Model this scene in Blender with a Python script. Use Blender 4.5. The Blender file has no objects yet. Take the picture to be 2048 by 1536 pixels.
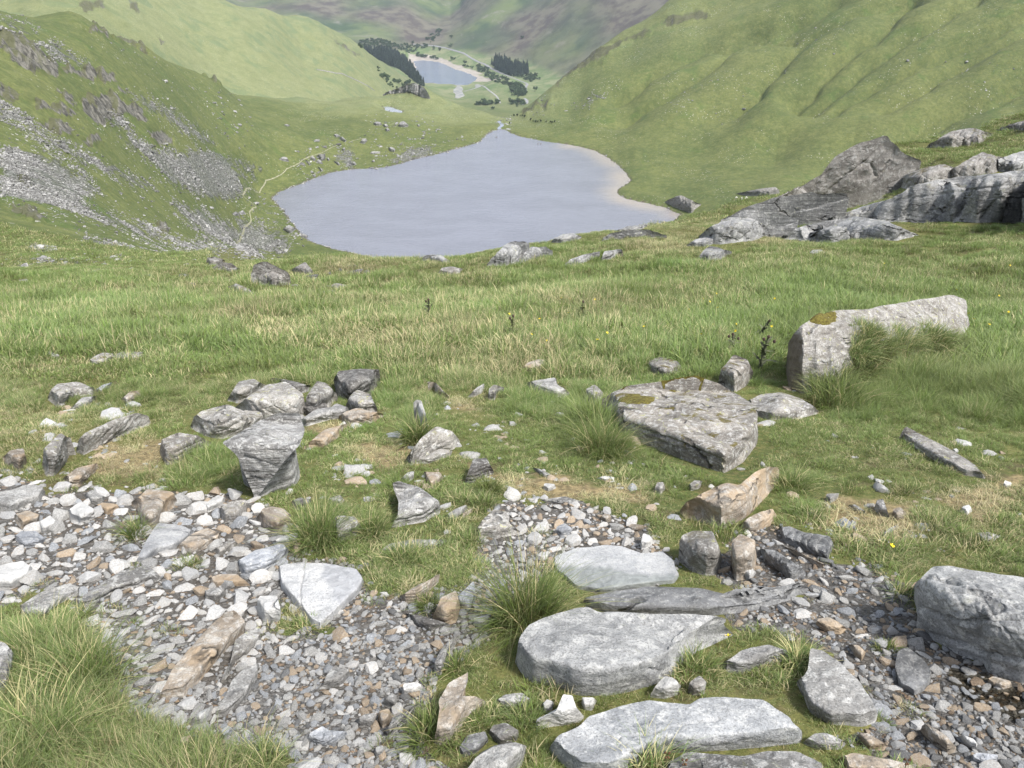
import bpy, math, random
import numpy as np
from mathutils import Vector
rng = np.random.default_rng(7)
random.seed(7)
scene = bpy.context.scene
COL = scene.collection

# ------------------------------------------------------------ camera
F = 1547.0                      # focal length in pixels of the 2048 x 1536 photograph
PITCH = math.radians(30.0)
CP, SP = math.cos(PITCH), math.sin(PITCH)
cam = bpy.data.cameras.new("camera")
cam.sensor_fit = 'HORIZONTAL'; cam.sensor_width = 36.0; cam.lens = 36.0*F/2048.0
cam.clip_start = 0.05; cam.clip_end = 30000.0
cam_ob = bpy.data.objects.new("camera", cam); COL.objects.link(cam_ob)
cam_ob.location = (0, 0, 0); cam_ob.rotation_euler = (math.radians(90)-PITCH, 0, 0)
scene.camera = cam_ob

# ------------------------------------------------------------ sky, sun, exposure
SUN_ELEV = math.radians(58.0)
SUN_AZ = math.radians(128.0)     # clockwise from straight ahead (+Y)
world = bpy.data.worlds.new("World"); scene.world = world; world.use_nodes = True
wn = world.node_tree.nodes; wl = world.node_tree.links
for n in list(wn): wn.remove(n)
sky = wn.new('ShaderNodeTexSky'); sky.sky_type = 'NISHITA'; sky.sun_disc = False
sky.sun_elevation = SUN_ELEV; sky.sun_rotation = SUN_AZ
sky.altitude = 600; sky.air_density = 1.0; sky.dust_density = 3.0; sky.ozone_density = 1.0
bgn = wn.new('ShaderNodeBackground'); bgn.inputs['Strength'].default_value = 0.135
won = wn.new('ShaderNodeOutputWorld')
hsn = wn.new('ShaderNodeHueSaturation'); hsn.inputs['Saturation'].default_value = .45      # thin bright cloud: a paler, greyer sky
wl.new(sky.outputs[0], hsn.inputs['Color']); wl.new(hsn.outputs[0], bgn.inputs[0]); wl.new(bgn.outputs[0], won.inputs[0])
sun = bpy.data.lights.new("sun", 'SUN'); sun.energy = 2.8; sun.angle = math.radians(8.0); sun.color = (1.0, 0.955, 0.89)
sun_ob = bpy.data.objects.new("sun", sun); COL.objects.link(sun_ob)
sv = Vector((math.sin(SUN_AZ)*math.cos(SUN_ELEV), math.cos(SUN_AZ)*math.cos(SUN_ELEV), math.sin(SUN_ELEV)))
sun_ob.rotation_euler = sv.to_track_quat('Z', 'Y').to_euler(); sun_ob.location = (0, 0, 60)
scene.view_settings.view_transform = 'Standard'; scene.view_settings.look = 'None'
scene.view_settings.exposure = 1.08; scene.view_settings.gamma = 1.0
scene.render.engine = 'CYCLES'
cy = scene.cycles
cy.use_denoising = True
try: cy.denoiser = 'OPENIMAGEDENOISE'
except Exception: pass
cy.max_bounces = 5; cy.diffuse_bounces = 3; cy.glossy_bounces = 2; cy.transmission_bounces = 3
cy.transparent_max_bounces = 6; cy.volume_bounces = 0
cy.caustics_reflective = False; cy.caustics_refractive = False
cy.use_adaptive_sampling = True; cy.adaptive_threshold = 0.01
cy.volume_step_rate = 4.0

# ------------------------------------------------------------ numpy helpers
class Noise:
    def __init__(s, seed):
        r = np.random.default_rng(seed)
        s.p = np.concatenate([r.permutation(256)]*2).astype(np.int32)
        a = r.uniform(0, 2*np.pi, 256); s.g2 = np.stack([np.cos(a), np.sin(a)], 1)
        v = r.normal(size=(256, 3)); s.g3 = v/np.linalg.norm(v, axis=1, keepdims=True)
    def n2(s, x, y):
        xi = np.floor(x).astype(np.int64); yi = np.floor(y).astype(np.int64)
        fx = x-xi; fy = y-yi; xi &= 255; yi &= 255
        u = fx*fx*fx*(fx*(fx*6-15)+10); v = fy*fy*fy*(fy*(fy*6-15)+10)
        def gr(ix, iy, dx, dy):
            h = s.p[s.p[ix & 255]+(iy & 255)]
            return s.g2[h, 0]*dx+s.g2[h, 1]*dy
        a = gr(xi, yi, fx, fy); b = gr(xi+1, yi, fx-1, fy); c = gr(xi, yi+1, fx, fy-1); d = gr(xi+1, yi+1, fx-1, fy-1)
        return 1.5*((a+(b-a)*u)*(1-v)+(c+(d-c)*u)*v)
    def n3(s, P):
        I = np.floor(P).astype(np.int64); f = P-I; I &= 255
        w = f*f*f*(f*(f*6-15)+10); out = 0
        for dx in (0, 1):
            for dy in (0, 1):
                for dz in (0, 1):
                    h = s.p[(s.p[s.p[(I[:, 0]+dx) & 255]+((I[:, 1]+dy) & 255)]+((I[:, 2]+dz) & 255)) & 255]
                    g = s.g3[h]; d = f-np.array([dx, dy, dz])
                    wt = (w[:, 0] if dx else 1-w[:, 0])*(w[:, 1] if dy else 1-w[:, 1])*(w[:, 2] if dz else 1-w[:, 2])
                    out = out+wt*(g*d).sum(1)
        return 1.5*out
    def fbm2(s, x, y, o=4):
        t = 0; a = 1.0; f = 1.0
        for k in range(o):
            t = t+a*s.n2(x*f+17.3*k, y*f-9.1*k); a *= .5; f *= 2.03
        return t
    def fbm3(s, P, o=3):
        t = 0; a = 1.0; f = 1.0
        for k in range(o):
            t = t+a*s.n3(P*f+13.7*k); a *= .5; f *= 2.03
        return t
NZ = Noise(11); NB = Noise(23)
def sstep(a, b, x):
    t = np.clip((x-a)/(b-a), 0, 1); return t*t*(3-2*t)
def inpoly(px, py, poly):
    poly = np.asarray(poly, float); r = np.zeros(np.shape(px), bool); n = len(poly)
    for i in range(n):
        x0, y0 = poly[i]; x1, y1 = poly[(i+1) % n]
        if y0 == y1: continue
        c = ((y0 > py) != (y1 > py)) & (px < (x1-x0)*(py-y0)/(y1-y0)+x0)
        r ^= c
    return r
def seg_dist(px, py, line, closed=False):
    line = np.asarray(line, float); d = np.full(np.shape(px), 1e18); n = len(line)
    for i in range(n if closed else n-1):
        x0, y0 = line[i]; x1, y1 = line[(i+1) % n]
        dx, dy = x1-x0, y1-y0; L = dx*dx+dy*dy+1e-12
        t = np.clip(((px-x0)*dx+(py-y0)*dy)/L, 0, 1)
        d = np.minimum(d, (px-x0-t*dx)**2+(py-y0-t*dy)**2)
    return np.sqrt(d)
def polymask(px, py, poly, soft):
    """1 inside, fading to 0 over `soft` on both sides of the edge"""
    poly = np.asarray(poly, float); out = np.zeros(np.shape(px))
    b = (px > poly[:, 0].min()-soft) & (px < poly[:, 0].max()+soft) & (py > poly[:, 1].min()-soft) & (py < poly[:, 1].max()+soft)
    if b.any():
        d = seg_dist(px[b], py[b], poly, True); s = np.where(inpoly(px[b], py[b], poly), d, -d)
        out[b] = np.clip(.5+.5*s/soft, 0, 1)
    return out
def ray(px, py):
    """(u, t): x/Y and z/Y along the sight line through a photograph pixel"""
    a = (np.asarray(px, float)-1024)/F; b = (768-np.asarray(py, float))/F
    dy = CP+b*SP; dz = b*CP-SP
    return a/dy, dz/dy
def project(x, y, z):
    d = y*CP-z*SP; d = np.where(d < 1e-6, 1e-6, d)
    return 1024+F*x/d, 768-F*(y*SP+z*CP)/d

# ------------------------------------------------------------ scene-object helpers
def link(ob, parent=None):
    COL.objects.link(ob)
    if parent is not None: ob.parent = parent
    return ob
def tag(o, label=None, cat=None, group=None, kind=None):
    if label: o['label'] = label
    if cat: o['category'] = cat
    if group: o['group'] = group
    if kind: o['kind'] = kind
    return o
def mesh_np(name, V, faces, mat=None, smooth=True, attrs=None, sharp=None):
    """faces: (n,3) / (n,4) int array or a list of such arrays"""
    me = bpy.data.meshes.new(name)
    V = np.asarray(V, np.float32)
    fl = faces if isinstance(faces, list) else [faces]
    me.vertices.add(len(V)); me.vertices.foreach_set('co', V.ravel())
    li = np.concatenate([f.ravel() for f in fl]).astype(np.int32)
    tot = np.concatenate([np.full(len(f), f.shape[1]) for f in fl]).astype(np.int32)
    st = np.concatenate([[0], np.cumsum(tot)[:-1]]).astype(np.int32)
    me.loops.add(len(li)); me.loops.foreach_set('vertex_index', li)
    me.polygons.add(len(tot)); me.polygons.foreach_set('loop_start', st)
    try: me.polygons.foreach_set('loop_total', tot)
    except Exception: pass
    me.update(calc_edges=True)
    me.polygons.foreach_set('use_smooth', np.full(len(tot), smooth))
    for k, a in (attrs or {}).items():
        at = me.attributes.new(k, 'FLOAT', 'POINT'); at.data.foreach_set('value', np.asarray(a, np.float32))
    if sharp is not None: me.set_sharp_from_angle(angle=math.radians(sharp))
    if mat is not None: me.materials.append(mat)
    me.validate()
    return me

# ------------------------------------------------------------ node helpers
class NT:
    def __init__(s, name):
        s.m = bpy.data.materials.new(name); s.m.use_nodes = True
        s.t = s.m.node_tree; s.n = s.t.nodes; s.l = s.t.links
        for x in list(s.n): s.n.remove(x)
        s.out = s.n.new('ShaderNodeOutputMaterial')
        s.b = s.n.new('ShaderNodeBsdfPrincipled'); s.l.new(s.b.outputs[0], s.out.inputs[0])
        s.b.inputs['Specular IOR Level'].default_value = 0.3
    def set(s, node, key, v):
        if v is None: return
        i = node.inputs[key]
        if isinstance(v, bpy.types.NodeSocket): s.l.new(v, i)
        else: i.default_value = v if not isinstance(v, tuple) or len(v) != 3 or len(i.default_value) == 3 else (*v, 1)
    def coord(s, kind='Object'): return s.n.new('ShaderNodeTexCoord').outputs[kind]
    def rnd(s): return s.n.new('ShaderNodeObjectInfo').outputs['Random']
    def offs(s, v, r, k=37.0):
        c = s.n.new('ShaderNodeCombineXYZ'); m = s.mul(r, k)
        for i in range(3): s.l.new(m, c.inputs[i])
        a = s.n.new('ShaderNodeVectorMath'); a.operation = 'ADD'; s.l.new(v, a.inputs[0]); s.l.new(c.outputs[0], a.inputs[1]); return a.outputs[0]
    def mapping(s, v, scale=(1, 1, 1), rot=(0, 0, 0)):
        m = s.n.new('ShaderNodeMapping'); s.l.new(v, m.inputs[0]); m.inputs['Scale'].default_value = scale; m.inputs['Rotation'].default_value = rot; return m.outputs[0]
    def noise(s, v, scale, detail=4, rough=.55, dist=0.0, col=False):
        n = s.n.new('ShaderNodeTexNoise'); s.l.new(v, n.inputs['Vector']); n.inputs['Scale'].default_value = scale
        n.inputs['Detail'].default_value = detail; n.inputs['Roughness'].default_value = rough; n.inputs['Distortion'].default_value = dist
        return n.outputs['Color' if col else 'Fac']
    def vor(s, v, scale, feature='F1', out='Distance', rand=1.0):
        n = s.n.new('ShaderNodeTexVoronoi'); n.feature = feature; s.l.new(v, n.inputs['Vector']); n.inputs['Scale'].default_value = scale
        n.inputs['Randomness'].default_value = rand; return n.outputs[out]
    def math(s, op, a, b=0.0, clamp=False):
        n = s.n.new('ShaderNodeMath'); n.operation = op; n.use_clamp = clamp
        for i, v in enumerate((a, b)):
            if isinstance(v, bpy.types.NodeSocket): s.l.new(v, n.inputs[i])
            else: n.inputs[i].default_value = v
        return n.outputs[0]
    def mul(s, a, b): return s.math('MULTIPLY', a, b)
    def add(s, a, b): return s.math('ADD', a, b)
    def ramp(s, f, a, b, lo=0.0, hi=1.0):
        n = s.n.new('ShaderNodeMapRange'); n.interpolation_type = 'SMOOTHSTEP'; s.l.new(f, n.inputs[0])
        n.inputs[1].default_value = a; n.inputs[2].default_value = b; n.inputs[3].default_value = lo; n.inputs[4].default_value = hi; return n.outputs[0]
    def mix(s, f, a, b, mode='MIX'):
        n = s.n.new('ShaderNodeMix'); n.data_type = 'RGBA'; n.blend_type = mode
        if isinstance(f, bpy.types.NodeSocket): s.l.new(f, n.inputs[0])
        else: n.inputs[0].default_value = f
        for i, v in ((6, a), (7, b)):
            if isinstance(v, bpy.types.NodeSocket): s.l.new(v, n.inputs[i])
            else: n.inputs[i].default_value = (*v, 1)
        return n.outputs[2]
    def attr(s, name, kind='GEOMETRY', out='Fac'):
        n = s.n.new('ShaderNodeAttribute'); n.attribute_type = kind; n.attribute_name = name; return n.outputs[out]
    def sep(s, v, i):
        n = s.n.new('ShaderNodeSeparateXYZ'); s.l.new(v, n.inputs[0]); return n.outputs[i]
    def normal(s): return s.n.new('ShaderNodeNewGeometry').outputs['Normal']
    def hsv(s, c, h=.5, sat=1.0, val=1.0):
        n = s.n.new('ShaderNodeHueSaturation'); s.l.new(c, n.inputs['Color'])
        for k, v in (('Hue', h), ('Saturation', sat), ('Value', val)):
            if isinstance(v, bpy.types.NodeSocket): s.l.new(v, n.inputs[k])
            else: n.inputs[k].default_value = v
        return n.outputs[0]
    def bump(s, h, dist, strength=1.0, prev=None):
        n = s.n.new('ShaderNodeBump'); s.l.new(h, n.inputs['Height']); n.inputs['Distance'].default_value = dist; n.inputs['Strength'].default_value = strength
        if prev is not None: s.l.new(prev, n.inputs['Normal'])
        return n.outputs[0]
    def fin(s, col, rough=.85, nrm=None):
        s.set(s.b, 'Base Color', col); s.set(s.b, 'Roughness', rough)
        if nrm is not None: s.l.new(nrm, s.b.inputs['Normal'])
        return s.m
# ============================================================ terrain: one height field in (u = x/Y, w = ln Y)
SLOPE = 0.31
ctl = []
def cp(px, py, Y):
    u, t = ray(px, py); ctl.append((float(u), math.log(Y), float(t)+1.6/Y))
def cu(u, Y, z): ctl.append((u, math.log(Y), (z+1.6)/Y))
def cz(px, Y, z):                      # hidden point: the pixel column it stands under is only a guide
    u = (px-1024)/F*(CP-(z/Y)*SP); ctl.append((u, math.log(Y), (z+1.6)/Y))
for Yn in (.4, .9, 2, 4, 7, 10.5):
    for un in np.arange(-1.8, 1.81, .4): cu(float(un), Yn, -1.6-SLOPE*Yn)
for px, py in ((-400, 590), (0, 578), (300, 570), (600, 563), (850, 560), (1100, 552), (1400, 540), (1700, 530), (2048, 520), (2500, 510)): cp(px, py, 16)
# the brow of the grassy ground
for p in ((-400, 562, 28), (0, 550, 32), (250, 541, 36), (480, 532, 38), (640, 528, 36), (780, 523, 32), (900, 516, 30), (1024, 507, 30), (1120, 492, 32),
          (1250, 468, 36), (1350, 450, 40), (1400, 490, 25), (1560, 482, 25), (1700, 476, 26), (1850, 462, 26), (2048, 449, 26), (2400, 425, 26)): cp(*p)
# the rocky spur and its skyline
for p in ((1350, 442, 43), (1500, 428, 44), (1650, 415, 47), (1800, 405, 46), (1850, 362, 36), (2048, 340, 36), (2400, 310, 36), (1850, 340, 46), (1950, 310, 56),
          (1420, 428, 47), (1500, 406, 53), (1600, 385, 58), (1650, 362, 61), (1775, 300, 68), (1900, 280, 72), (2048, 232, 75), (2400, 150, 82)): cp(*p)
for px, Y, z in ((1350, 110, -50), (1600, 120, -55), (1800, 120, -50), (2048, 120, -38), (2400, 120, -26), (1350, 210, -100), (1600, 210, -95), (1800, 210, -75), (2048, 210, -72),
                 (2400, 200, -60), (1350, 330, -138), (1600, 330, -130), (1800, 330, -120), (2048, 320, -105), (2400, 320, -95), (2048, 430, -112), (2400, 430, -105), (1800, 430, -132),
                 (780, 100, -46), (1024, 100, -46), (1200, 100, -46), (780, 200, -96), (1024, 200, -96), (1200, 200, -98), (780, 300, -133), (1024, 300, -133), (1200, 300, -135),
                 (600, 100, -44), (600, 200, -94), (600, 300, -132), (500, 100, -36), (500, 200, -83), (520, 300, -116)): cz(px, Y, z)
# gullied fellside across the water
def cpf(px, py):                     # the fellside is close to one plane, rising at 24 degrees from a foot line along the water
    u, t = ray(px, py); Y = (148+.45*536.7)/(.45*(.73*u+.68)-t); cp(px, py, float(Y))
for p in ((2048, 225), (2048, 100), (2048, 0), (2048, -150), (2048, -350), (2400, 240), (2400, 100), (2400, -100), (2400, -350), (2900, 240), (2900, 0), (2900, -300),
          (1850, 275), (1850, 200), (1850, 100), (1850, 0), (1850, -150), (1850, -350), (1700, 300), (1700, 200), (1700, 100), (1700, 0), (1700, -150), (1700, -300),
          (1550, 320), (1550, 260), (1550, 150), (1550, 50), (1550, 0), (1550, -150), (1400, 250), (1400, 200), (1400, 100), (1400, 0), (1400, -55),
          (1250, 250), (1250, 180), (1250, 100), (1250, 60), (1150, 220), (1150, 160), (1150, 140), (1340, 2), (1200, 98), (1100, 180)): cpf(*p)
for p in ((1550, 385, 475), (1550, 350, 535), (1400, 400, 490), (1400, 350, 556), (1400, 305, 615), (1250, 330, 585), (1250, 300, 620), (1150, 270, 690), (1060, 255, 720), (1060, 222, 785), (1060, 209, 800)): cp(*p)
for px, Y, z in ((1060, 1000, -240), (1150, 1060, -225), (1250, 1120, -200), (1340, 1170, -175), (1480, 1250, -90), (1060, 1400, -320), (1150, 1500, -310), (1250, 1500, -290), (1400, 1600, -230),
                 (1700, 1500, 40), (2048, 1700, 200), (2500, 1500, 260), (1700, 2300, 60), (1005, 900, -205), (1005, 1200, -280), (1005, 1500, -335)): cz(px, Y, z)
cp(1005, 243, 765); cp(1005, 238, 775)
# moraine between the tarn and the valley
for p in ((900, 270, 690), (900, 250, 730), (900, 218, 800), (900, 202, 840), (960, 255, 720), (960, 240, 765), (960, 223, 790), (830, 280, 660), (830, 240, 720), (830, 207, 800), (832, 162, 850),
          (805, 176, 850), (770, 188, 850), (862, 184, 850), (700, 300, 620), (700, 250, 690), (700, 210, 780), (700, 194, 840), (600, 320, 570), (600, 260, 650), (600, 215, 750), (600, 196, 820),
          (540, 350, 530), (540, 280, 590), (540, 220, 690), (530, 196, 800)): cp(*p)
for px, Y, z in ((540, 960, -185), (620, 1000, -205), (700, 1000, -210), (780, 1000, -215), (860, 1000, -220), (930, 980, -225), (860, 1400, -330), (930, 1400, -340), (780, 1250, -290)): cz(px, Y, z)
# scree hillside
for p in ((0, 520, 50), (0, 480, 75), (0, 400, 115), (0, 300, 170), (0, 200, 220), (0, 100, 285), (0, 19, 375),
          (150, 515, 62), (150, 490, 85), (150, 450, 110), (150, 400, 150), (150, 300, 220), (150, 200, 290), (150, 100, 370), (150, 23, 460), (212, 68, 500),
          (300, 520, 75), (300, 480, 165), (300, 400, 250), (300, 300, 330), (300, 200, 400), (300, 99, 570), (360, 131, 620),
          (400, 518, 110), (400, 500, 200), (400, 450, 300), (400, 400, 350), (400, 350, 390), (400, 300, 430), (400, 250, 480), (400, 200, 550), (400, 149, 660), (441, 168, 700),
          (480, 490, 380), (480, 400, 450), (480, 330, 490), (480, 250, 570), (480, 205, 690), (495, 191, 770), (580, 478, 422), (520, 500, 405), (545, 440, 450),
          (-300, 545, 30), (-300, 510, 48), (-300, 410, 78), (-300, 300, 115), (-300, 200, 155), (-300, 100, 205), (-300, 0, 265), (-300, -60, 330),
          (-700, 530, 30), (-700, 300, 60), (-700, 100, 110), (-700, -100, 180), (-700, -300, 300)): cp(*p)
for px, Y, z in ((0, 520, -62), (150, 620, -78), (300, 720, -118), (400, 800, -152), (500, 930, -190), (-300, 500, -10)): cz(px, Y, z)
# pale ridge beyond
for p in ((0, 10, 900), (0, -60, 1000), (150, 15, 900), (150, -40, 1000), (-300, -60, 900), (300, 90, 950), (300, 40, 1050), (300, 0, 1150), (300, -60, 1300), (434, 160, 1050), (434, 100, 1150), (434, 50, 1250), (434, 0, 1330),
          (600, 190, 1150), (600, 140, 1300), (600, 80, 1450), (602, 31, 1550), (533, 20, 1450), (650, 48, 1620), (700, 190, 1300), (700, 150, 1420), (700, 110, 1550), (700, 75, 1700), (735, 101, 1820), (770, 185, 1500), (770, 150, 1800), (771, 127, 1950),
          (820, 175, 1900), (820, 156, 2080), (846, 172, 2240), (-300, -200, 1300), (150, -200, 1500)): cp(*p)
for px, Y, z in ((434, 1700, -200), (600, 1900, -255), (700, 2050, -295), (770, 2250, -332), (700, 2500, -345), (820, 2300, -352)): cz(px, Y, z)
# valley floor and the far fells
for p in ((760, 105, 2650), (800, 116, 2600), (830, 140, 2450), (740, 96, 2750), (700, 60, 3000), (700, 30, 3200), (700, 0, 3400), (600, 20, 3200), (600, 0, 3350), (500, 0, 3400), (700, -100, 3900),
          (820, 82, 3000), (820, 40, 3200), (820, 0, 3450), (867, 85, 3000), (890, 43, 3330), (925, 6, 3650), (960, 100, 2800), (960, 60, 2950), (960, 20, 3150), (960, -60, 3500),
          (1050, 140, 2500), (1050, 100, 2650), (1050, 50, 2850), (1050, 0, 3050), (1050, -80, 3400), (1150, 120, 2400), (1150, 60, 2600), (1150, 0, 2800), (1250, 50, 2450), (1250, 0, 2600), (1250, -80, 2900),
          (1340, -10, 2500), (1600, -60, 2400), (1000, 165, 2216), (1050, 185, 2100), (1050, 210, 1960), (1000, 232, 1800), (1000, 200, 2020), (950, 200, 2020), (900, 185, 2150), (900, 215, 1900)): cp(*p)
for px in (-600, 0, 500, 1000, 1500, 2048, 2700):
    cz(px, 4600, 240); cz(px, 6800, 420)
for Y, z in ((600, 20), (1200, 60), (2000, 60), (3000, 100)): cz(-600, Y, z)

TARN_Z, POND_Z, RES_Z = -150.0, -142.2, -360.0
def plane_pts(pts, z):
    out = []
    for px, py in pts:
        u, t = ray(px, py); Y = z/t; out.append((float(u*Y), float(Y)))
    return out
tarn_vis = [(975, 268), (985, 262), (1000, 258), (1012, 259), (1020, 265), (1035, 271), (1050, 275), (1075, 280), (1100, 284), (1150, 291), (1190, 301), (1215, 315), (1240, 333), (1254, 347), (1261, 360), (1252, 370), (1241, 375), (1234, 383),
            (1240, 391), (1255, 398), (1290, 406), (1330, 415), (1362, 429), (1350, 437)]
tarn_hid = [(1330, 465), (1250, 500), (1100, 530), (960, 540), (860, 533), (790, 523)]
tarn_left = [(770, 521), (740, 514), (700, 505), (665, 497), (640, 490), (618, 482), (605, 470), (592, 455), (580, 440), (570, 425), (555, 408), (544, 396), (560, 383), (580, 376), (605, 367), (640, 352), (665, 344), (700, 339), (735, 337), (765, 335),
             (800, 328), (830, 318), (865, 310), (900, 301), (940, 290), (962, 283), (965, 277)]
tarn_w = plane_pts(tarn_vis+tarn_hid+tarn_left, TARN_Z)
pond_w = plane_pts([(764, 213), (780, 213), (792, 218), (807, 222), (803, 226), (785, 226), (771, 222), (770, 218)], POND_Z)
res_w = plane_pts([(826, 122), (850, 121), (880, 125), (905, 137), (935, 146), (952, 155), (950, 162), (935, 170), (905, 169), (870, 166), (845, 166), (838, 150)], RES_Z)
beach_w = plane_pts([(818, 116), (850, 115), (885, 120), (905, 129), (940, 139), (962, 152), (985, 162), (1010, 170), (1000, 173), (962, 164), (945, 163), (930, 171), (905, 168), (870, 167), (848, 167), (840, 165), (830, 148)], RES_Z)
for poly, z in ((tarn_w, TARN_Z), (res_w, RES_Z)):
    for x, Y in poly: cu(x/Y, Y, z)
ctl = np.array(ctl)
UA, WA = 3.2, 1.0
cpts = np.stack([ctl[:, 0]*UA, ctl[:, 1]*WA], 1)
def kern(d2): return np.sqrt(d2+0.05**2)
d2 = ((cpts[:, None]-cpts[None])**2).sum(2)
A = kern(d2)+np.eye(len(cpts))*(-0.002)
coef = np.linalg.solve(A, ctl[:, 2]-ctl[:, 2].mean()); cmean = ctl[:, 2].mean()
def base_g(u, w):
    q = np.stack([u*UA, w*WA], 1); out = np.empty(len(q))
    for i in range(0, len(q), 20000):
        out[i:i+20000] = kern(((q[i:i+20000, None]-cpts[None])**2).sum(2))@coef
    return out+cmean
# fine grid
def spaced(a, b, f):
    v = [a]
    while v[-1] < b: v.append(v[-1]+f(v[-1]))
    return np.array(v)
UG = spaced(-1.8, 1.8, lambda u: .0018 if abs(u) < .66 else .0018+.02*min(1, (abs(u)-.66)/.5))
WG = spaced(math.log(.45), math.log(6800), lambda w: .012 if w < math.log(25) else (.0062 if w < math.log(1000) else .0075))
uc = np.linspace(-1.8, 1.8, 301); wc = np.linspace(WG[0], WG[-1], 330)
gc = base_g(*[a.ravel() for a in np.meshgrid(uc, wc, indexing='ij')]).reshape(len(uc), len(wc))
def bil(arr, ua, wa, u, w):
    i = np.clip(np.searchsorted(ua, u)-1, 0, len(ua)-2); j = np.clip(np.searchsorted(wa, w)-1, 0, len(wa)-2)
    a = np.clip((u-ua[i])/(ua[i+1]-ua[i]), 0, 1); b = np.clip((w-wa[j])/(wa[j+1]-wa[j]), 0, 1)
    return (arr[i, j]*(1-a)+arr[i+1, j]*a)*(1-b)+(arr[i, j+1]*(1-a)+arr[i+1, j+1]*a)*b
UU, WW = np.meshgrid(UG, WG, indexing='ij')
YY = np.exp(WW); XX = UU*YY
ZZ = bil(gc, uc, wc, UU.ravel(), WW.ravel()).reshape(UU.shape)*YY-1.6
PX, PY = project(XX, YY, ZZ)
# relief: octaves that suit the distance
def relief():
    out = np.zeros_like(ZZ)
    for k, lam in enumerate((.3, .8, 2.2, 6, 15, 38, 90, 220, 520)):
        amp = lam*(.055 if lam < 3 else .036)*sstep(.0035, .012, lam/YY)*(1-sstep(.10, .3, lam/YY))
        sel = amp > lam*1e-4
        if not sel.any(): continue
        n = NZ.n2(XX[sel]/lam+5.1*k, YY[sel]/lam+3.7*k)
        if lam > 5: n = .6*n+.5*(.35-np.abs(NB.n2(XX[sel]/lam*1.3+2.2*k, YY[sel]/lam*1.3-k)))
        out[sel] += amp[sel]*n
    return out
REL = relief()
valley = sstep(-320, -345, ZZ)
hum = sstep(7, 15, YY)*sstep(95, 60, YY)*np.clip(.5+YY/40, .5, 1.3)
ZZ = ZZ+REL*(1-.8*valley)*np.where((PX > 1000) & (YY > 300) & (YY < 1100), .62, 1.0)+hum*(.30*NB.fbm2(XX/6.5, YY/6.5, 3)+.10*NZ.n2(XX/1.9, YY/1.9))
# creases running down the fellside
def z3(pts): return [(1248+.3906*x, .3906*y) for x, y in pts]
gullies = [z3(p) for p in (
    [(-20, 510), (120, 400), (250, 320), (420, 235), (560, 205), (700, 165), (800, 140), (1000, 60), (1100, 0)],
    [(20, 610), (180, 500), (280, 440), (450, 330), (560, 250), (760, 190), (880, 165)],
    [(600, 560), (700, 480), (760, 380), (820, 300), (900, 210), (980, 170), (1100, 130), (1180, 80), (1300, 30), (1480, -20)],
    [(900, 530), (1000, 420), (1080, 350), (1200, 240), (1330, 160), (1400, 60), (1500, -20)],
    [(980, 545), (1100, 450), (1200, 370), (1300, 290), (1450, 200), (1540, 150), (1700, 60), (1830, -20)],
    [(1080, 570), (1300, 430), (1500, 330), (1650, 260), (1800, 190), (2048, 60), (2200, -20)],
    [(1350, 560), (1550, 430), (1750, 300), (2048, 150), (2250, 40)],
    [(1480, 700), (1700, 575), (1900, 490), (2048, 430), (2300, 320)])]
def to_world(pts, ymin=.5, h=0):
    a = np.array(pts, float); X, Y, Z = hit(a[:, 0], a[:, 1], h, ymin); return np.stack([X, Y, Z], 1)
TG = None
def setT():
    global TG
    TG = ZZ/YY
def hit(px, py, h=0.0, ymin=.5):
    """first point of the ground (raised by h metres) on the sight line through each pixel"""
    u, t = ray(px, py); u = np.atleast_1d(u); t = np.atleast_1d(t); h = np.broadcast_to(np.asarray(h, float), u.shape)
    j0 = int(np.searchsorted(WG, math.log(ymin)))
    Yg = np.exp(WG[j0:]); Xo = np.empty(u.shape); Yo = np.empty(u.shape); Zo = np.empty(u.shape)
    for s in range(0, len(u), 1500):
        sl = slice(s, s+1500); uu = u[sl]
        i = np.clip(np.searchsorted(UG, uu)-1, 0, len(UG)-2); a = np.clip((uu-UG[i])/(UG[i+1]-UG[i]), 0, 1)[:, None]
        T = TG[i, j0:]*(1-a)+TG[i+1, j0:]*a+h[sl][:, None]/Yg[None]-t[sl][:, None]
        c = T >= 0; c[:, -1] = True; k = c.argmax(1); k0 = np.maximum(k-1, 0); r = np.arange(len(uu))
        ta, tb = T[r, k0], T[r, k]; f = np.where((k > 0) & (tb-ta > 1e-12), np.clip(-ta/(tb-ta+1e-12), 0, 1), 1.0)
        Y = np.exp(WG[j0+k0]+(WG[j0+k]-WG[j0+k0])*f); Yo[sl] = Y; Xo[sl] = uu*Y; Zo[sl] = t[sl]*Y
    return Xo, Yo, Zo
def gz(x, y):
    """height of the ground under world points"""
    x = np.atleast_1d(np.asarray(x, float)); y = np.maximum(np.atleast_1d(np.asarray(y, float)), .46)
    return bil(TG, UG, WG, np.clip(x/y, -1.8, 1.8), np.log(y))*y
setT()
sel = (PX > 1000) & (PX < 2500) & (YY > 300) & (YY < 1400)
dz = np.zeros_like(ZZ)
for gi, gp in enumerate(gullies):
    L = to_world(gp, 300)[:, :2]; ok = [0]
    for i in range(1, len(L)):
        if np.linalg.norm(L[i]-L[ok[-1]]) < 220: ok.append(i)
    L = L[ok]
    if len(L) < 2: continue
    d = seg_dist(XX[sel]+4*NB.n2(XX[sel]/25, YY[sel]/25), YY[sel]+4*NZ.n2(XX[sel]/21, YY[sel]/27), L)
    wdt = 17+5*(gi % 3)
    dz[sel] += -5.2*np.exp(-(d/4.0)**1.6)-2.5*np.exp(-(d/8.0)**1.3)-4.5*np.exp(-(d/wdt)**2)+2.6*np.exp(-((d-1.7*wdt)/(.9*wdt))**2)
ZZ = ZZ+dz
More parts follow.
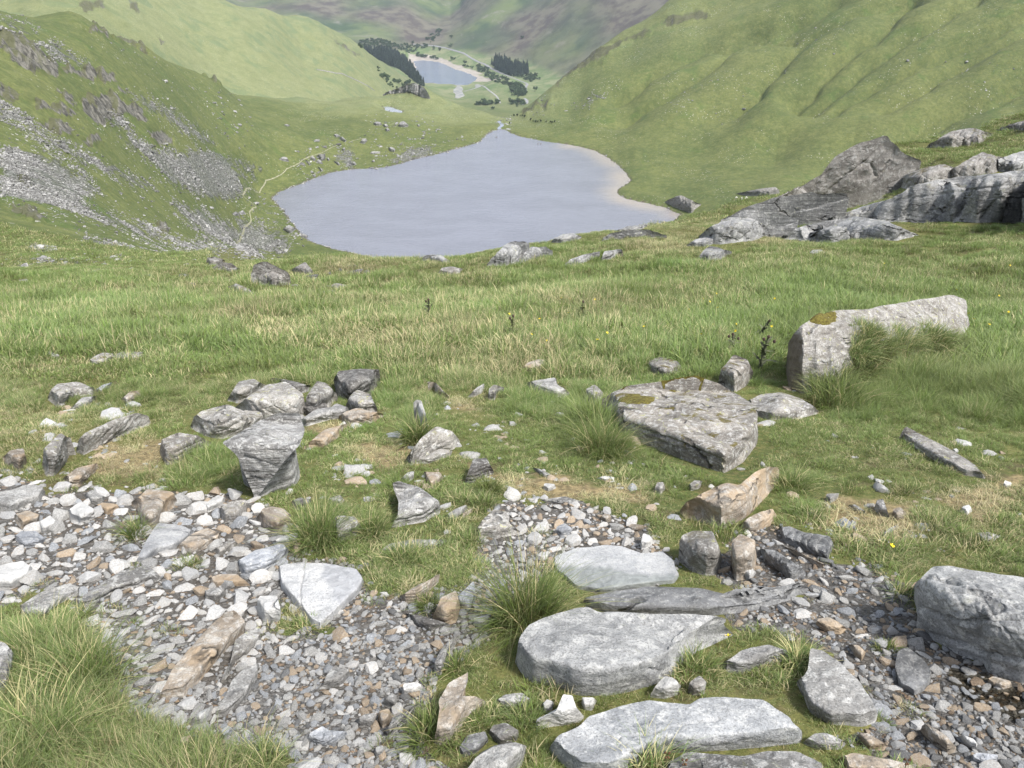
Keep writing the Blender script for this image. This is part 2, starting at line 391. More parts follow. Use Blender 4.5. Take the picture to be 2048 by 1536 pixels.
# crags on the hillside: broken rock steps
def z1(pts): return [(.3418*x, .3418*y) for x, y in pts]
crag_polys = [z1(p) for p in (
    [(0, 170), (90, 200), (150, 240), (330, 380), (350, 430), (180, 430), (0, 300)], [(330, 385), (480, 415), (640, 425), (700, 480), (600, 490), (430, 445)],
    [(480, 560), (600, 555), (780, 610), (840, 660), (860, 700), (760, 690), (700, 680), (600, 720), (540, 690), (480, 640)],
    [(210, 600), (330, 620), (470, 690), (440, 710), (230, 650)], [(200, 700), (300, 720), (420, 750), (420, 795), (300, 770), (220, 730)],
    [(850, 775), (940, 765), (1015, 800), (1010, 835), (900, 830)], [(470, 810), (600, 820), (600, 855), (500, 845)], [(510, 165), (570, 170), (640, 200), (620, 215), (540, 195)],
    [(760, 230), (870, 285), (880, 310), (780, 270), (660, 220)], [(1180, 400), (1290, 470), (1300, 495), (1200, 440)], [(690, 510), (760, 540), (740, 560), (690, 530)], [(0, 480), (60, 500), (110, 560), (60, 590), (0, 560)],
    [(120, 1060), (190, 1070), (190, 1105), (130, 1105)], [(60, 1200), (200, 1220), (290, 1290), (250, 1310), (100, 1250)], [(920, 1320), (990, 1330), (985, 1380), (930, 1370)], [(330, 510), (400, 540), (450, 600), (420, 640), (350, 560)])]
def z2(pts): return [(600+.3418*x, .3418*y) for x, y in pts]
crag_far = [z2(p) for p in ([(640, 500), (700, 500), (760, 560), (750, 590), (690, 570), (620, 560), (560, 555), (600, 520)], [(470, 560), (560, 525), (640, 495), (600, 530), (540, 555)], [(1480, 480), (1600, 390), (1720, 300), (1850, 240), (2048, 160), (2048, 210), (1900, 260), (1760, 350), (1620, 420), (1480, 520)],
    [(1280, 660), (1420, 580), (1500, 570), (1440, 620), (1320, 670)], [(1720, 380), (1790, 355), (1760, 390)], [(170, 190), (250, 250), (330, 300), (390, 350), (330, 340), (240, 280)])]
crag_far += [[(1310, 40), (1400, 18), (1425, 30), (1400, 42), (1340, 55)], [(150, 0), (210, 0), (212, 20), (165, 24)], [(255, 0), (275, 0), (282, 28), (262, 22)], [(312, 72), (338, 84), (332, 92), (316, 86)]]
WPX = PX+7*NB.fbm2(PX/22, PY/16, 3); WPY = PY+5*NZ.fbm2(PX/22, PY/16, 3)
CRAG = np.zeros_like(ZZ); hm = (YY > 55) & (YY < 1000) & (PX < 560)
for p in crag_polys: CRAG[hm] = np.maximum(CRAG[hm], polymask(WPX[hm], WPY[hm], p, 5))
hm2 = (YY > 500) & (YY < 2100)
for p in crag_far: CRAG[hm2] = np.maximum(CRAG[hm2], .62*polymask(WPX[hm2], WPY[hm2], p, 4))
CRAG_NEAR = np.where(YY > 800, .42, 1.0)
cs = CRAG > .01
rg = 1-np.abs(NB.fbm2(XX[cs]/9, YY[cs]/9, 4)); ste = NZ.fbm2(XX[cs]/16+4, YY[cs]/16, 3)
ZZ[cs] += CRAG_NEAR[cs]*CRAG[cs]*(YY[cs]/330)*(3.4*(rg-.6)+2.6*np.sign(ste)*np.minimum(np.abs(ste)*3, 1))
# shores
SAND = np.zeros_like(ZZ)
SHORE = np.full(ZZ.shape, 1e3)
for poly, z, band, sl in ((tarn_w, TARN_Z, 26.0, .16), (pond_w, POND_Z, 12.0, .1), (res_w, RES_Z, 90.0, .035)):
    P = np.array(poly); m = (XX > P[:, 0].min()-band) & (XX < P[:, 0].max()+band) & (YY > P[:, 1].min()-band) & (YY < P[:, 1].max()+band)
    wob = (1.2 if band < 50 else 8)*NZ.fbm2(XX[m]/(7 if band < 50 else 60), YY[m]/(7 if band < 50 else 60), 3)
    d = seg_dist(XX[m], YY[m], poly, True); d = np.where(inpoly(XX[m], YY[m], poly), -d, d)+wob
    z0 = ZZ[m]; up = z+.12+d*sl+np.maximum(0, np.minimum(1.0, d*.5))*.25*(band < 50); t = sstep(0, band, d)
    ZZ[m] = np.where(d > 0, up*(1-t)+np.maximum(z0, z+.2)*t, np.maximum(z-.02+d*.2, z-6))
    if band < 50: SHORE[m] = np.minimum(SHORE[m], d)
m = (YY > 1700) & (YY < 3200)
SAND[m] = np.maximum(SAND[m], polymask(XX[m]+14*NZ.fbm2(XX[m]/60, YY[m]/60, 3), YY[m]+14*NB.fbm2(XX[m]/60, YY[m]/60, 3), beach_w, 25))
setT(); PX, PY = project(XX, YY, ZZ)
WPX = PX+7*NB.fbm2(PX/22, PY/16, 3); WPY = PY+5*NZ.fbm2(PX/22, PY/16, 3)

# ------------------------------------------------------------ surface masks (what grows or lies where, and painted sunshine on the ridge)
scree_polys = [z1(p) for p in (
    [(0, 560), (60, 620), (200, 720), (420, 870), (560, 930), (700, 985), (900, 1085), (930, 1110), (850, 1105), (700, 1040), (450, 930), (200, 800), (100, 740), (0, 690)],
    [(640, 690), (760, 770), (900, 860), (1050, 880), (1200, 860), (1330, 920), (1440, 1020), (1450, 1110), (1400, 1170), (1250, 1170), (1050, 1110), (900, 980), (780, 870), (690, 770)],
    [(760, 540), (860, 560), (1000, 640), (1100, 710), (1230, 790), (1260, 850), (1180, 840), (1050, 760), (960, 680), (830, 600)],
    [(0, 830), (250, 900), (500, 1010), (560, 1110), (500, 1160), (540, 1230), (700, 1280), (880, 1320), (1000, 1400), (1300, 1450), (1200, 1470), (900, 1400), (640, 1310), (420, 1250), (200, 1180), (0, 1130)],
    [(220, 250), (330, 255), (430, 320), (510, 370), (450, 390), (330, 340)], [(0, 110), (100, 140), (200, 185), (160, 190), (50, 160)],
    [(1000, 1180), (1200, 1230), (1380, 1330), (1400, 1430), (1250, 1400), (1080, 1290)], [(1380, 1270), (1480, 1290), (1700, 1400), (1680, 1480), (1500, 1500), (1380, 1460)],
    [(500, 1400), (700, 1440), (780, 1480), (650, 1490), (520, 1430)], [(170, 1420), (330, 1480), (280, 1530), (180, 1470)], [(640, 640), (720, 680), (760, 740), (680, 760)], [(1330, 920), (1420, 930), (1520, 1000), (1500, 1050), (1440, 1020)])]
SCREE = np.zeros_like(ZZ); WPX = WPX+9*NZ.fbm2(PX/55, PY/34, 3); hm = (YY > 40) & (YY < 900) & (PX < 620)
for p in scree_polys: SCREE[hm] = np.maximum(SCREE[hm], polymask(WPX[hm], WPY[hm], p, 21))
far_scree = [z2(p) for p in ([(640, 850), (740, 850), (820, 890), (760, 920), (650, 960), (560, 980), (500, 930), (560, 900)], [(230, 860), (300, 850), (340, 960), (380, 990), (260, 990), (210, 930)], [(1580, 640), (1700, 560), (1850, 510), (1800, 560), (1680, 620)])]
hm2 = (YY > 450) & (YY < 1000)
for p in far_scree: SCREE[hm2] = np.maximum(SCREE[hm2], .75*polymask(WPX[hm2], WPY[hm2], p, 10))
PALE = sstep(820, 1000, YY)*sstep(2300, 2000, YY)*sstep(900, 820, PX)  # lightens the ridge beyond: sunshine between cloud shadows, painted as grass colour
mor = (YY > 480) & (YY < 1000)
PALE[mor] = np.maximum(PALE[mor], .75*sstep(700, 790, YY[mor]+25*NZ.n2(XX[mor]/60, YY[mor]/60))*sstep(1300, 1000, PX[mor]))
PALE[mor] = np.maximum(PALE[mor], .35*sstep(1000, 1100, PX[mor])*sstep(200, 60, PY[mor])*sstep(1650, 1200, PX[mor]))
FAR = sstep(1700, 2300, YY)
HEATH = FAR*np.clip(.5+1.1*NZ.fbm2(XX/420, YY/420, 3)+.55*sstep(1080, 1250, PX)-.25*sstep(900, 1020, PX)*sstep(1120, 1000, PX), 0, 1)
FLAT = sstep(-325, -340, ZZ)*(YY > 1300)
# ============================================================ materials
def mat_hill():
    m = NT("fell_grass"); v = m.coord()
    n1 = m.noise(v, .012, 5, .6); n2 = m.noise(v, .07, 5, .62); n3 = m.noise(v, .6, 5, .65); n4 = m.noise(v, 3.0, 3, .7)
    big = m.add(m.mul(n1, .55), m.mul(n2, .45))
    c = m.mix(m.ramp(big, .38, .62), (.068, .094, .025), (.122, .140, .043))
    c = m.mix(m.mul(m.ramp(n3, .45, .7), .55), c, (.150, .150, .048))
    c = m.mix(m.mul(m.ramp(m.noise(v, .035, 4, .6, 1.0), .56, .68), .45), c, (.052, .105, .018))
    c = m.mix(m.mul(m.ramp(n4, .52, .75), .4), c, (.040, .052, .016))
    n5 = m.noise(v, .22, 4, .7, .4); n6 = m.noise(v, .42, 5, .8); c = m.mix(m.mul(m.ramp(n6, .47, .60), .45), c, (.050, .066, .020)); c = m.mix(m.mul(m.ramp(n6, .44, .34), .35), c, (.20, .20, .095)); c = m.mix(m.mul(m.ramp(n5, .50, .66), .30), c, (.055, .075, .019)); c = m.mix(m.mul(m.ramp(n5, .50, .34), .28), c, (.185, .198, .075))
    c = m.mix(m.mul(m.attr('pale'), m.ramp(n2, .25, .75, .55, 1.0)), c, m.mix(m.ramp(n3, .35, .65), (.150, .176, .078), (.240, .250, .125)))  # on the far ridge this lighter green stands in for sunlight
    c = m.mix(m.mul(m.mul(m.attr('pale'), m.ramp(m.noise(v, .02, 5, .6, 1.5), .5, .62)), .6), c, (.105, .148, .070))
    # the far fells: dull green, heather and grey rock
    far = m.attr('far'); fc = m.mix(m.ramp(m.noise(v, .006, 7, .68), .40, .60), (.045, .075, .036), (.115, .145, .058))
    fc = m.mix(m.mul(m.ramp(m.noise(v, .012, 6, .7, .8), .56, .66), .7), fc, (.20, .19, .16))
    hc = m.mix(m.ramp(m.noise(v, .02, 6, .65), .4, .6), (.070, .058, .050), (.135, .125, .092))
    fc = m.mix(m.attr('heath'), fc, hc); fc = m.mix(m.attr('flat'), fc, m.mix(m.ramp(m.noise(v, .02, 6, .7, 1.0), .38, .62), (.10, .15, .055), (.21, .22, .12)))
    c = m.mix(far, c, fc)
    # scattered small stones lying in the turf
    vd = m.vor(v, .42); near = m.math('SUBTRACT', 1.0, far)
    st = m.mul(m.mul(m.math('LESS_THAN', vd, .16), m.ramp(m.noise(v, .03, 4), .50, .62)), near)
    c = m.mix(m.mul(st, .8), c, (.42, .41, .38))
    # scree
    vs = m.vor(v, .9, out='Color'); vsd = m.vor(v, .9)
    sc = m.mix(m.sep(vs, 0), (.13, .13, .127), (.30, .297, .285)); sc = m.mix(m.mul(m.ramp(vsd, .35, .75), .8), sc, (.055, .056, .05))
    sm = m.ramp(m.add(m.attr('scree'), m.mul(m.math('SUBTRACT', n5, .5), 1.7)), .52, .80)
    c = m.mix(m.mul(sm, .8), c, sc)
    # crag
    cr = m.mix(m.ramp(m.noise(m.mapping(v, (1, 1, .35)), .5, 6, .72, .6), .38, .62), (.045, .043, .036), (.175, .168, .145))
    cr = m.mix(m.mul(m.ramp(m.sep(m.normal(), 2), .62, .85), .8), cr, (.080, .084, .036))
    cm = m.ramp(m.add(m.attr('crag'), m.mul(m.math('SUBTRACT', n3, .5), .8)), .38, .6)
    c = m.mix(cm, c, cr)
    c = m.mix(m.ramp(m.add(m.attr('sand'), m.mul(m.math('SUBTRACT', m.noise(v, .03, 4), .5), .5)), .42, .55), c, m.mix(m.ramp(m.noise(v, .05, 5, .7), .4, .62), (.37, .335, .295), (.27, .245, .21)))
    # dark wet rim along the water
    c = m.mix(m.attr('rim'), c, (.075, .060, .045))
    h = m.add(m.mul(n3, 1.0), m.mul(n4, .35)); b = m.bump(n5, 1.2, .55); b = m.bump(h, .55, .9, b); b = m.bump(m.mul(vsd, sm), 1.2, .8, b)
    return m.fin(c, .92, b)
def mat_ground():
    m = NT("turf_and_grit"); v = m.coord()
    n1 = m.noise(v, .5, 4); n2 = m.noise(v, 3.5, 5, .65); n3 = m.noise(v, 26, 4, .7); n4 = m.noise(v, 110, 3, .7)
    c = m.mix(m.ramp(n1, .35, .65), (.060, .082, .020), (.105, .112, .032))
    c = m.mix(m.ramp(n3, .42, .68), c, (.150, .140, .050))
    c = m.mix(m.mul(m.ramp(n2, .52, .66), .7), c, (.085, .062, .034))
    c = m.mix(m.mul(m.ramp(n4, .52, .66), .6), c, (.035, .038, .014))
    dry = m.mix(m.ramp(n3, .38, .62), (.26, .205, .105), (.12, .095, .05))
    c = m.mix(m.ramp(m.add(m.attr('dry'), m.mul(m.math('SUBTRACT', n2, .5), .9)), .4, .65), c, dry)
    # grit with small chips set in it
    wv = m.n.new('ShaderNodeVectorMath'); wv.operation = 'ADD'; m.l.new(v, wv.inputs[0])
    wm = m.n.new('ShaderNodeVectorMath'); wm.operation = 'SCALE'; m.l.new(m.noise(v, 30, 2, .5, 0, True), wm.inputs[0]); wm.inputs['Scale'].default_value = .02; m.l.new(wm.outputs[0], wv.inputs[1])
    pv = m.mapping(wv.outputs[0], (1, 1.25, 1), (0, 0, .5))
    cells = m.vor(pv, 46, out='Color'); cd = m.vor(pv, 46); ce = m.vor(pv, 46, 'DISTANCE_TO_EDGE')
    cells2 = m.vor(pv, 120, out='Color'); cd2 = m.vor(pv, 120)
    g1 = m.mix(m.sep(cells, 0), (.062, .057, .050), (.22, .212, .198)); g1 = m.mix(m.mul(m.math('GREATER_THAN', m.sep(cells, 1), .80), .8), g1, (.24, .17, .11))
    g2 = m.mix(m.sep(cells2, 0), (.052, .047, .041), (.17, .163, .152))
    big = m.math('GREATER_THAN', m.sep(cells, 2), .42)
    gc = m.mix(big, g2, g1); gc = m.mix(m.mul(m.mul(m.ramp(ce, .10, .0), big), .85), gc, (.03, .028, .025))
    gc = m.mix(m.mul(m.ramp(n2, .45, .65), .55), gc, (.078, .066, .053))
    wet = m.attr('wet'); gc = m.mix(m.mul(wet, .55), gc, m.hsv(gc, .5, 1.1, .45))
    gm = m.ramp(m.add(m.attr('gravel'), m.mul(m.math('SUBTRACT', n2, .5), .5)), .40, .58)
    c = m.mix(gm, c, gc)
    hb = m.add(m.mul(m.mul(m.math('SUBTRACT', 1.0, cd), big), .7), m.mul(m.math('SUBTRACT', 1.0, cd2), .35))
    b = m.bump(m.mul(hb, gm), .012, .9); b = m.bump(m.add(n3, m.mul(n2, 2.0)), .02, .7, b)
    rg = m.add(.92, m.mul(m.mul(wet, gm), -.5))
    return m.fin(c, rg, b)
def mat_water(name, base, shal=None, wave=1.0, rough=.12):
    m = NT(name); v = m.coord()
    vm = m.mapping(v, (.5, 1.0, 1), (0, 0, .5))
    n1 = m.noise(vm, .55*wave, 4, .75); n2 = m.noise(vm, .05*wave, 4, .6, .5)
    c = m.mix(m.ramp(n2, .35, .65), base, tuple(x*1.12 for x in base))
    if shal: c = m.mix(m.mul(m.attr('shallow'), .8), c, shal)
    m.set(m.b, 'Specular IOR Level', .5)
    return m.fin(c, rough, m.bump(n1, .45/wave, .9))
def mat_rock(name, a, b, pale=.35, dark=.5, yellow=0.0, moss=0.0, s=1.0, streak=1.0, rot=(.3, .4, .6), tan=0.0, wet=0.0, crack=0.6, bumpd=.012, tone=None):
    """s scales all the texture features: 1 = pieces of half a metre"""
    m = NT(name); r = m.rnd(); v = m.offs(m.coord(), r)
    n1 = m.noise(v, 5/s, 4, .6); n2 = m.noise(v, 24/s, 5, .68, .4); n3 = m.noise(v, 135/s, 4, .8)
    sv = m.mapping(v, (2.2/s, 2.2/s, 26/s), rot); st = m.noise(sv, 1.0, 5, .65, .6)
    c = m.mix(m.ramp(n1, .36, .64), a, b)
    c = m.mix(m.mul(m.ramp(st, .42, .62), .55*streak), c, tuple(x*.55 for x in a))
    if pale: c = m.mix(m.mul(m.ramp(n2, .50, .62), pale), c, (.58, .58, .56))
    if dark: c = m.mix(m.mul(m.ramp(n3, .50, .60), dark), c, (.060, .058, .052))
    c = m.mix(m.mul(m.ramp(m.noise(v, 60/s, 3, .7), .58, .66), .35), c, (.62, .62, .60))
    if tan: c = m.mix(m.mul(m.ramp(m.noise(v, 4.3/s, 4, .6, .5), .48, .62), tan), c, (.34, .25, .155))
    if crack:
        wv = m.n.new('ShaderNodeVectorMath'); wv.operation = 'ADD'; wm = m.n.new('ShaderNodeVectorMath'); wm.operation = 'SCALE'; m.l.new(m.noise(v, 6/s, 3, .6, 0, True), wm.inputs[0]); wm.inputs['Scale'].default_value = .16*s; m.l.new(v, wv.inputs[0]); m.l.new(wm.outputs[0], wv.inputs[1])
        ck = m.vor(m.mapping(wv.outputs[0], (1.3/s, 1.3/s, 4.2/s), rot), 1.0, 'DISTANCE_TO_EDGE')
        cm = m.mul(m.ramp(ck, .028, .004), m.ramp(m.noise(v, 3.7/s, 3, .6), .50, .60)); c = m.mix(m.mul(cm, crack), c, (.030, .028, .024))
    if yellow:
        yl = m.mul(m.ramp(m.noise(v, 21/s, 5, .65, .5), .60, .66), m.ramp(m.sep(m.normal(), 2), .1, .5))
        c = m.mix(m.mul(yl, .75*yellow), c, (.38, .39, .13))
    if moss:
        ms = m.mul(m.ramp(m.noise(v, 7/s, 5, .65, .4), .56, .63), m.ramp(m.sep(m.normal(), 2), .35, .75))
        c = m.mix(m.mul(ms, moss), c, m.mix(m.ramp(n3, .4, .6), (.055, .042, .010), (.12, .10, .02)))
    if tone: c = m.mix(m.attr('tone'), c, m.mix(m.ramp(n2, .4, .62), tone, tuple(1.3*x for x in tone)))
    c = m.hsv(c, .5, 1.0, m.add(.84, m.mul(r, .32)))
    if wet: c = m.hsv(c, .5, 1.15, 1-.5*wet)
    h = m.add(m.add(m.mul(st, 1.1*streak), m.mul(n2, .8)), m.mul(n3, .30))
    bm = m.bump(h, bumpd*s, 1.0)
    if crack: bm = m.bump(cm, -.012*s, 1.0, bm)
    return m.fin(c, .85-.4*wet, bm)
def mat_plain(name, c1, c2, scale=20, rough=.8, var=.3):
    m = NT(name); v = m.coord(); r = m.rnd()
    c = m.mix(m.ramp(m.noise(v, scale, 4, .6), .38, .62), c1, c2)
    return m.fin(m.hsv(c, .5, 1.0, m.add(1-var/2, m.mul(r, var))), rough)
def mat_blade(name, root, mid, tip, dryc, inst=True, trans=.35):
    """grass: colour runs from sheath to tip, each tuft more or less dry"""
    m = NT(name); q = m.attr('along'); k = m.attr('rnd')
    c = m.mix(m.ramp(q, .0, .35), root, mid); c = m.mix(m.ramp(q, .55, 1.0), c, tip)
    d = m.attr('dry', 'INSTANCER') if inst else m.mul(m.rnd(), .3)
    tv = m.attr('tint', 'INSTANCER') if inst else m.rnd()
    dm = m.ramp(m.add(d, m.mul(m.math('SUBTRACT', k, .5), 1.1)), .45, .62)
    c = m.mix(dm, c, dryc)
    c = m.hsv(c, m.add(.485, m.mul(tv, .03)), m.add(.85, m.mul(k, .3)), m.add(m.add(.62, m.mul(tv, .5)), m.mul(k, .3)))
    tr = m.n.new('ShaderNodeBsdfTranslucent'); m.l.new(c, tr.inputs[0])
    ms = m.n.new('ShaderNodeMixShader'); ms.inputs[0].default_value = trans
    m.l.new(m.b.outputs[0], ms.inputs[1]); m.l.new(tr.outputs[0], ms.inputs[2]); m.l.new(ms.outputs[0], m.out.inputs[0])
    m.fin(c, .6); m.set(m.b, 'Specular IOR Level', .25)
    return m.m
M = {}
M['hill'] = mat_hill(); M['ground'] = mat_ground()
M['tarn'] = mat_water("tarn_water", (.165, .172, .205), (.33, .29, .245))
M['reservoir'] = mat_water("reservoir_water", (.15, .18, .24), None, .3)
M['pond'] = mat_water("pond_water", (.26, .28, .32), None, 2.0)
M['grey'] = mat_rock("grey_rock", (.235, .23, .22), (.37, .365, .35), .5, .55)
M['lichen'] = mat_rock("lichened_rock", (.22, .208, .19), (.36, .343, .315), .55, .6, .8, .35)
M['moss'] = mat_rock("mossy_rock", (.19, .175, .155), (.33, .305, .27), .5, .65, .7, .9, crack=.85, streak=1.3)
M['tan'] = mat_rock("tan_rock", (.25, .21, .165), (.37, .325, .27), .35, .4, 0, 0, tan=.6)
M['pale'] = mat_rock("pale_slab", (.30, .308, .32), (.41, .415, .42), .4, .35, streak=.6, crack=.35)
M['bluegrey'] = mat_rock("blue_grey_slab", (.225, .235, .245), (.33, .338, .345), .4, .45, streak=.5, crack=.35)
M['twotone'] = mat_rock("dry_and_wet_slab", (.40, .41, .42), (.52, .525, .53), .4, .35, streak=.3, crack=0, tone=(.235, .25, .245))
M['whiteslab'] = mat_rock("pale_bluish_slab", (.41, .415, .42), (.53, .53, .525), .4, .45, streak=.4, crack=0, tone=(.30, .305, .315))
M['slabgrey'] = mat_rock("broad_slab_rock", (.255, .26, .262), (.42, .425, .42), .6, .55, .1, 0, streak=.5, crack=.3)
M['whale'] = mat_rock("weathered_lichen_rock", (.215, .20, .18), (.36, .345, .32), .5, .7, .9, .3, streak=.9, crack=.5, tone=(.125, .105, .082), bumpd=.02)  # tone: brown shade painted on the boulder's end turned from the sun
M['slate'] = mat_rock("blue_slate", (.27, .285, .31), (.40, .415, .44), .3, .35, streak=1.2)
M['strata'] = mat_rock("layered_rock", (.235, .23, .22), (.40, .395, .385), .5, .55, .15, 0, streak=1.9, rot=(.25, .55, .4), bumpd=.02)
M['dark'] = mat_rock("dark_rock", (.09, .085, .08), (.18, .172, .16), .3, .5)
M['wet'] = mat_rock("wet_rock", (.17, .172, .175), (.28, .285, .29), .3, .4, wet=.45)
M['white'] = mat_rock("white_stone", (.40, .398, .385), (.55, .545, .53), .3, .25, streak=.4, crack=.25)
M['crag'] = mat_rock("crag_rock", (.175, .163, .15), (.30, .285, .265), .4, .55, .3, .6, s=5.0, streak=.35, rot=(.2, .75, .5), crack=.15, bumpd=.012)
M['slabcrag'] = mat_rock("slab_crag_rock", (.185, .188, .190), (.31, .31, .305), .35, .45, .4, .35, s=3.5, streak=1.0, rot=(.1, .85, .3), crack=.6, bumpd=.012)
M['fellrock'] = mat_rock("fell_boulder_rock", (.20, .195, .19), (.33, .325, .315), .3, .5, 0, 0, s=9.0, crack=.8, bumpd=.03)
M['screestone'] = mat_plain("scree_stone", (.15, .149, .145), (.34, .335, .32), 1.2, .9, .9)
M['screedark'] = mat_plain("scree_stone_dark", (.08, .08, .075), (.20, .195, .185), 1.0, .9, .8)
# ============================================================ land and water
gravel_polys = [
    [(-90, 955), (60, 952), (100, 985), (165, 975), (215, 985), (255, 985), (300, 972), (355, 985), (410, 985), (500, 995), (585, 1050), (612, 1080), (605, 1120), (640, 1115), (720, 1130), (735, 1180), (760, 1190), (740, 1240), (690, 1240), (640, 1255), (590, 1225),
     (562, 1195), (560, 1250), (500, 1270), (430, 1420), (420, 1480), (300, 1450), (240, 1425), (205, 1370), (195, 1300), (150, 1240), (140, 1185), (90, 1170), (20, 1210), (-90, 1230)],
    [(700, 1240), (760, 1185), (830, 1195), (930, 1170), (960, 1120), (955, 1085), (1000, 1010), (1035, 985), (1060, 1010), (1120, 1000), (1200, 1020), (1290, 1050), (1310, 1090), (1350, 1110), (1350, 1160), (1200, 1190), (1100, 1140), (1060, 1180), (990, 1230), (960, 1290),
     (880, 1340), (860, 1420), (830, 1500), (700, 1520), (560, 1510), (430, 1500), (410, 1440), (440, 1330), (510, 1260), (600, 1262), (650, 1270)],
    [(1350, 1130), (1420, 1150), (1450, 1080), (1530, 1050), (1660, 1070), (1660, 1130), (1740, 1120), (1790, 1150), (1830, 1180), (1830, 1250), (1960, 1330), (2200, 1400), (2200, 1640), (1900, 1620), (1780, 1520), (1690, 1480), (1765, 1445), (1725, 1365), (1645, 1290), (1560, 1270),
     (1470, 1250), (1440, 1225), (1640, 1180), (1500, 1180)],
    [(640, 1500), (830, 1500), (900, 1540), (980, 1600), (600, 1640), (560, 1540)]]
dry_polys = [[(900, 900), (1010, 950), (1070, 945), (1190, 955), (1290, 960), (1300, 1010), (1180, 1010), (1060, 1000), (960, 960)], [(680, 900), (800, 860), (870, 930), (760, 950)], [(900, 800), (960, 800), (960, 830), (900, 830)], [(1040, 720), (1110, 715), (1110, 750), (1040, 750)],
             [(1640, 980), (1840, 1000), (1840, 1090), (1700, 1080), (1640, 1040)], [(1880, 990), (2060, 940), (2060, 1000), (1950, 1060)], [(580, 830), (680, 840), (680, 870), (600, 860)], [(200, 880), (330, 880), (320, 960), (180, 950)], [(1170, 740), (1230, 730), (1240, 760), (1180, 760)], [(480, 640), (600, 660), (560, 700), (470, 690)]]
nearm = YY < 45
GRAVEL = np.zeros_like(ZZ); DRY = np.zeros_like(ZZ); WET = np.zeros_like(ZZ)
gx = PX[nearm]+16*NB.fbm2(PX[nearm]/60, PY[nearm]/45, 3); gy = PY[nearm]+11*NZ.fbm2(PX[nearm]/60, PY[nearm]/45, 3)
a = np.zeros(gx.shape)
for p in gravel_polys: a = np.maximum(a, polymask(gx, gy, p, 9))
GRAVEL[nearm] = a; a = np.zeros(gx.shape)
for p in dry_polys: a = np.maximum(a, .8*polymask(gx, gy, p, 22))
DRY[nearm] = a
WET[nearm] = polymask(gx, gy, gravel_polys[2], 60)*.9+.25*polymask(gx, gy, gravel_polys[1], 40)
ZZ = ZZ-GRAVEL*.012
setT()
RIM = np.clip(1-np.abs(SHORE-.2)/.9, 0, 1)*(YY > 200)
GRID = np.arange(len(UG)*len(WG)).reshape(len(UG), len(WG))
quads = np.stack([GRID[:-1, :-1], GRID[1:, :-1], GRID[1:, 1:], GRID[:-1, 1:]], -1).reshape(-1, 4)
qY = YY.ravel()[quads[:, 0]]; qX = PX.ravel()[quads[:, 0]]
reg = np.where(qY < 90, 0, np.where(qY < 1000, np.where(qX > 1003, 2, np.where((qX > 520) & (qY > 480), 3, 1)), np.where(FLAT.ravel()[quads[:, 0]] > .5, 5, 4)))
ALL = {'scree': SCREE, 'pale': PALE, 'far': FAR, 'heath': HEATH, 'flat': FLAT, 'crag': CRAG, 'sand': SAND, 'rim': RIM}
V3 = np.stack([XX, YY, ZZ], -1).reshape(-1, 3)
def sub(name, k):
    q = quads[reg == k]; ids, inv = np.unique(q, return_inverse=True); q = inv.reshape(q.shape)
    near = k == 0
    at = {'gravel': GRAVEL, 'dry': DRY, 'wet': WET} if near else ALL
    at = {n: x.ravel()[ids] for n, x in at.items()}; v = V3[ids]
    if near:                                        # carry the slope on behind and beside the viewer
        gxs, gys = np.meshgrid(np.linspace(-60, 60, 25), np.concatenate([np.linspace(-60, -1, 14), [0.0, 4.0, 12.0, 24.0]]), indexing='ij')
        e = np.stack([gxs, gys, -1.6-SLOPE*gys-.22-.10*np.maximum(gys, 0)], -1).reshape(-1, 3)
        gi = np.arange(gxs.size).reshape(gxs.shape)+len(v)
        eq = np.stack([gi[:-1, :-1], gi[1:, :-1], gi[1:, 1:], gi[:-1, 1:]], -1).reshape(-1, 4)
        v = np.concatenate([v, e]); q = np.concatenate([q, eq]); at = {n: np.concatenate([x, np.zeros(len(e))]) for n, x in at.items()}
    return tag(link(bpy.data.objects.new(name, mesh_np(name, v, q, M['ground'] if near else M['hill'], True, at))), kind='structure')
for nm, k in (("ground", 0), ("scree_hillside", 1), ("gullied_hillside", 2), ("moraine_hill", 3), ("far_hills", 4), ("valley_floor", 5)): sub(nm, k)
def water(name, poly, z, mat, grow, shallow=None):
    P = np.array(poly); c = P.mean(0); n = len(P)
    nx = np.roll(P, -1, 0)-np.roll(P, 1, 0); nr = np.stack([nx[:, 1], -nx[:, 0]], 1); nr /= np.linalg.norm(nr, axis=1, keepdims=True)+1e-9
    ar = .5*np.sum(P[:, 0]*np.roll(P[:, 1], -1)-np.roll(P[:, 0], -1)*P[:, 1])
    Q = P+nr*grow*(1 if ar > 0 else -1)
    xs = np.arange(Q[:, 0].min(), Q[:, 0].max()+6, 6.0); ys = np.arange(Q[:, 1].min(), Q[:, 1].max()+6, 6.0)
    X, Y = np.meshgrid(xs, ys, indexing='ij'); g = np.arange(X.size).reshape(X.shape)
    inn = inpoly(X, Y, Q) | (seg_dist(X, Y, Q, True) < 5)
    q = np.stack([g[:-1, :-1], g[1:, :-1], g[1:, 1:], g[:-1, 1:]], -1).reshape(-1, 4); q = q[inn.ravel()[q].any(1)]
    ids, inv = np.unique(q, return_inverse=True); q = inv.reshape(q.shape)
    v = np.stack([X.ravel(), Y.ravel(), np.full(X.size, z)], 1)[ids]
    at = {}
    if shallow is not None:
        L = np.array(shallow); d = seg_dist(v[:, 0], v[:, 1], L)+5*NZ.fbm2(v[:, 0]/30, v[:, 1]/30, 3); at['shallow'] = np.clip(1-d/17, 0, 1)**1.3
    return tag(link(bpy.data.objects.new(name, mesh_np(name, v, q, mat, True, at))), kind='structure')
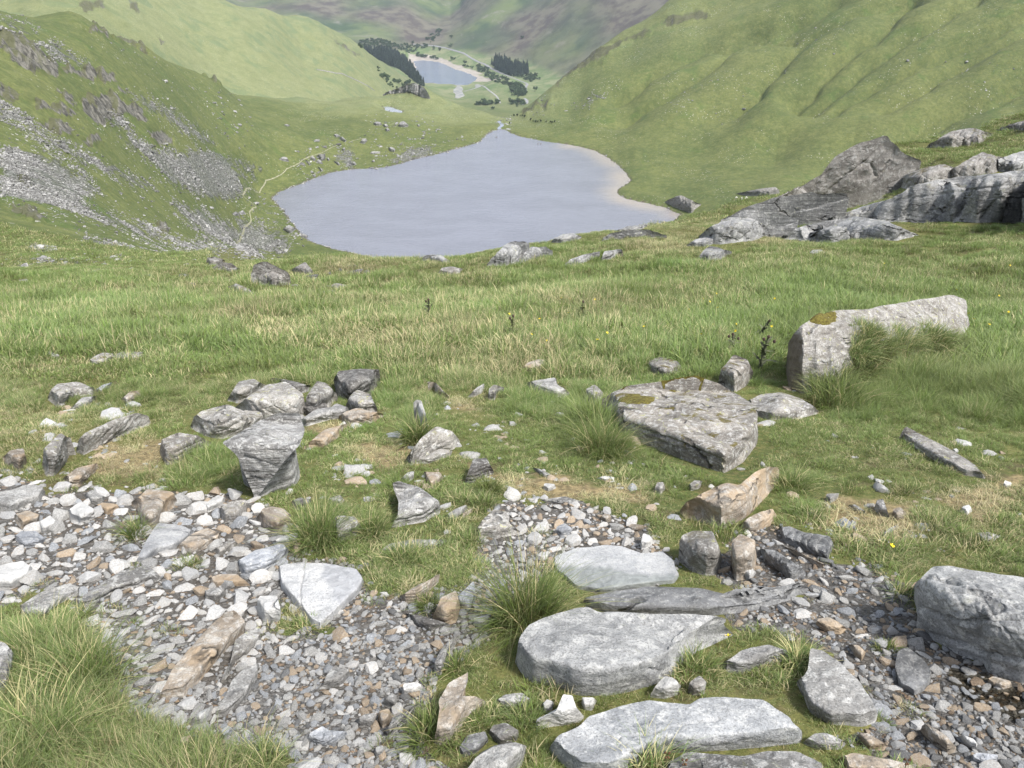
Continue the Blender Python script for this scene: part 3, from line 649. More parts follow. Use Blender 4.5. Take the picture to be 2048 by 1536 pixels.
water("tarn", tarn_w, TARN_Z, M['tarn'], 3, plane_pts([(1140, 291), (1190, 303), (1216, 318), (1240, 338), (1250, 352), (1254, 360), (1245, 370), (1235, 376), (1228, 383), (1232, 392), (1250, 401), (1290, 410), (1330, 419), (1350, 430)], TARN_Z))
water("reservoir", res_w, RES_Z, M['reservoir'], 12)
water("pond", pond_w, POND_Z, M['pond'], 2)
# ============================================================ rocks: each outline stands on the ground at its own distance, with its own depth and back
KEEP = []                                 # outlines that grass and loose stones stay out of
ROCKS = []
def rocksurf(pts, seed, ff, fac, rough, strata, back, R, NS, cut, dm, jit, hmul, rnd_, ribs, gb, cl):
    r = np.random.default_rng(seed)
    P = np.array(pts, float)
    for _ in range(2):
        Q = np.roll(P, -1, 0); P = np.stack([P+(Q-P)*cut, Q-(Q-P)*cut], 1).reshape(-1, 2); cut *= .9
    L = np.concatenate([[0], np.cumsum(np.linalg.norm(np.roll(P, -1, 0)-P, axis=1))]); C = np.concatenate([P, P[:1]])
    s = np.linspace(0, L[-1], NS, endpoint=False); rim = np.stack([np.interp(s, L, C[:, 0]), np.interp(s, L, C[:, 1])], 1)
    x, y = rim.T; x1, y1 = np.roll(x, -1), np.roll(y, -1); cr = x*y1-x1*y; ar = cr.sum()/2
    c = np.array([((x+x1)*cr).sum(), ((y+y1)*cr).sum()])/(6*ar); ar = abs(ar); sp = math.sqrt(ar)
    jn = NZ.fbm2(s/sp*3+seed*3.1, np.full(NS, seed*1.7), 3); jn *= np.minimum(1, np.minimum(np.arange(NS), NS-np.arange(NS))/5.0)
    rim = c+(rim-c)*(1+jit*jn[:, None])
    hp = rim[:, 1].max()-rim[:, 1].min()
    rk = (np.arange(1, R+1)/R)**.8
    pp = np.concatenate([[c], (c+(rim-c)[None]*rk[:, None, None]).reshape(-1, 2)])
    rv = np.concatenate([[0], np.repeat(rk, NS)])
    bot = np.full(len(pp), -1e9)
    for i in range(NS):
        xa, ya = rim[i]; xb, yb = rim[(i+1) % NS]
        if abs(xb-xa) < 1e-6: continue
        t = (pp[:, 0]-xa)/(xb-xa); m = (t >= -.001) & (t <= 1.001); bot = np.where(m, np.maximum(bot, ya+(yb-ya)*t), bot)
    if gb: bot = np.full(len(pp), rim[:, 1].max())
    dlow = np.maximum(0, bot-pp[:, 1])
    q = dlow/max(ff*hp, 1.0)
    f = (1+q-np.sqrt((1-q)**2+rnd_))/2-((1-math.sqrt(1+rnd_))/2); f = np.clip(f, 0, 1)
    b = rim[rim[:, 1] > rim[:, 1].max()-.12*hp].mean(0)
    X0, Y0, Z0 = (float(v[0]) for v in hit([b[0]], [rim[:, 1].max()-1]))
    depth = Y0*CP-Z0*SP; rng0 = math.sqrt(Y0*Y0+Z0*Z0); h = hmul*ff*hp*depth/F*rng0/Y0
    wW = (rim[:, 0].max()-rim[:, 0].min())*depth/F; S = sp*depth/F
    ymin = max(.46, .8*Y0); X, Y, Z = hit(pp[:, 0], pp[:, 1], h*f, ymin)
    u, t = ray(pp[:, 0], pp[:, 1]); Ym = Y0+max(dm*max(wW, hp*depth/F), .04)
    near = Y0*.97
    over = Y > Ym; Y = np.where(over, Ym, np.maximum(Y, near*0+Y)); X = u*Y; Z = t*Y
    V = np.stack([X, Y, Z], 1)
    G = V[1:].reshape(R, NS, 3); du = np.roll(G, -1, 1)-np.roll(G, 1, 1); dv = np.empty_like(G)
    dv[1:-1] = G[2:]-G[:-2]; dv[0] = G[1]-V[0]; dv[-1] = G[-1]-G[-2]
    N = np.cross(dv, du); N /= np.linalg.norm(N, axis=2, keepdims=True)+1e-12
    vd = -G/np.linalg.norm(G, axis=2, keepdims=True); N *= np.sign((N*vd).sum(2).mean())
    N = np.concatenate([[N[0].mean(0)], N.reshape(-1, 3)])
    pl = (pp-c)/sp; K = 9; gr = r.normal(size=(K, 2))*1.0; of = r.uniform(-.05, .26, K)
    fc = (pl@gr.T+of).min(1); fc -= np.median(fc)
    Pn = V/S+seed*7.7
    sd = r.uniform(-.75, .75, (16, 2)); gs = r.normal(size=(16, 2))*.30; hs = r.normal(size=16)*.10; wp = pl+.06*np.stack([NZ.fbm2(pl[:, 0]*3+seed, pl[:, 1]*3, 3), NB.fbm2(pl[:, 0]*3, pl[:, 1]*3+seed, 3)], 1)
    dd_ = ((wp[:, None]*np.array([1.0, 1.7])-sd[None]*np.array([1.0, 1.7]))**2).sum(2); kk = dd_.argmin(1); frac = hs[kk]+((wp-sd[kk])*gs[kk]).sum(1)
    d = 1.35*fac*fc+.32*fac*frac+.8*rough*NZ.fbm3(Pn*1.9, 3)+.40*rough*NB.fbm3(Pn*7.0, 3)
    if strata:
        n = np.array([.35+.4*r.normal(), .3*r.normal(), 1.0]); n /= np.linalg.norm(n)
        ph = (Pn@n)*5.5+.22*NZ.fbm3(Pn*1.6, 2); fr = ph-np.floor(ph); d = d+strata*(.055*np.minimum(fr*1.6, 1)-.10*np.exp(-(np.minimum(fr, 1-fr)/.07)**2))
    if ribs:
        ang, nrib, dep = ribs; q = pl@np.array([math.cos(ang), math.sin(ang)])+.05*NZ.fbm2(pl[:, 0]*2.2+seed, pl[:, 1]*2.2, 3)
        for k in range(nrib): e = q-(-.75+1.5*(k+r.uniform(.1, .9))/nrib); d = d-dep*r.uniform(.4, 1.2)*(np.exp(-(e/.013)**2)+.45*np.where(e > 0, np.exp(-e/.10), 0))
    if cl:
        for L_, w_, dp_ in cl: d = d-dp_*np.exp(-(seg_dist(pp[:, 0]+2.5*NZ.n2(pp[:, 0]/9, pp[:, 1]/9), pp[:, 1], L_)/w_)**2)
    d *= S*(1-.85*rv**6)
    V = V+N*d[:, None]
    rimV = V[-NS:]; frim = f[-NS:]
    out = rimV-rimV.mean(0); out[:, 2] = 0; out /= np.linalg.norm(out, axis=1, keepdims=True)+1e-9
    away = np.stack([u[-NS:], np.ones(NS)], 1); away /= np.linalg.norm(away, axis=1, keepdims=True)
    s1 = rimV.copy(); rad_ = np.linalg.norm((rimV-rimV.mean(0))[:, :2], axis=1)
    s1[:, :2] += away*(back*h*frim)[:, None]-out[:, :2]*np.minimum(.45*h*frim, .3*rad_)[:, None]
    g1 = gz(s1[:, 0], s1[:, 1]); s1[:, 2] = np.minimum(rimV[:, 2]-.35*h*frim, rimV[:, 2])
    s2 = s1.copy(); s2[:, :2] += away*(.3*back*h*frim)[:, None]; s2[:, 2] = np.minimum(gz(s2[:, 0], s2[:, 1]), s1[:, 2])-.12*S
    s1[:, 2] = np.where(frim < .05, rimV[:, 2]-.05*S, s1[:, 2]); s2[:, 2] = np.minimum(s2[:, 2], s1[:, 2]-.02*S)
    V = np.concatenate([V, s1, s2]); nr = R+2
    gi = 1+np.arange(nr*NS).reshape(nr, NS); nx = np.roll(gi, -1, 1)
    tri = np.stack([np.zeros(NS, int), gi[0], nx[0]], 1); qd = np.stack([gi[:-1], gi[1:], nx[1:], nx[:-1]], -1).reshape(-1, 4)
    e = (V[gi[1, 0]]-V[0]); nn = np.cross(V[gi[0, 0]]-V[0], V[nx[0, 0]]-V[0])
    if (nn*-V[0]).sum() < 0: tri = tri[:, ::-1]; qd = qd[:, ::-1]
    base = np.array([X0, Y0, Z0])
    return V, tri, qd, base, S, rim, (N, f, rv, d, np.concatenate([pp, rim, rim]))
def rock(name, label, cat, mat, pts, ff=.3, fac=.06, rough=.05, strata=0.0, back=.35, R=18, NS=76, cut=.07, dm=1.5, jit=.03, hmul=1.0, rnd_=.06, ribs=None, gb=False, cl=None, tone=None, group=None, keep=True, sharp=38, seed=None):
    seed = len(ROCKS)+1 if seed is None else seed
    if max(p[0] for p in pts)-min(p[0] for p in pts) < 46: R, NS = 10, 40
    V, tri, qd, base, S, rim, ex = rocksurf(pts, seed, ff, fac, rough, strata, back, R, NS, cut, dm, jit, hmul, rnd_, ribs, gb, cl)
    ob = bpy.data.objects.new(name, mesh_np(name, V-base, [tri, qd], M[mat], True, None if tone is None else {'tone': np.max([polymask(ex[4][:, 0]+5*NZ.fbm2(ex[4][:, 0]/18, ex[4][:, 1]/18, 3), ex[4][:, 1]+5*NB.fbm2(ex[4][:, 0]/18, ex[4][:, 1]/18, 3), t_, 4) for t_ in tone], 0)}, sharp=sharp)); ob.location = base
    tag(link(ob), label, cat, group)
    if keep: KEEP.append((rim, base[1], S))
    ROCKS.append((ob, rim, base, S)); return ob
def zz(ox, oy, k, pts): return [(ox+x*k, oy+y*k) for x, y in pts]
RUB = "rocks beside the rubble path"
# ---- along the rubble path
rock('flat_rock', "broad blue-grey slab at the upper edge of the rubble path by the photo's side", 'rock', 'grey', [(-25, 1005), (-10, 985), (22, 980), (50, 970), (82, 970), (92, 985), (80, 1005), (45, 1016), (22, 1028), (-5, 1024)], .3)
rock('flat_rock', "thin blue-grey slate slab lying flat among small rubble", 'rock', 'slate', [(24, 1075), (42, 1062), (72, 1062), (94, 1080), (78, 1092), (48, 1098)], .3, strata=.4)
rock('flat_rock', "very pale slab half sunk in turf beside the rubble path", 'rock', 'white', [(-40, 1150), (0, 1130), (45, 1120), (68, 1138), (58, 1162), (25, 1178), (-40, 1190)], .3)
rock('flat_rock', "long grey slab bedded in grass, lower of two parallel slabs", 'rock', 'grey', [(38, 1212), (85, 1182), (138, 1165), (163, 1175), (160, 1190), (120, 1207), (82, 1235), (42, 1234)], .18, strata=.5)
rock('flat_rock', "long pointed grey slab lying between turf and white rubble", 'rock', 'strata', [(145, 1207), (190, 1175), (245, 1140), (292, 1130), (312, 1142), (325, 1160), (270, 1175), (232, 1185), (207, 1197), (190, 1212), (160, 1217)], .16, strata=.5)
rock('boulder', "brown-grey boulder tapering to a point above the wedge slab", 'boulder', 'tan', [(258, 1007), (280, 990), (295, 977), (347, 983), (359, 1007), (337, 1025), (317, 1049), (300, 1064), (285, 1053), (277, 1027)], .35, fac=.12)
rock('flat_rock', "smooth pale blue wedge slab tilted in the rubble", 'rock', 'pale', [(270, 1128), (290, 1085), (315, 1045), (360, 1050), (392, 1062), (375, 1085), (350, 1100), (307, 1112), (292, 1126)], .18, rough=.03)
rock('flat_rock', "cream and tan slab leaning on the pale wedge slab", 'rock', 'tan', [(350, 1096), (380, 1070), (412, 1055), (445, 1067), (440, 1085), (400, 1102), (380, 1106)], .3, fac=.1)
rock('rock', "blocky grey rock with shaded end below the grassy bank", 'rock', 'lichen', [(435, 1020), (462, 1002), (492, 998), (496, 1022), (475, 1044), (447, 1046)], .45, fac=.13)
rock('rock', "long cream rock pointing up towards the grassy bank", 'rock', 'white', [(402, 1012), (435, 990), (452, 995), (447, 1010), (415, 1026)], .35)
rock('rock', "rusty brown rock jutting from turf above the rubble", 'rock', 'tan', [(124, 957), (155, 935), (196, 926), (191, 945), (172, 960), (160, 973), (135, 976)], .4, fac=.12, strata=.5)
rock('rock', "rounded light grey rock at the turf edge of the rubble", 'rock', 'grey', [(167, 990), (185, 979), (212, 995), (207, 1006), (182, 1009)], .45)
rock('rock', "white angular rock with smooth tilted face in the rubble", 'rock', 'white', [(133, 1022), (162, 1002), (187, 1017), (190, 1036), (160, 1052), (140, 1046)], .4, fac=.12)
rock('rock', "pinkish grey knobbly rock under the broad blue-grey slab", 'rock', 'tan', [(27, 1030), (55, 1020), (80, 1030), (77, 1050), (42, 1058), (30, 1046)], .45, fac=.1)
rock('rock', "cream rock between pinkish rock and white angular rock", 'rock', 'white', [(70, 1048), (100, 1030), (116, 1045), (110, 1060), (85, 1068)], .45, fac=.12)
rock('rock', "low two-tone rock, cream above and dark below, in upper rubble", 'rock', 'tan', [(187, 1012), (205, 1005), (235, 1008), (239, 1020), (215, 1030), (195, 1024)], .5, fac=.1)
rock('rock', "pale speckled rock tucked above the long blue slate", 'rock', 'lichen', [(424, 1101), (465, 1075), (478, 1090), (440, 1114)], .35)
rock('rock', "long flat tan rock lying across the white rubble", 'rock', 'tan', [(415, 1156), (440, 1148), (473, 1147), (503, 1172), (425, 1173)], .4)
rock('rock', "smooth rounded grey rock below the long flat tan rock", 'rock', 'grey', [(408, 1182), (425, 1175), (447, 1176), (453, 1190), (435, 1201), (410, 1200)], .5)
rock('flat_rock', "long smooth blue slate slab resting on pale rubble", 'rock', 'slate', [(474, 1122), (512, 1100), (565, 1087), (579, 1100), (573, 1118), (530, 1146), (490, 1153), (477, 1141)], .35, rough=.03, strata=.4)
rock('boulder', "rounded buff boulder at the grassy end of the rubble", 'boulder', 'tan', [(511, 1036), (527, 1016), (545, 1013), (566, 1016), (583, 1030), (581, 1052), (557, 1066), (527, 1056)], .5, fac=.1)
rock('rock', "cream block lying under the rounded buff boulder", 'rock', 'white', [(543, 1084), (560, 1074), (592, 1065), (608, 1072), (592, 1088), (550, 1094)], .45, fac=.12)
rock('flat_rock', "large pale triangular slab split by a dark crack", 'rock', 'whiteslab', [(558, 1132), (575, 1127), (604, 1125), (652, 1126), (712, 1137), (728, 1165), (717, 1190), (687, 1217), (664, 1242), (639, 1261), (619, 1248), (594, 1216), (562, 1178)], .12, rough=.025, fac=.03, jit=.02, R=46, NS=170, cl=[([(606, 1122), (606, 1150), (600, 1180), (601, 1212)], 2.2, .035)], tone=[[(655, 1120), (735, 1140), (735, 1170), (690, 1222), (668, 1200), (660, 1170), (640, 1150)]])
rock('rock', "white cube-like rock beside the cracked triangular slab", 'rock', 'white', [(514, 1200), (520, 1191), (554, 1191), (563, 1225), (561, 1243), (527, 1247), (513, 1225)], .5, fac=.12)
rock('boulder', "tall wedge of layered grey rock leaning out of turf", 'boulder', 'strata', [(784, 968), (796, 963), (834, 972), (877, 1002), (881, 1027), (850, 1044), (812, 1052), (780, 1058), (796, 1030), (797, 1000)], .3, fac=.12, strata=.6)
rock('rock', "dark knobbly rock half hidden by long grass blades", 'rock', 'lichen', [(662, 1047), (675, 1030), (710, 1034), (727, 1057), (712, 1077), (675, 1087)], .5, fac=.12)
rock('rock', "small grey rock under an overhanging tuft by the buff boulder", 'rock', 'dark', [(582, 1002), (600, 995), (623, 999), (620, 1016), (590, 1022)], .5)
rock('rock', "low grey rock in turf above the dark knobbly rock", 'rock', 'grey', [(654, 997), (680, 990), (690, 1000), (682, 1011), (655, 1008)], .5)
rock('rock', "small upright grey rock on top of the layered wedge", 'rock', 'grey', [(798, 961), (815, 945), (829, 942), (828, 958), (812, 967)], .5)
rock('rock', "flat-faced cream rock in short turf near the layered wedge", 'rock', 'tan', [(846, 943), (880, 944), (888, 957), (862, 976), (853, 963)], .35)
rock('rock', "small smooth buff stone between cream rock and layered wedge", 'rock', 'tan', [(821, 976), (850, 958), (846, 972), (830, 980)], .5)
rock('rock', "pyramid rock with dark shaded side in short turf", 'rock', 'dark', [(928, 966), (946, 918), (973, 916), (991, 948), (960, 958), (945, 968)], .55, fac=.14, strata=.6)
rock('rock', "flat grey rock lying in short turf above the white pebbles", 'rock', 'grey', [(889, 1032), (910, 1018), (932, 1009), (937, 1018), (912, 1038), (896, 1039)], .35)
rock('rock', "thin brown sliver leaning on the flat grey rock", 'rock', 'tan', [(916, 1033), (950, 1013), (942, 1026), (926, 1036)], .5)
rock('flat_rock', "long low slab under a fringe of dry grass", 'rock', 'grey', [(752, 1107), (777, 1087), (825, 1079), (900, 1079), (876, 1096), (812, 1107)], .3, strata=.5)
rock('boulder', "cracked grey boulder pair sunk in turf beside white pebbles", 'boulder', 'lichen', [(951, 1062), (965, 1040), (987, 1019), (1019, 1024), (1018, 1045), (1046, 1068), (990, 1077), (955, 1077)], .4, fac=.12)
rock('rock', "rusty long rock under a dark tuft in the gravel", 'rock', 'tan', [(797, 1194), (837, 1172), (882, 1146), (877, 1167), (832, 1202), (810, 1209)], .35, strata=.5)
rock('boulder', "cream boulder with dark wet base in the middle gravel", 'boulder', 'tan', [(863, 1237), (882, 1195), (912, 1180), (922, 1212), (913, 1246), (892, 1252)], .5, fac=.14)
rock('rock', "dark brown wedge under the cream boulder in the gravel", 'rock', 'dark', [(806, 1227), (837, 1230), (905, 1250), (890, 1260), (862, 1262), (830, 1252)], .4)
rock('rock', "blue-grey leaning slate behind the cream gravel boulder", 'rock', 'slate', [(911, 1197), (930, 1178), (948, 1160), (952, 1200), (938, 1228), (916, 1216)], .3, strata=.5)
rock('flat_rock', "smooth pale slab behind the big tussock, white half and wet half", 'rock', 'twotone', [(1106, 1115), (1144, 1097), (1211, 1090), (1244, 1092), (1286, 1107), (1324, 1102), (1345, 1120), (1360, 1152), (1349, 1168), (1286, 1174), (1199, 1187), (1149, 1177), (1109, 1142)], .10, rough=.02, fac=.02, R=30, NS=120, tone=[[(1095, 1120), (1120, 1131), (1165, 1133), (1225, 1136), (1262, 1146), (1300, 1150), (1330, 1148), (1380, 1150), (1370, 1200), (1090, 1200)]])
rock('flat_rock', "long dark grey bedrock rib behind the biggest flat slab", 'rock', 'wet', [(1162, 1198), (1209, 1185), (1296, 1172), (1399, 1177), (1464, 1190), (1536, 1174), (1612, 1166), (1632, 1178), (1590, 1198), (1520, 1222), (1440, 1232), (1250, 1232), (1166, 1214)], .3, rough=.04, dm=.8)
rock('flat_rock', "biggest flat grey slab beside the large tussock", 'rock', 'slabgrey', [(1029, 1325), (1040, 1275), (1053, 1250), (1076, 1240), (1116, 1226), (1145, 1217), (1176, 1214), (1199, 1225), (1274, 1225), (1380, 1226), (1436, 1228), (1456, 1241), (1447, 1252), (1473, 1271), (1440, 1288), (1399, 1302), (1361, 1329), (1349, 1352), (1299, 1374), (1236, 1388), (1211, 1394), (1149, 1388), (1099, 1374), (1066, 1366), (1039, 1344)], .30, rough=.035, fac=.05, R=36, NS=150, jit=.03, rnd_=.025, cl=[([(1052, 1290), (1070, 1268), (1076, 1258)], 2.5, .02), ([(1300, 1340), (1318, 1345), (1325, 1352)], 3, .03), ([(1110, 1240), (1200, 1246), (1330, 1240)], 2.0, .01)])
rock('flat_rock', "smooth blue-grey slab across the bottom of the picture", 'rock', 'bluegrey', [(1094, 1502), (1116, 1467), (1164, 1450), (1179, 1430), (1236, 1412), (1299, 1400), (1379, 1410), (1399, 1397), (1449, 1394), (1530, 1402), (1586, 1435), (1605, 1465), (1600, 1487), (1540, 1494), (1430, 1502), (1330, 1506), (1270, 1530), (1225, 1560), (1160, 1560)], .2, rough=.035, fac=.045, R=36, NS=140, rnd_=.03, jit=.03, cl=[([(1440, 1437), (1360, 1450), (1300, 1468), (1240, 1466), (1232, 1484), (1262, 1506), (1300, 1520)], 2.2, .02)])
rock('flat_rock', "dark streaked rock edge cut off by the bottom of the picture", 'rock', 'strata', [(1330, 1530), (1374, 1503), (1486, 1513), (1536, 1501), (1600, 1503), (1650, 1530), (1640, 1575), (1340, 1575)], .3, strata=.4)
rock('flat_rock', "tilted pale grey slab standing beside the wet gravel", 'rock', 'grey', [(1621, 1294), (1649, 1302), (1681, 1325), (1721, 1365), (1745, 1405), (1760, 1432), (1754, 1448), (1709, 1454), (1649, 1447), (1621, 1424), (1606, 1390), (1594, 1366), (1616, 1340)], .16, rough=.04, R=30, NS=110, rnd_=.025, jit=.04)
rock('rock', "wrinkled low rock between the biggest slab and the tilted slab", 'rock', 'strata', [(1443, 1329), (1484, 1300), (1536, 1289), (1573, 1300), (1579, 1320), (1546, 1332), (1480, 1350), (1449, 1344)], .4, fac=.1)
rock('boulder', "massive layered grey boulder cut by the photo's side", 'boulder', 'slabgrey', [(1826, 1172), (1846, 1150), (1868, 1133), (1906, 1132), (1986, 1145), (2060, 1158), (2140, 1200), (2160, 1300), (2140, 1380), (2048, 1369), (1976, 1347), (1968, 1329), (1931, 1314), (1866, 1282), (1831, 1259), (1832, 1234), (1828, 1202)], .42, rough=.04, fac=.06, strata=.12, R=38, NS=140, dm=1.2, ribs=(1.95, 9, .018), cl=[([(1828, 1212), (1870, 1230), (1930, 1243), (2000, 1234), (2120, 1245)], 4.5, .06), ([(1836, 1262), (1900, 1280), (1960, 1305), (2010, 1318), (2120, 1335)], 4.5, .05), ([(1900, 1180), (2000, 1190), (2120, 1210)], 3, .025)])
rock('boulder', "rounded dark-speckled boulder beside the smooth pale slab", 'boulder', 'lichen', [(1356, 1122), (1357, 1085), (1366, 1068), (1386, 1061), (1424, 1061), (1436, 1090), (1446, 1120), (1437, 1148), (1411, 1154), (1379, 1142)], .55, fac=.1)
rock('rock', "pinkish upright pillar rock beside the dark-speckled boulder", 'rock', 'tan', [(1460, 1140), (1464, 1082), (1480, 1067), (1511, 1080), (1514, 1125), (1508, 1158), (1470, 1162)], .6, fac=.1)
rock('rock', "white stone lodged against the pinkish pillar rock", 'rock', 'white', [(1483, 1144), (1499, 1131), (1513, 1145), (1500, 1162), (1488, 1158)], .6)
rock('boulder', "saddle-shaped tan boulder rising to a rounded horn", 'boulder', 'tan', [(1355, 1022), (1375, 1003), (1399, 987), (1454, 966), (1478, 971), (1511, 942), (1540, 930), (1560, 938), (1562, 962), (1530, 1000), (1485, 1040), (1445, 1060), (1400, 1047), (1365, 1037)], .42, fac=.14, R=22, NS=92)
rock('rock', "flat ochre rock under the saddle-shaped boulder", 'rock', 'tan', [(1479, 1054), (1495, 1036), (1520, 1024), (1546, 1017), (1554, 1032), (1540, 1052), (1500, 1070)], .4)
rock('flat_rock', "dark wet slab in the turf above the wet gravel", 'rock', 'wet', [(1557, 1054), (1580, 1052), (1606, 1064), (1661, 1072), (1668, 1092), (1656, 1121), (1611, 1103), (1566, 1084)], .2, strata=.5)
rock('flat_rock', "dark tapering rib pointing into the wet gravel", 'rock', 'wet', [(1519, 1097), (1551, 1100), (1586, 1124), (1618, 1147), (1581, 1164), (1558, 1142), (1528, 1124)], .35, strata=.4)
rock('flat_rock', "thin plate of rock on edge beside the dark wet slab", 'rock', 'tan', [(1560, 1090), (1598, 1104), (1652, 1132), (1648, 1139), (1598, 1115)], .5)
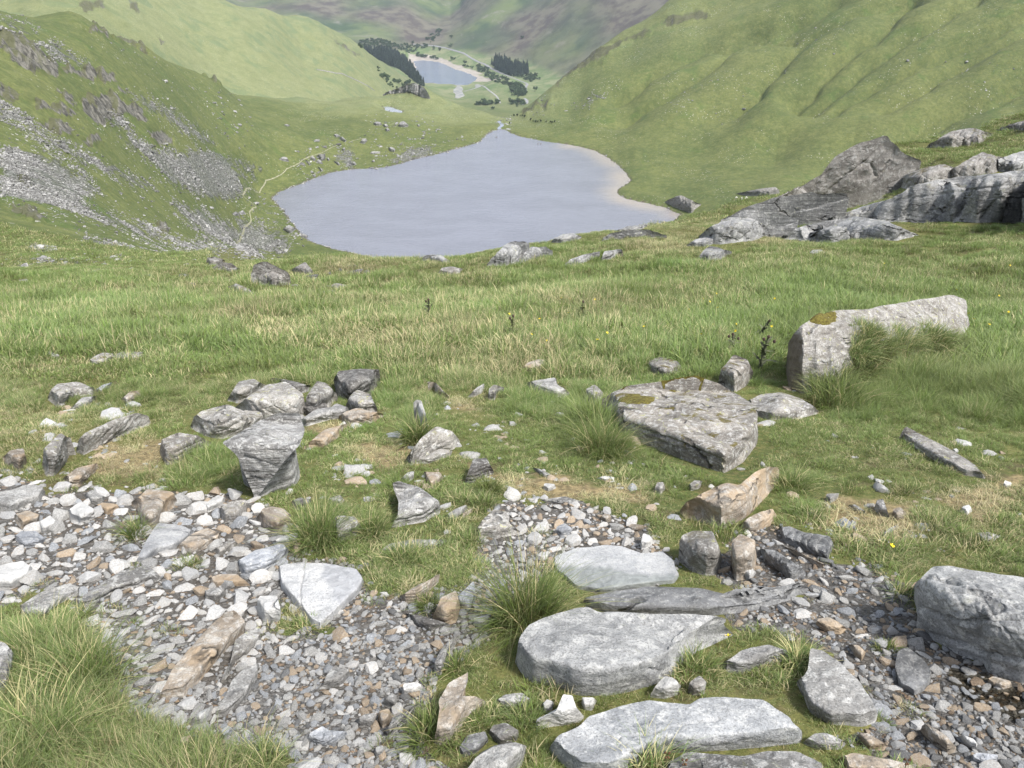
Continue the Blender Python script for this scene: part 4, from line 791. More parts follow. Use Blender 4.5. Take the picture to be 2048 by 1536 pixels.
for lab, mt, ff, pts in (
    ("cream rough rock like a fallen tooth beside a dark tuft", 'tan', .24, zz(512, 1152, .25, [(1420, 1340), (1450, 1180), (1470, 1060), (1460, 1000), (1540, 850), (1640, 800), (1700, 760), (1690, 860), (1640, 960), (1760, 960), (1850, 1010), (1840, 1060), (1700, 1140), (1640, 1220), (1560, 1330), (1470, 1360)])),
    ("narrow grey rock standing on edge beside a green tuft", 'strata', .3, zz(512, 1152, .25, [(1420, 790), (1430, 680), (1500, 560), (1600, 470), (1640, 470), (1580, 580), (1520, 700), (1480, 800)])),
    ("thin layered shard at an angle in the lower gravel", 'strata', .4, zz(512, 1152, .25, [(1040, 1300), (1060, 1200), (1180, 1100), (1300, 1020), (1350, 1060), (1260, 1140), (1160, 1220), (1070, 1310)])),
    ("grey triangular stone with a white tip in the lower gravel", 'grey', .35, zz(512, 1152, .25, [(470, 920), (540, 860), (560, 800), (620, 720), (740, 740), (760, 800), (690, 870), (600, 900)])),
    ("white blocky stone in gravel beside the toothlike rock", 'white', .5, zz(512, 1152, .25, [(1165, 930), (1180, 860), (1290, 845), (1340, 880), (1330, 930), (1260, 950), (1180, 965)])),
    ("wedge-shaped pale stone with a shaded side in the gravel", 'grey', .5, zz(512, 1152, .25, [(1000, 1030), (1080, 930), (1130, 960), (1130, 1040), (1110, 1075)])),
    ("cream egg-shaped stone upright in the lower gravel", 'tan', .5, zz(512, 1152, .25, [(970, 1150), (985, 1080), (1060, 1060), (1095, 1110), (1060, 1200), (1010, 1230)])),
    ("light grey stone with flat top touching the egg-shaped stone", 'grey', .5, zz(512, 1152, .25, [(785, 1160), (860, 1110), (960, 1090), (975, 1150), (940, 1200), (830, 1210)])),
    ("bluish smooth rock low at the gravel edge by bottom grass", 'slate', .4, zz(512, 1152, .25, [(400, 1330), (440, 1250), (530, 1200), (600, 1240), (720, 1240), (740, 1290), (640, 1350), (500, 1370)])),
    ("small round grey rock between bottom grass and gravel", 'grey', .5, zz(512, 1152, .25, [(945, 1410), (960, 1370), (1010, 1355), (1035, 1390), (1010, 1450), (960, 1455)])),
    ("long speckled tan slab running up through the white rubble", 'tan', .12, zz(0, 1152, .25, [(1260, 1000), (1320, 860), (1380, 740), (1500, 600), (1680, 400), (1800, 290), (1880, 270), (1990, 390), (1960, 460), (1840, 560), (1720, 700), (1600, 840), (1480, 970), (1360, 990)])),
    ("long grey slab parallel to the speckled tan slab", 'grey', .14, zz(0, 1152, .25, [(1710, 1140), (1740, 1050), (1800, 960), (1860, 830), (1960, 730), (2070, 690), (2060, 820), (1990, 950), (1900, 1060), (1800, 1130)])),
    ("upper grey slab between the speckled tan slab and the gravel", 'lichen', .14, zz(0, 1152, .25, [(1760, 870), (1840, 700), (1880, 510), (1980, 440), (2080, 400), (2090, 520), (1960, 640), (1880, 700), (1820, 820)])),
    ("grey boulder cut by the photo's side beside a long tussock", 'grey', .4, [(-50, 1310), (-10, 1278), (14, 1288), (30, 1310), (28, 1345), (12, 1400), (-30, 1420)]),
    ("sharp white stone standing in the lower rubble", 'white', .5, zz(0, 1152, .25, [(1520, 1200), (1560, 1130), (1640, 1080), (1700, 1030), (1710, 1070), (1660, 1160), (1600, 1220)])),
    ("squared slate block split by a dark line in lower rubble", 'slate', .45, zz(0, 1152, .25, [(1735, 1260), (1820, 1195), (1880, 1230), (1850, 1270), (1790, 1320)])),
    ("cream rock at the grass edge of the lower rubble", 'tan', .5, zz(0, 1152, .25, [(1425, 1340), (1450, 1290), (1520, 1275), (1555, 1310), (1500, 1380), (1450, 1400)])),
    ("pale rock cut by the bottom edge beside the smooth slab", 'grey', .4, [(930, 1545), (950, 1515), (985, 1494), (1030, 1484), (1055, 1492), (1045, 1530), (1010, 1575), (935, 1580)]),
    ("dark sunken rock in moss between cream rock and bottom slab", 'dark', .3, [(975, 1470), (985, 1450), (1012, 1446), (1040, 1462), (1034, 1482), (1000, 1492)]),
    ("flat dark slab sunk in moss below the toothlike rock", 'wet', .2, [(915, 1500), (935, 1470), (970, 1462), (978, 1482), (950, 1508), (925, 1516)]),
    ("small pale stone beside the white tapering stone", 'white', .5, [(1082, 1412), (1094, 1398), (1108, 1404), (1104, 1424), (1088, 1428)]),
    ("white tapering stone below the biggest flat slab", 'white', .45, zz(1024, 1152, .25, [(355, 1080), (410, 940), (480, 950), (510, 1040), (580, 1130), (540, 1170), (440, 1190), (300, 1210), (190, 1250), (170, 1190), (260, 1130)])),
    ("grey block in moss under the corner of the biggest slab", 'grey', .45, zz(1024, 1152, .25, [(-150, 1010), (-60, 950), (80, 930), (165, 1000), (140, 1050), (20, 1060), (-100, 1060)])),
    ("cream rough stone under the middle of the biggest slab", 'white', .5, zz(1024, 1152, .25, [(555, 1020), (560, 970), (650, 970), (685, 1000), (640, 1080), (580, 1075)])),
    ("white rounded triangular stone in grass below the biggest slab", 'white', .5, zz(1024, 1152, .25, [(1095, 970), (1140, 890), (1220, 800), (1290, 810), (1355, 880), (1330, 950), (1230, 985)])),
    ("speckled brown stone in grass beside the white triangular stone", 'lichen', .5, zz(1024, 1152, .25, [(1400, 930), (1420, 850), (1500, 795), (1560, 850), (1540, 950), (1450, 960)])),
    ("pale stone beside the big tussock at the gravel edge", 'white', .5, zz(512, 1152, .25, [(1735, 390), (1740, 340), (1830, 310), (1890, 330), (1860, 390), (1780, 410)])),
    ("low pale rock in turf above the bottom stones near wet gravel", 'grey', .4, zz(1536, 1152, .25, [(270, 1340), (370, 1260), (460, 1255), (560, 1290), (640, 1340), (590, 1390), (400, 1390)])),
    ("buff rock at the foot of the tilted slab", 'tan', .4, zz(1536, 1152, .25, [(700, 1270), (800, 1255), (900, 1320), (970, 1370), (930, 1400), (810, 1390), (740, 1330)])),
    ("pinkish long rock along the bottom edge by the wet gravel", 'tan', .35, zz(1536, 1152, .25, [(580, 1450), (680, 1410), (860, 1450), (1080, 1480), (1210, 1530), (1200, 1600), (640, 1600)])),
    ("oblong cream-topped stone lying in the wet gravel", 'tan', .4, zz(1536, 1152, .25, [(1215, 1240), (1230, 1200), (1280, 1180), (1400, 1270), (1510, 1370), (1500, 1410), (1430, 1430), (1320, 1350)])),
    ("white slipper-shaped stone in the wet gravel", 'white', .45, zz(1536, 1152, .25, [(1510, 1290), (1560, 1270), (1650, 1310), (1695, 1360), (1670, 1400), (1590, 1360)])),
    ("orange and white stone in the wet gravel above the tilted slab", 'tan', .4, zz(1536, 1152, .25, [(375, 400), (400, 340), (490, 330), (570, 370), (640, 430), (580, 470), (470, 450)])),
    ("orange-brown pointed stone standing in the wet gravel", 'tan', .5, zz(1536, 1152, .25, [(635, 550), (720, 550), (785, 610), (750, 680), (690, 640)])),
    ("slate block at the bottom of the wet gravel", 'slate', .4, zz(1536, 1152, .25, [(1620, 1440), (1680, 1410), (1840, 1430), (1850, 1480), (1760, 1520), (1640, 1490)])),
    ("flat submerged rock with white patches in the wet gravel", 'wet', .12, zz(1536, 1152, .25, [(1010, 770), (1040, 600), (1120, 570), (1240, 660), (1320, 780), (1290, 900), (1180, 960), (1060, 900)])),
    ("reddish wet stone under the massive layered boulder", 'tan', .4, zz(1536, 1152, .25, [(1740, 830), (1800, 800), (1940, 840), (1960, 900), (1880, 920), (1770, 880)])),
    ("small grey rock beside the brown stone in worn turf", 'grey', .5, zz(1536, 900, .25, [(845, 480), (870, 400), (920, 390), (960, 500), (970, 545), (890, 520)])),
    ("brown rounded stone in worn turf", 'tan', .5, zz(1536, 900, .25, [(990, 530), (1000, 470), (1060, 455), (1110, 500), (1090, 550), (1030, 560)])),
    ("flat grey stone lying in worn turf near the wet gravel", 'grey', .35, zz(1536, 900, .25, [(640, 440), (700, 435), (780, 490), (790, 520), (720, 500)])),
    ("two-tone grey stone at the rim of worn turf", 'grey', .5, zz(1536, 900, .25, [(455, 400), (470, 350), (570, 345), (560, 390), (500, 430)])),
    ("thin bright plate in worn turf beside the brown stone", 'slate', .35, zz(1536, 900, .25, [(920, 680), (960, 630), (1040, 595), (1050, 620), (980, 670), (930, 695)])),
    ("grey angular plate in turf below the long streaked slab", 'grey', .35, zz(1536, 900, .25, [(1650, 665), (1760, 655), (1875, 685), (1800, 740), (1720, 740)])),
    ("white speckled stone in worn turf by the photo's side", 'white', .5, zz(1536, 900, .25, [(1530, 490), (1560, 450), (1610, 435), (1640, 490), (1590, 525)])),
    ("bright blue-white stone beside a bare soil patch", 'white', .5, zz(1536, 900, .25, [(1880, 290), (1895, 240), (1955, 265), (1945, 300), (1900, 305)])),
    ("white angular rock at the upper end of the pebble fan", 'white', .5, zz(1024, 900, .25, [(245, 310), (260, 265), (340, 270), (355, 305), (290, 335)])),
    ("cream triangular rock at the grassy rim of the pebble fan", 'white', .5, zz(1024, 900, .25, [(1025, 760), (1050, 665), (1100, 680), (1150, 740), (1070, 800), (1030, 800)])),
    ("cream flat rock above the smooth pale slab's far edge", 'tan', .45, zz(1024, 900, .25, [(900, 620), (960, 590), (1050, 600), (1060, 635), (960, 650)])),
    ("blue-grey rock with a white vein in the pebble fan", 'slate', .5, zz(1024, 900, .25, [(335, 680), (360, 610), (420, 585), (490, 630), (470, 670), (400, 700)])),
    ("buff angular rock under grass at the top of the pebble fan", 'tan', .5, zz(1024, 900, .25, [(700, 560), (740, 505), (790, 520), (800, 570), (750, 580)])),
    ("grey lichened stone in grass above the saddle boulder", 'lichen', .5, zz(1024, 900, .25, [(1130, 340), (1160, 260), (1210, 255), (1230, 310), (1190, 360)])),
    ("pale craggy stone in grass beside the saddle boulder", 'lichen', .5, zz(1024, 900, .25, [(1400, 290), (1460, 240), (1530, 250), (1500, 310), (1430, 330)])),
    ("pair of thin plates lying flush in dry turf", 'strata', .3, zz(1024, 900, .25, [(220, 400), (320, 385), (420, 370), (580, 415), (560, 430), (400, 430), (280, 420)])),
    ("layered sliver of rock in dry turf", 'strata', .35, zz(1024, 900, .25, [(150, 140), (220, 150), (320, 200), (330, 225), (260, 220)])),
    ("flat pale stone in dry turf above the dry grass slope", 'white', .4, zz(1024, 900, .25, [(675, 225), (750, 205), (825, 220), (820, 240), (740, 245)]))):
    rock('rock', lab, 'rock', mt, pts, ff, fac=.05 if ff < .2 else .10, strata=.5 if mt in ('strata', 'slate') else .15)
# ---- in the meadow
rock('boulder', "big flat-topped lichened boulder with mossy ledges in the meadow", 'boulder', 'moss', [(1200, 802), (1225, 785), (1262, 772), (1330, 764), (1392, 754), (1440, 770), (1478, 788), (1505, 805), (1520, 830), (1518, 890), (1490, 922), (1450, 947), (1410, 937), (1330, 904), (1270, 882), (1238, 862), (1222, 830)], .24, fac=.045, rough=.03, strata=.1, ribs=(2.0, 8, .02), cl=[([(1225, 800), (1330, 832), (1440, 872), (1520, 884)], 3.0, .035), ([(1300, 778), (1400, 812), (1510, 852)], 2.5, .028), ([(1255, 848), (1360, 884), (1455, 930)], 3.0, .035), ([(1415, 792), (1495, 826)], 2.5, .025), ([(1330, 905), (1380, 880), (1470, 905)], 2.5, .02)], R=30, NS=120)
rock('boulder', "low grey-white rock abutting the big flat-topped boulder", 'boulder', 'lichen', [(1492, 802), (1520, 788), (1560, 784), (1600, 796), (1628, 812), (1642, 827), (1600, 838), (1540, 840), (1500, 832)], .35, fac=.09)
rock('boulder', "long whale-backed boulder with moss cap and grass on its flank", 'boulder', 'whale', [(1571, 725), (1578, 685), (1598, 652), (1635, 630), (1690, 620), (1745, 616), (1800, 606), (1850, 597), (1898, 589), (1930, 601), (1941, 635), (1938, 690), (1870, 728), (1770, 756), (1690, 778), (1640, 788), (1602, 790), (1577, 772)], .8, fac=.055, rough=.05, R=34, NS=140, dm=3.5, rnd_=.2, jit=.045, ribs=(1.75, 6, .012), tone=[[(1560, 700), (1580, 660), (1604, 668), (1600, 720), (1606, 800), (1560, 800)]], cl=[([(1600, 690), (1660, 660), (1760, 640), (1880, 640), (1940, 650)], 3, .02), ([(1690, 620), (1670, 680), (1640, 720)], 3, .02), ([(1780, 606), (1800, 650)], 2.5, .015)])  # tone outline darkens the shaded end in the rock colour itself
rock('rock', "grey rock just behind the big flat-topped boulder", 'rock', 'moss', [(1288, 724), (1320, 713), (1356, 722), (1368, 742), (1330, 754), (1300, 745)], .4)
rock('rock', "knobbly rock with orange moss below two thistles", 'rock', 'moss', [(1434, 772), (1442, 738), (1468, 709), (1495, 719), (1507, 745), (1498, 768), (1470, 786)], .55, fac=.12)
rock('flat_rock', "long streaked slab slanting down through the turf", 'rock', 'lichen', [(1799, 872), (1811, 852), (1840, 868), (1900, 898), (1950, 929), (1974, 958), (1930, 952), (1870, 922), (1822, 892)], .14, strata=.3)
M4 = lambda p: [(.342*x, 420+.342*y) for x, y in p]
M5 = lambda p: [(680+.342*x, 420+.342*y) for x, y in p]
for lab, mt, ff, pts, kw in (
    ("rough grey rock wedged between the two largest cluster boulders", 'lichen', .5, [(468, 842), (490, 822), (520, 826), (530, 846), (505, 862), (478, 858)], {}),
    ("dark split rock under the steep pointed boulder", 'dark', .5, [(590, 820), (618, 802), (650, 808), (655, 824), (620, 832)], {}),
    ("pale angular chock between pointed boulder and tan flat boulder", 'grey', .5, [(652, 826), (672, 808), (695, 816), (690, 834), (665, 838)], {}),
    ("low grey slab showing at the foot of the largest cluster boulder", 'grey', .35, [(545, 842), (575, 826), (605, 830), (612, 842), (575, 850)], {}),
    ("rounded lichened boulder at the back of the boulder cluster", 'lichen', .5, M4([(1335, 1110), (1400, 1010), (1480, 995), (1545, 1030), (1500, 1090), (1400, 1125)]), {}),
    ("largest grey lichened boulder in the middle of the cluster", 'lichen', .5, M4([(1385, 1160), (1470, 1090), (1560, 1035), (1660, 1015), (1750, 1080), (1775, 1180), (1700, 1215), (1550, 1225), (1460, 1210)]), dict(fac=.1)),
    ("low dark boulder behind the largest one in the cluster", 'dark', .5, M4([(1565, 1020), (1600, 985), (1700, 1000), (1815, 1030), (1800, 1060), (1720, 1075), (1640, 1030)]), {}),
    ("steep pointed boulder between largest boulder and dark cube", 'lichen', .5, M4([(1790, 1180), (1800, 1090), (1855, 1010), (1900, 1020), (1965, 1080), (1940, 1140), (1850, 1190)]), dict(fac=.14)),
    ("dark cube-like boulder with a flat lichened top in the cluster", 'dark', .6, M5([(-20, 1040), (-30, 1000), (0, 945), (110, 940), (216, 942), (216, 1005), (165, 1090), (60, 1110), (-10, 1090)]), dict(fac=.1)),
    ("lichened triangular boulder leaning on the dark cube boulder", 'lichen', .5, M5([(35, 1160), (60, 1100), (100, 1058), (170, 1078), (216, 1180), (120, 1180)]), dict(fac=.14)),
    ("tan flat boulder at the foot of the dark cube boulder", 'tan', .45, M5([(-5, 1215), (40, 1180), (100, 1163), (262, 1200), (180, 1242), (60, 1262)]), {}),
    ("pale long rock between anvil rock and tan flat boulder", 'grey', .4, M4([(1745, 1245), (1850, 1168), (1990, 1148), (2015, 1200), (1900, 1232), (1800, 1262)]), {}),
    ("pinkish flat rock in dry turf behind the anvil rock", 'tan', .35, M4([(1785, 1385), (1900, 1288), (2015, 1258), (1980, 1325), (1900, 1385)]), {}),
    ("rounded boulder with yellow lichen beside the anvil rock", 'lichen', .5, M4([(1125, 1270), (1145, 1210), (1190, 1180), (1330, 1146), (1420, 1190), (1455, 1240), (1450, 1290), (1290, 1332), (1200, 1312)]), dict(fac=.09)),
    ("anvil-shaped layered rock overhanging the grassy bank", 'strata', .62, [(453, 886), (482, 871), (520, 848), (552, 835), (592, 834), (603, 862), (590, 893), (568, 915), (548, 942), (530, 968), (512, 988), (497, 950), (478, 908)], dict(fac=.06, strata=.05, rough=.03, R=28, NS=100, gb=True, dm=.9, ribs=(1.85, 5, .03))),
    ("squat mossy rock with white front below the rounded boulder", 'moss', .5, M4([(945, 1410), (955, 1345), (1045, 1308), (1150, 1328), (1235, 1372), (1120, 1425), (1040, 1470), (975, 1485)]), {}),
    ("long low lichened boulder in grass uphill of the rusty rock", 'lichen', .45, M4([(460, 1405), (480, 1340), (510, 1305), (650, 1240), (780, 1198), (850, 1215), (865, 1262), (700, 1325), (600, 1372), (500, 1425)]), {}),
    ("upright rough grey rock beside a dark green tuft", 'lichen', .6, M4([(250, 1510), (262, 1400), (350, 1318), (405, 1350), (385, 1470), (320, 1545), (270, 1545)]), {}),
    ("buff rock standing alone in grass above the rubble", 'tan', .55, M4([(20, 1450), (60, 1410), (132, 1398), (154, 1480), (110, 1530), (40, 1490)]), {}),
    ("rounded grey boulder with yellow lichen in the open meadow", 'lichen', .5, M4([(285, 1105), (310, 1050), (345, 1025), (450, 1008), (545, 1050), (535, 1095), (420, 1110), (350, 1150)]), {}),
    ("low pointed rock at the foot of the open meadow boulder", 'grey', .4, M4([(405, 1175), (480, 1100), (575, 1088), (520, 1145)]), {}),
    ("thin slab tilted behind the open meadow boulder", 'slate', .4, M4([(540, 1065), (600, 1025), (650, 1010), (655, 1030), (590, 1075)]), {}),
    ("small pinkish rock with a dry tuft in the open meadow", 'tan', .5, M4([(710, 1110), (760, 1065), (810, 1060), (800, 1110), (740, 1145)]), {}),
    ("blue-grey boulder with yellow lichen crossing the long grass", 'lichen', .5, M4([(655, 880), (670, 850), (720, 832), (830, 832), (826, 880), (760, 892), (690, 892)]), {}),
    ("mossy low rock beside the blue-grey boulder in long grass", 'moss', .45, M4([(505, 890), (560, 855), (600, 838), (655, 842), (660, 880), (600, 912), (540, 915)]), {}),
    ("small grey rock alone in long grass near mossy rock", 'grey', .5, M4([(270, 850), (290, 826), (340, 845), (365, 872), (310, 880)]), {}),
    ("lichened rock with a mossy dent above the grassy ridge", 'lichen', .5, M5([(398, 1445), (440, 1395), (480, 1338), (560, 1276), (640, 1300), (690, 1360), (650, 1400), (560, 1412), (500, 1445), (420, 1490)]), dict(fac=.12)),
    ("yellow-lichened flat stone at the foot of the dented rock", 'lichen', .35, M5([(440, 1480), (500, 1440), (580, 1400), (650, 1410), (640, 1440), (520, 1480)]), {}),
    ("white standing stone slanting out of a long tuft", 'white', .6, M5([(432, 1135), (450, 1118), (475, 1122), (500, 1200), (515, 1310), (472, 1285), (450, 1220)]), {}),
    ("pale wedge rock with a tan cap in the middle turf", 'grey', .4, M5([(1075, 1015), (1150, 1000), (1255, 984), (1265, 1022), (1342, 1070), (1270, 1105), (1150, 1065)]), dict(fac=.12)),
    ("tan wedge leaning out of the middle turf", 'tan', .5, M5([(515, 1010), (560, 1012), (645, 1105), (590, 1095)]), {}),
    ("narrow grey wedge in the middle turf", 'grey', .5, M5([(748, 1095), (800, 1040), (840, 1018), (835, 1065), (790, 1090)]), {}),
    ("small upright rock with forked top in the middle turf", 'lichen', .6, M5([(868, 1105), (875, 1045), (900, 1025), (955, 1040), (920, 1070), (905, 1110)]), {}),
    ("dark rounded rock against the big flat-topped boulder", 'lichen', .6, M5([(1438, 1110), (1445, 1050), (1490, 1025), (1535, 1070), (1530, 1120), (1480, 1130)]), {}),
    ("pinkish stony bare mound in the middle turf", 'tan', .35, M5([(1065, 930), (1100, 895), (1170, 872), (1210, 890), (1190, 920), (1120, 945)]), {})):
    kw = dict(dict(fac=.10, strata=.25, rnd_=.02), **kw); pc = np.array(pts).mean(0); pts = [tuple(pc+(np.array(p)-pc)*1.12) for p in pts]
    rock('boulder' if 'boulder' in lab else 'rock', lab, 'boulder' if 'boulder' in lab else 'rock', mt, pts, ff, **kw)
# ---- along the brow and on the spur
def crag(label, mat, pts, ff, name='rock_outcrop', **kw): return rock(name, label, 'outcrop', mat, pts, ff, **dict(dict(fac=.06, rough=.035, strata=.12, dm=1.1, R=28, NS=110, jit=.065, ribs=(.55, 6, .04)), **kw))
crag("square rough rock slab standing on the brow above the tarn", 'crag', M4([(1465, 400), (1480, 320), (1545, 298), (1620, 330), (1690, 370), (1695, 430), (1600, 455), (1500, 440)]), .5, dm=.4, ribs=(.6, 4, .04))
crag("dark ragged rock in grass in front of the square brow slab", 'crag', M4([(1330, 450), (1380, 428), (1450, 458), (1525, 520), (1470, 535), (1390, 495)]), .5)
crag("jagged pale rock fin beside the square brow slab", 'crag', M4([(1690, 360), (1730, 330), (1785, 305), (1845, 372), (1830, 388), (1725, 380)]), .6)
crag("black overhanging boulder at the foot of the scree", 'dark' if False else 'crag', M4([(1205, 300), (1215, 280), (1250, 272), (1320, 292), (1300, 318), (1225, 322)]), .6, name='boulder', strata=.1)
crag("grey flat rock beside the black overhanging boulder", 'crag', M4([(1230, 345), (1290, 305), (1350, 310), (1410, 350), (1380, 368), (1270, 360)]), .4, name='boulder')
crag("tall smooth ribbed crag on the brow in front of the water", 'slabcrag', M5([(850, 332), (900, 270), (950, 215), (1000, 186), (1080, 182), (1110, 205), (1100, 250), (1050, 312), (960, 328)]), .7)
crag("rounded crag shoulder beside the tall ribbed crag", 'slabcrag', M5([(1045, 315), (1080, 250), (1120, 215), (1200, 215), (1245, 240), (1240, 265), (1120, 295)]), .6)
crag("low double hump of rock on the brow before the water", 'slabcrag', M5([(470, 292), (500, 265), (540, 260), (600, 268), (650, 305), (600, 322), (530, 305)]), .6)
crag("small mossy hump in grass under the double hump", 'crag', M5([(570, 370), (600, 335), (650, 330), (725, 345), (700, 368), (640, 385)]), .5)
crag("pale knotted outcrop in yellow grass near the brow", 'slabcrag', M5([(1295, 335), (1345, 290), (1420, 262), (1525, 240), (1500, 275), (1400, 322)]), .5)
crag("grey block with grassy foot at the end of the knotted outcrop", 'slabcrag', M5([(1525, 300), (1545, 240), (1645, 228), (1660, 250), (1600, 285)]), .6)
crag("smooth rock back at the near shore of the tarn", 'slabcrag', M5([(1550, 98), (1600, 60), (1640, 38), (1700, 28), (1775, 38), (1740, 62), (1650, 90)]), .5)
crag("second smooth rock back inland of the tarn's near shore", 'slabcrag', M5([(1600, 128), (1680, 95), (1800, 84), (1790, 105), (1700, 130)]), .5)
crag("long humped outcrop among yellow grass above the near shore", 'slabcrag', M5([(1520, 185), (1570, 140), (1650, 122), (1790, 112), (1915, 150), (1880, 165), (1760, 160), (1640, 165)]), .5)
crag("rock hump breaking the brow against the water", 'slabcrag', M5([(1230, 190), (1260, 160), (1310, 138), (1370, 135), (1420, 160), (1380, 180), (1300, 195)]), .5)
crag("long steep slab wall with slanting cracks on the spur", 'slabcrag', [(1700, 442), (1725, 430), (1768, 402), (1811, 376), (1857, 364), (1912, 356), (1990, 346), (2060, 334), (2180, 330), (2200, 440), (2048, 447), (1950, 446), (1873, 445), (1790, 446)], .85, R=40, NS=170, strata=.02, fac=.02, rough=.012, dm=.35, ribs=(.62, 9, .006), cl=[([(1834, 372), (1820, 400), (1806, 436)], 2.2, .022), ([(1908, 392), (1885, 420), (1860, 446)], 2.2, .025), ([(1965, 358), (1935, 396), (1905, 446)], 3.0, .02), ([(2012, 366), (1988, 404), (1960, 447)], 3.4, .025), ([(2040, 342), (2022, 380), (2008, 440)], 3.0, .02), ([(1768, 405), (1900, 385), (2060, 365)], 2.5, .012)])
crag("low lichened slab with mossy hollow in front of the slab wall", 'slabcrag', [(1558, 478), (1584, 457), (1639, 445), (1709, 433), (1768, 441), (1838, 469), (1795, 482), (1717, 479), (1662, 486), (1600, 482)], .6, R=26, NS=100)
crag("split grey rock ribs at the tip of the spur", 'slabcrag', [(1393, 475), (1432, 445), (1498, 418), (1560, 428), (1602, 441), (1545, 470), (1498, 482), (1436, 490)], .55, R=26, NS=100)
crag("long low rib joining the spur tip to the great peaked crag", 'slabcrag', [(1402, 470), (1450, 436), (1500, 412), (1545, 396), (1610, 386), (1690, 388), (1700, 398), (1640, 416), (1580, 428), (1500, 456), (1440, 478)], .5, dm=1.5)
crag("broken ledge between lichened slab and slab wall", 'slabcrag', [(1636, 448), (1680, 428), (1728, 412), (1768, 400), (1800, 412), (1770, 432), (1720, 442), (1670, 452)], .5, dm=1.5)
crag("dark mossy ledges under the dark notched crag", 'crag', [(1772, 372), (1812, 350), (1850, 334), (1892, 328), (1922, 342), (1890, 362), (1830, 380)], .5, dm=1.5)
crag("upper ledge of rock above the slab wall", 'slabcrag', [(1985, 322), (2030, 306), (2075, 296), (2120, 300), (2120, 334), (2040, 346), (1995, 344)], .5, dm=1.5)
crag("pale ribbed rock face of the knoll rising before the far water", 'fellrock', [(764, 190), (776, 184), (796, 176), (812, 169), (830, 166), (846, 174), (856, 186), (860, 197), (846, 196), (832, 190), (818, 184), (800, 186), (782, 188)], .8, dm=1.5, ribs=(.25, 10, .05), fac=.05)
crag("small ribbed step below the long low rib", 'slabcrag', [(1370, 492), (1392, 478), (1424, 472), (1440, 482), (1412, 494)], .5)
crag("great peaked crag on the skyline of the spur", 'crag', [(1500, 424), (1555, 398), (1600, 375), (1643, 348), (1660, 326), (1678, 305), (1728, 282), (1775, 273), (1797, 297), (1844, 324), (1836, 338), (1791, 354), (1736, 377), (1678, 396), (1600, 412), (1521, 424)], .75, R=40, NS=160, strata=0, fac=.05, rough=.035, dm=.5, ribs=None, cl=[([(1778, 278), (1735, 320), (1690, 352), (1640, 402)], 2.6, .028), ([(1795, 300), (1772, 336), (1748, 372)], 3.0, .035), ([(1660, 340), (1620, 372), (1560, 405)], 2.4, .02), ([(1742, 330), (1752, 352)], 3.0, .025)])
crag("dark notched crag uphill of the great peaked crag", 'crag', [(1850, 295), (1875, 278), (1904, 262), (1951, 255), (1988, 270), (1955, 290), (1900, 296)], .6)
crag("tilted rock ribs between dark notched crag and slab wall", 'crag', [(1885, 352), (1912, 332), (1940, 316), (1965, 304), (1992, 312), (2031, 320), (1992, 346), (1912, 357)], .5)
crag("upper outcrop on the spur cut by the photo's side", 'crag', [(1985, 262), (2020, 248), (2060, 238), (2110, 236), (2110, 258), (2040, 262)], .5)
crag("pale pointed rock in yellow grass below the spur tip", 'slabcrag', [(1391, 522), (1405, 502), (1421, 491), (1464, 503), (1445, 519), (1415, 524)], .55)
crag("small grey rock in rough grass below the lichened slab", 'slabcrag', [(1612, 509), (1625, 500), (1642, 499), (1653, 506), (1635, 512)], .55)
crag("ribbed outcrop by the sheep below the spur", 'crag', [(1328, 404), (1345, 395), (1362, 390), (1402, 409), (1383, 427), (1350, 415)], .7)
crag("broken knoll of rock behind the three sheep", 'crag', [(1470, 388), (1495, 382), (1530, 376), (1552, 374), (1562, 386), (1530, 391), (1495, 392)], .6)
for lab, pts in (("flat rock by the stony rill at the foot of the scree", [(140, 604), (150, 601), (172, 604), (174, 616), (158, 620)]), ("dark flat rock with moss where meadow meets scree", [(172, 620), (178, 609), (205, 602), (240, 601), (252, 606), (220, 614), (195, 619)]),
                 ("mossy rock low in the meadow below the brow", [(655, 573), (672, 566), (694, 570), (690, 580), (668, 581)]), ("red-stained peat rock in a hollow of the meadow", [(640, 606), (650, 600), (664, 598), (660, 608)]),
                 ("grey rock in grass beside the scree foot", [(130, 578), (140, 572), (146, 580), (136, 585)]), ("flat outcrop at the foot of the scree near the photo's side", [(20, 596), (50, 588), (90, 592), (100, 598), (60, 603)])):
    rock('rock', lab, 'rock', 'crag', pts, .45, fac=.1)
# ============================================================ loose stones, gravel, scree
def ico(sub):
    import bmesh
    bm = bmesh.new(); bmesh.ops.create_icosphere(bm, subdivisions=sub, radius=1.0)
    V = np.array([v.co[:] for v in bm.verts]); Fc = np.array([[v.index for v in f.verts] for f in bm.faces]); bm.free(); return V, Fc
ICO = {k: ico(k) for k in (2, 3, 4)}
def stone_mesh(name, mat, seed, sub=3, flat=.5, aspect=.72, soft=26, noise=.05):
    r = np.random.default_rng(seed); D, Fc = ICO[sub]; n = r.normal(size=(11, 3)); n /= np.linalg.norm(n, axis=1, keepdims=True)
    n = np.concatenate([n, [[0, 0, 1], [0, 0, -1]]]); c = r.uniform(.62, 1.0, len(n)); c[-2:] = (.75, .7)
    k = np.maximum(D@n.T, 1e-3)/c; rad = (np.exp(soft*np.minimum(k, 3)).mean(1)); rad = soft/np.log(rad)
    rad = np.minimum(rad, 1.35); V = D*rad[:, None]
    V *= 1+noise*NZ.fbm3(V*2.6+seed, 3)[:, None]
    V *= np.array([1, aspect, flat]); V /= (V[:, 0].max()-V[:, 0].min()); V[:, 2] -= V[:, 2].min()
    return mesh_np(name, V, Fc, M[mat], True, sharp=30)
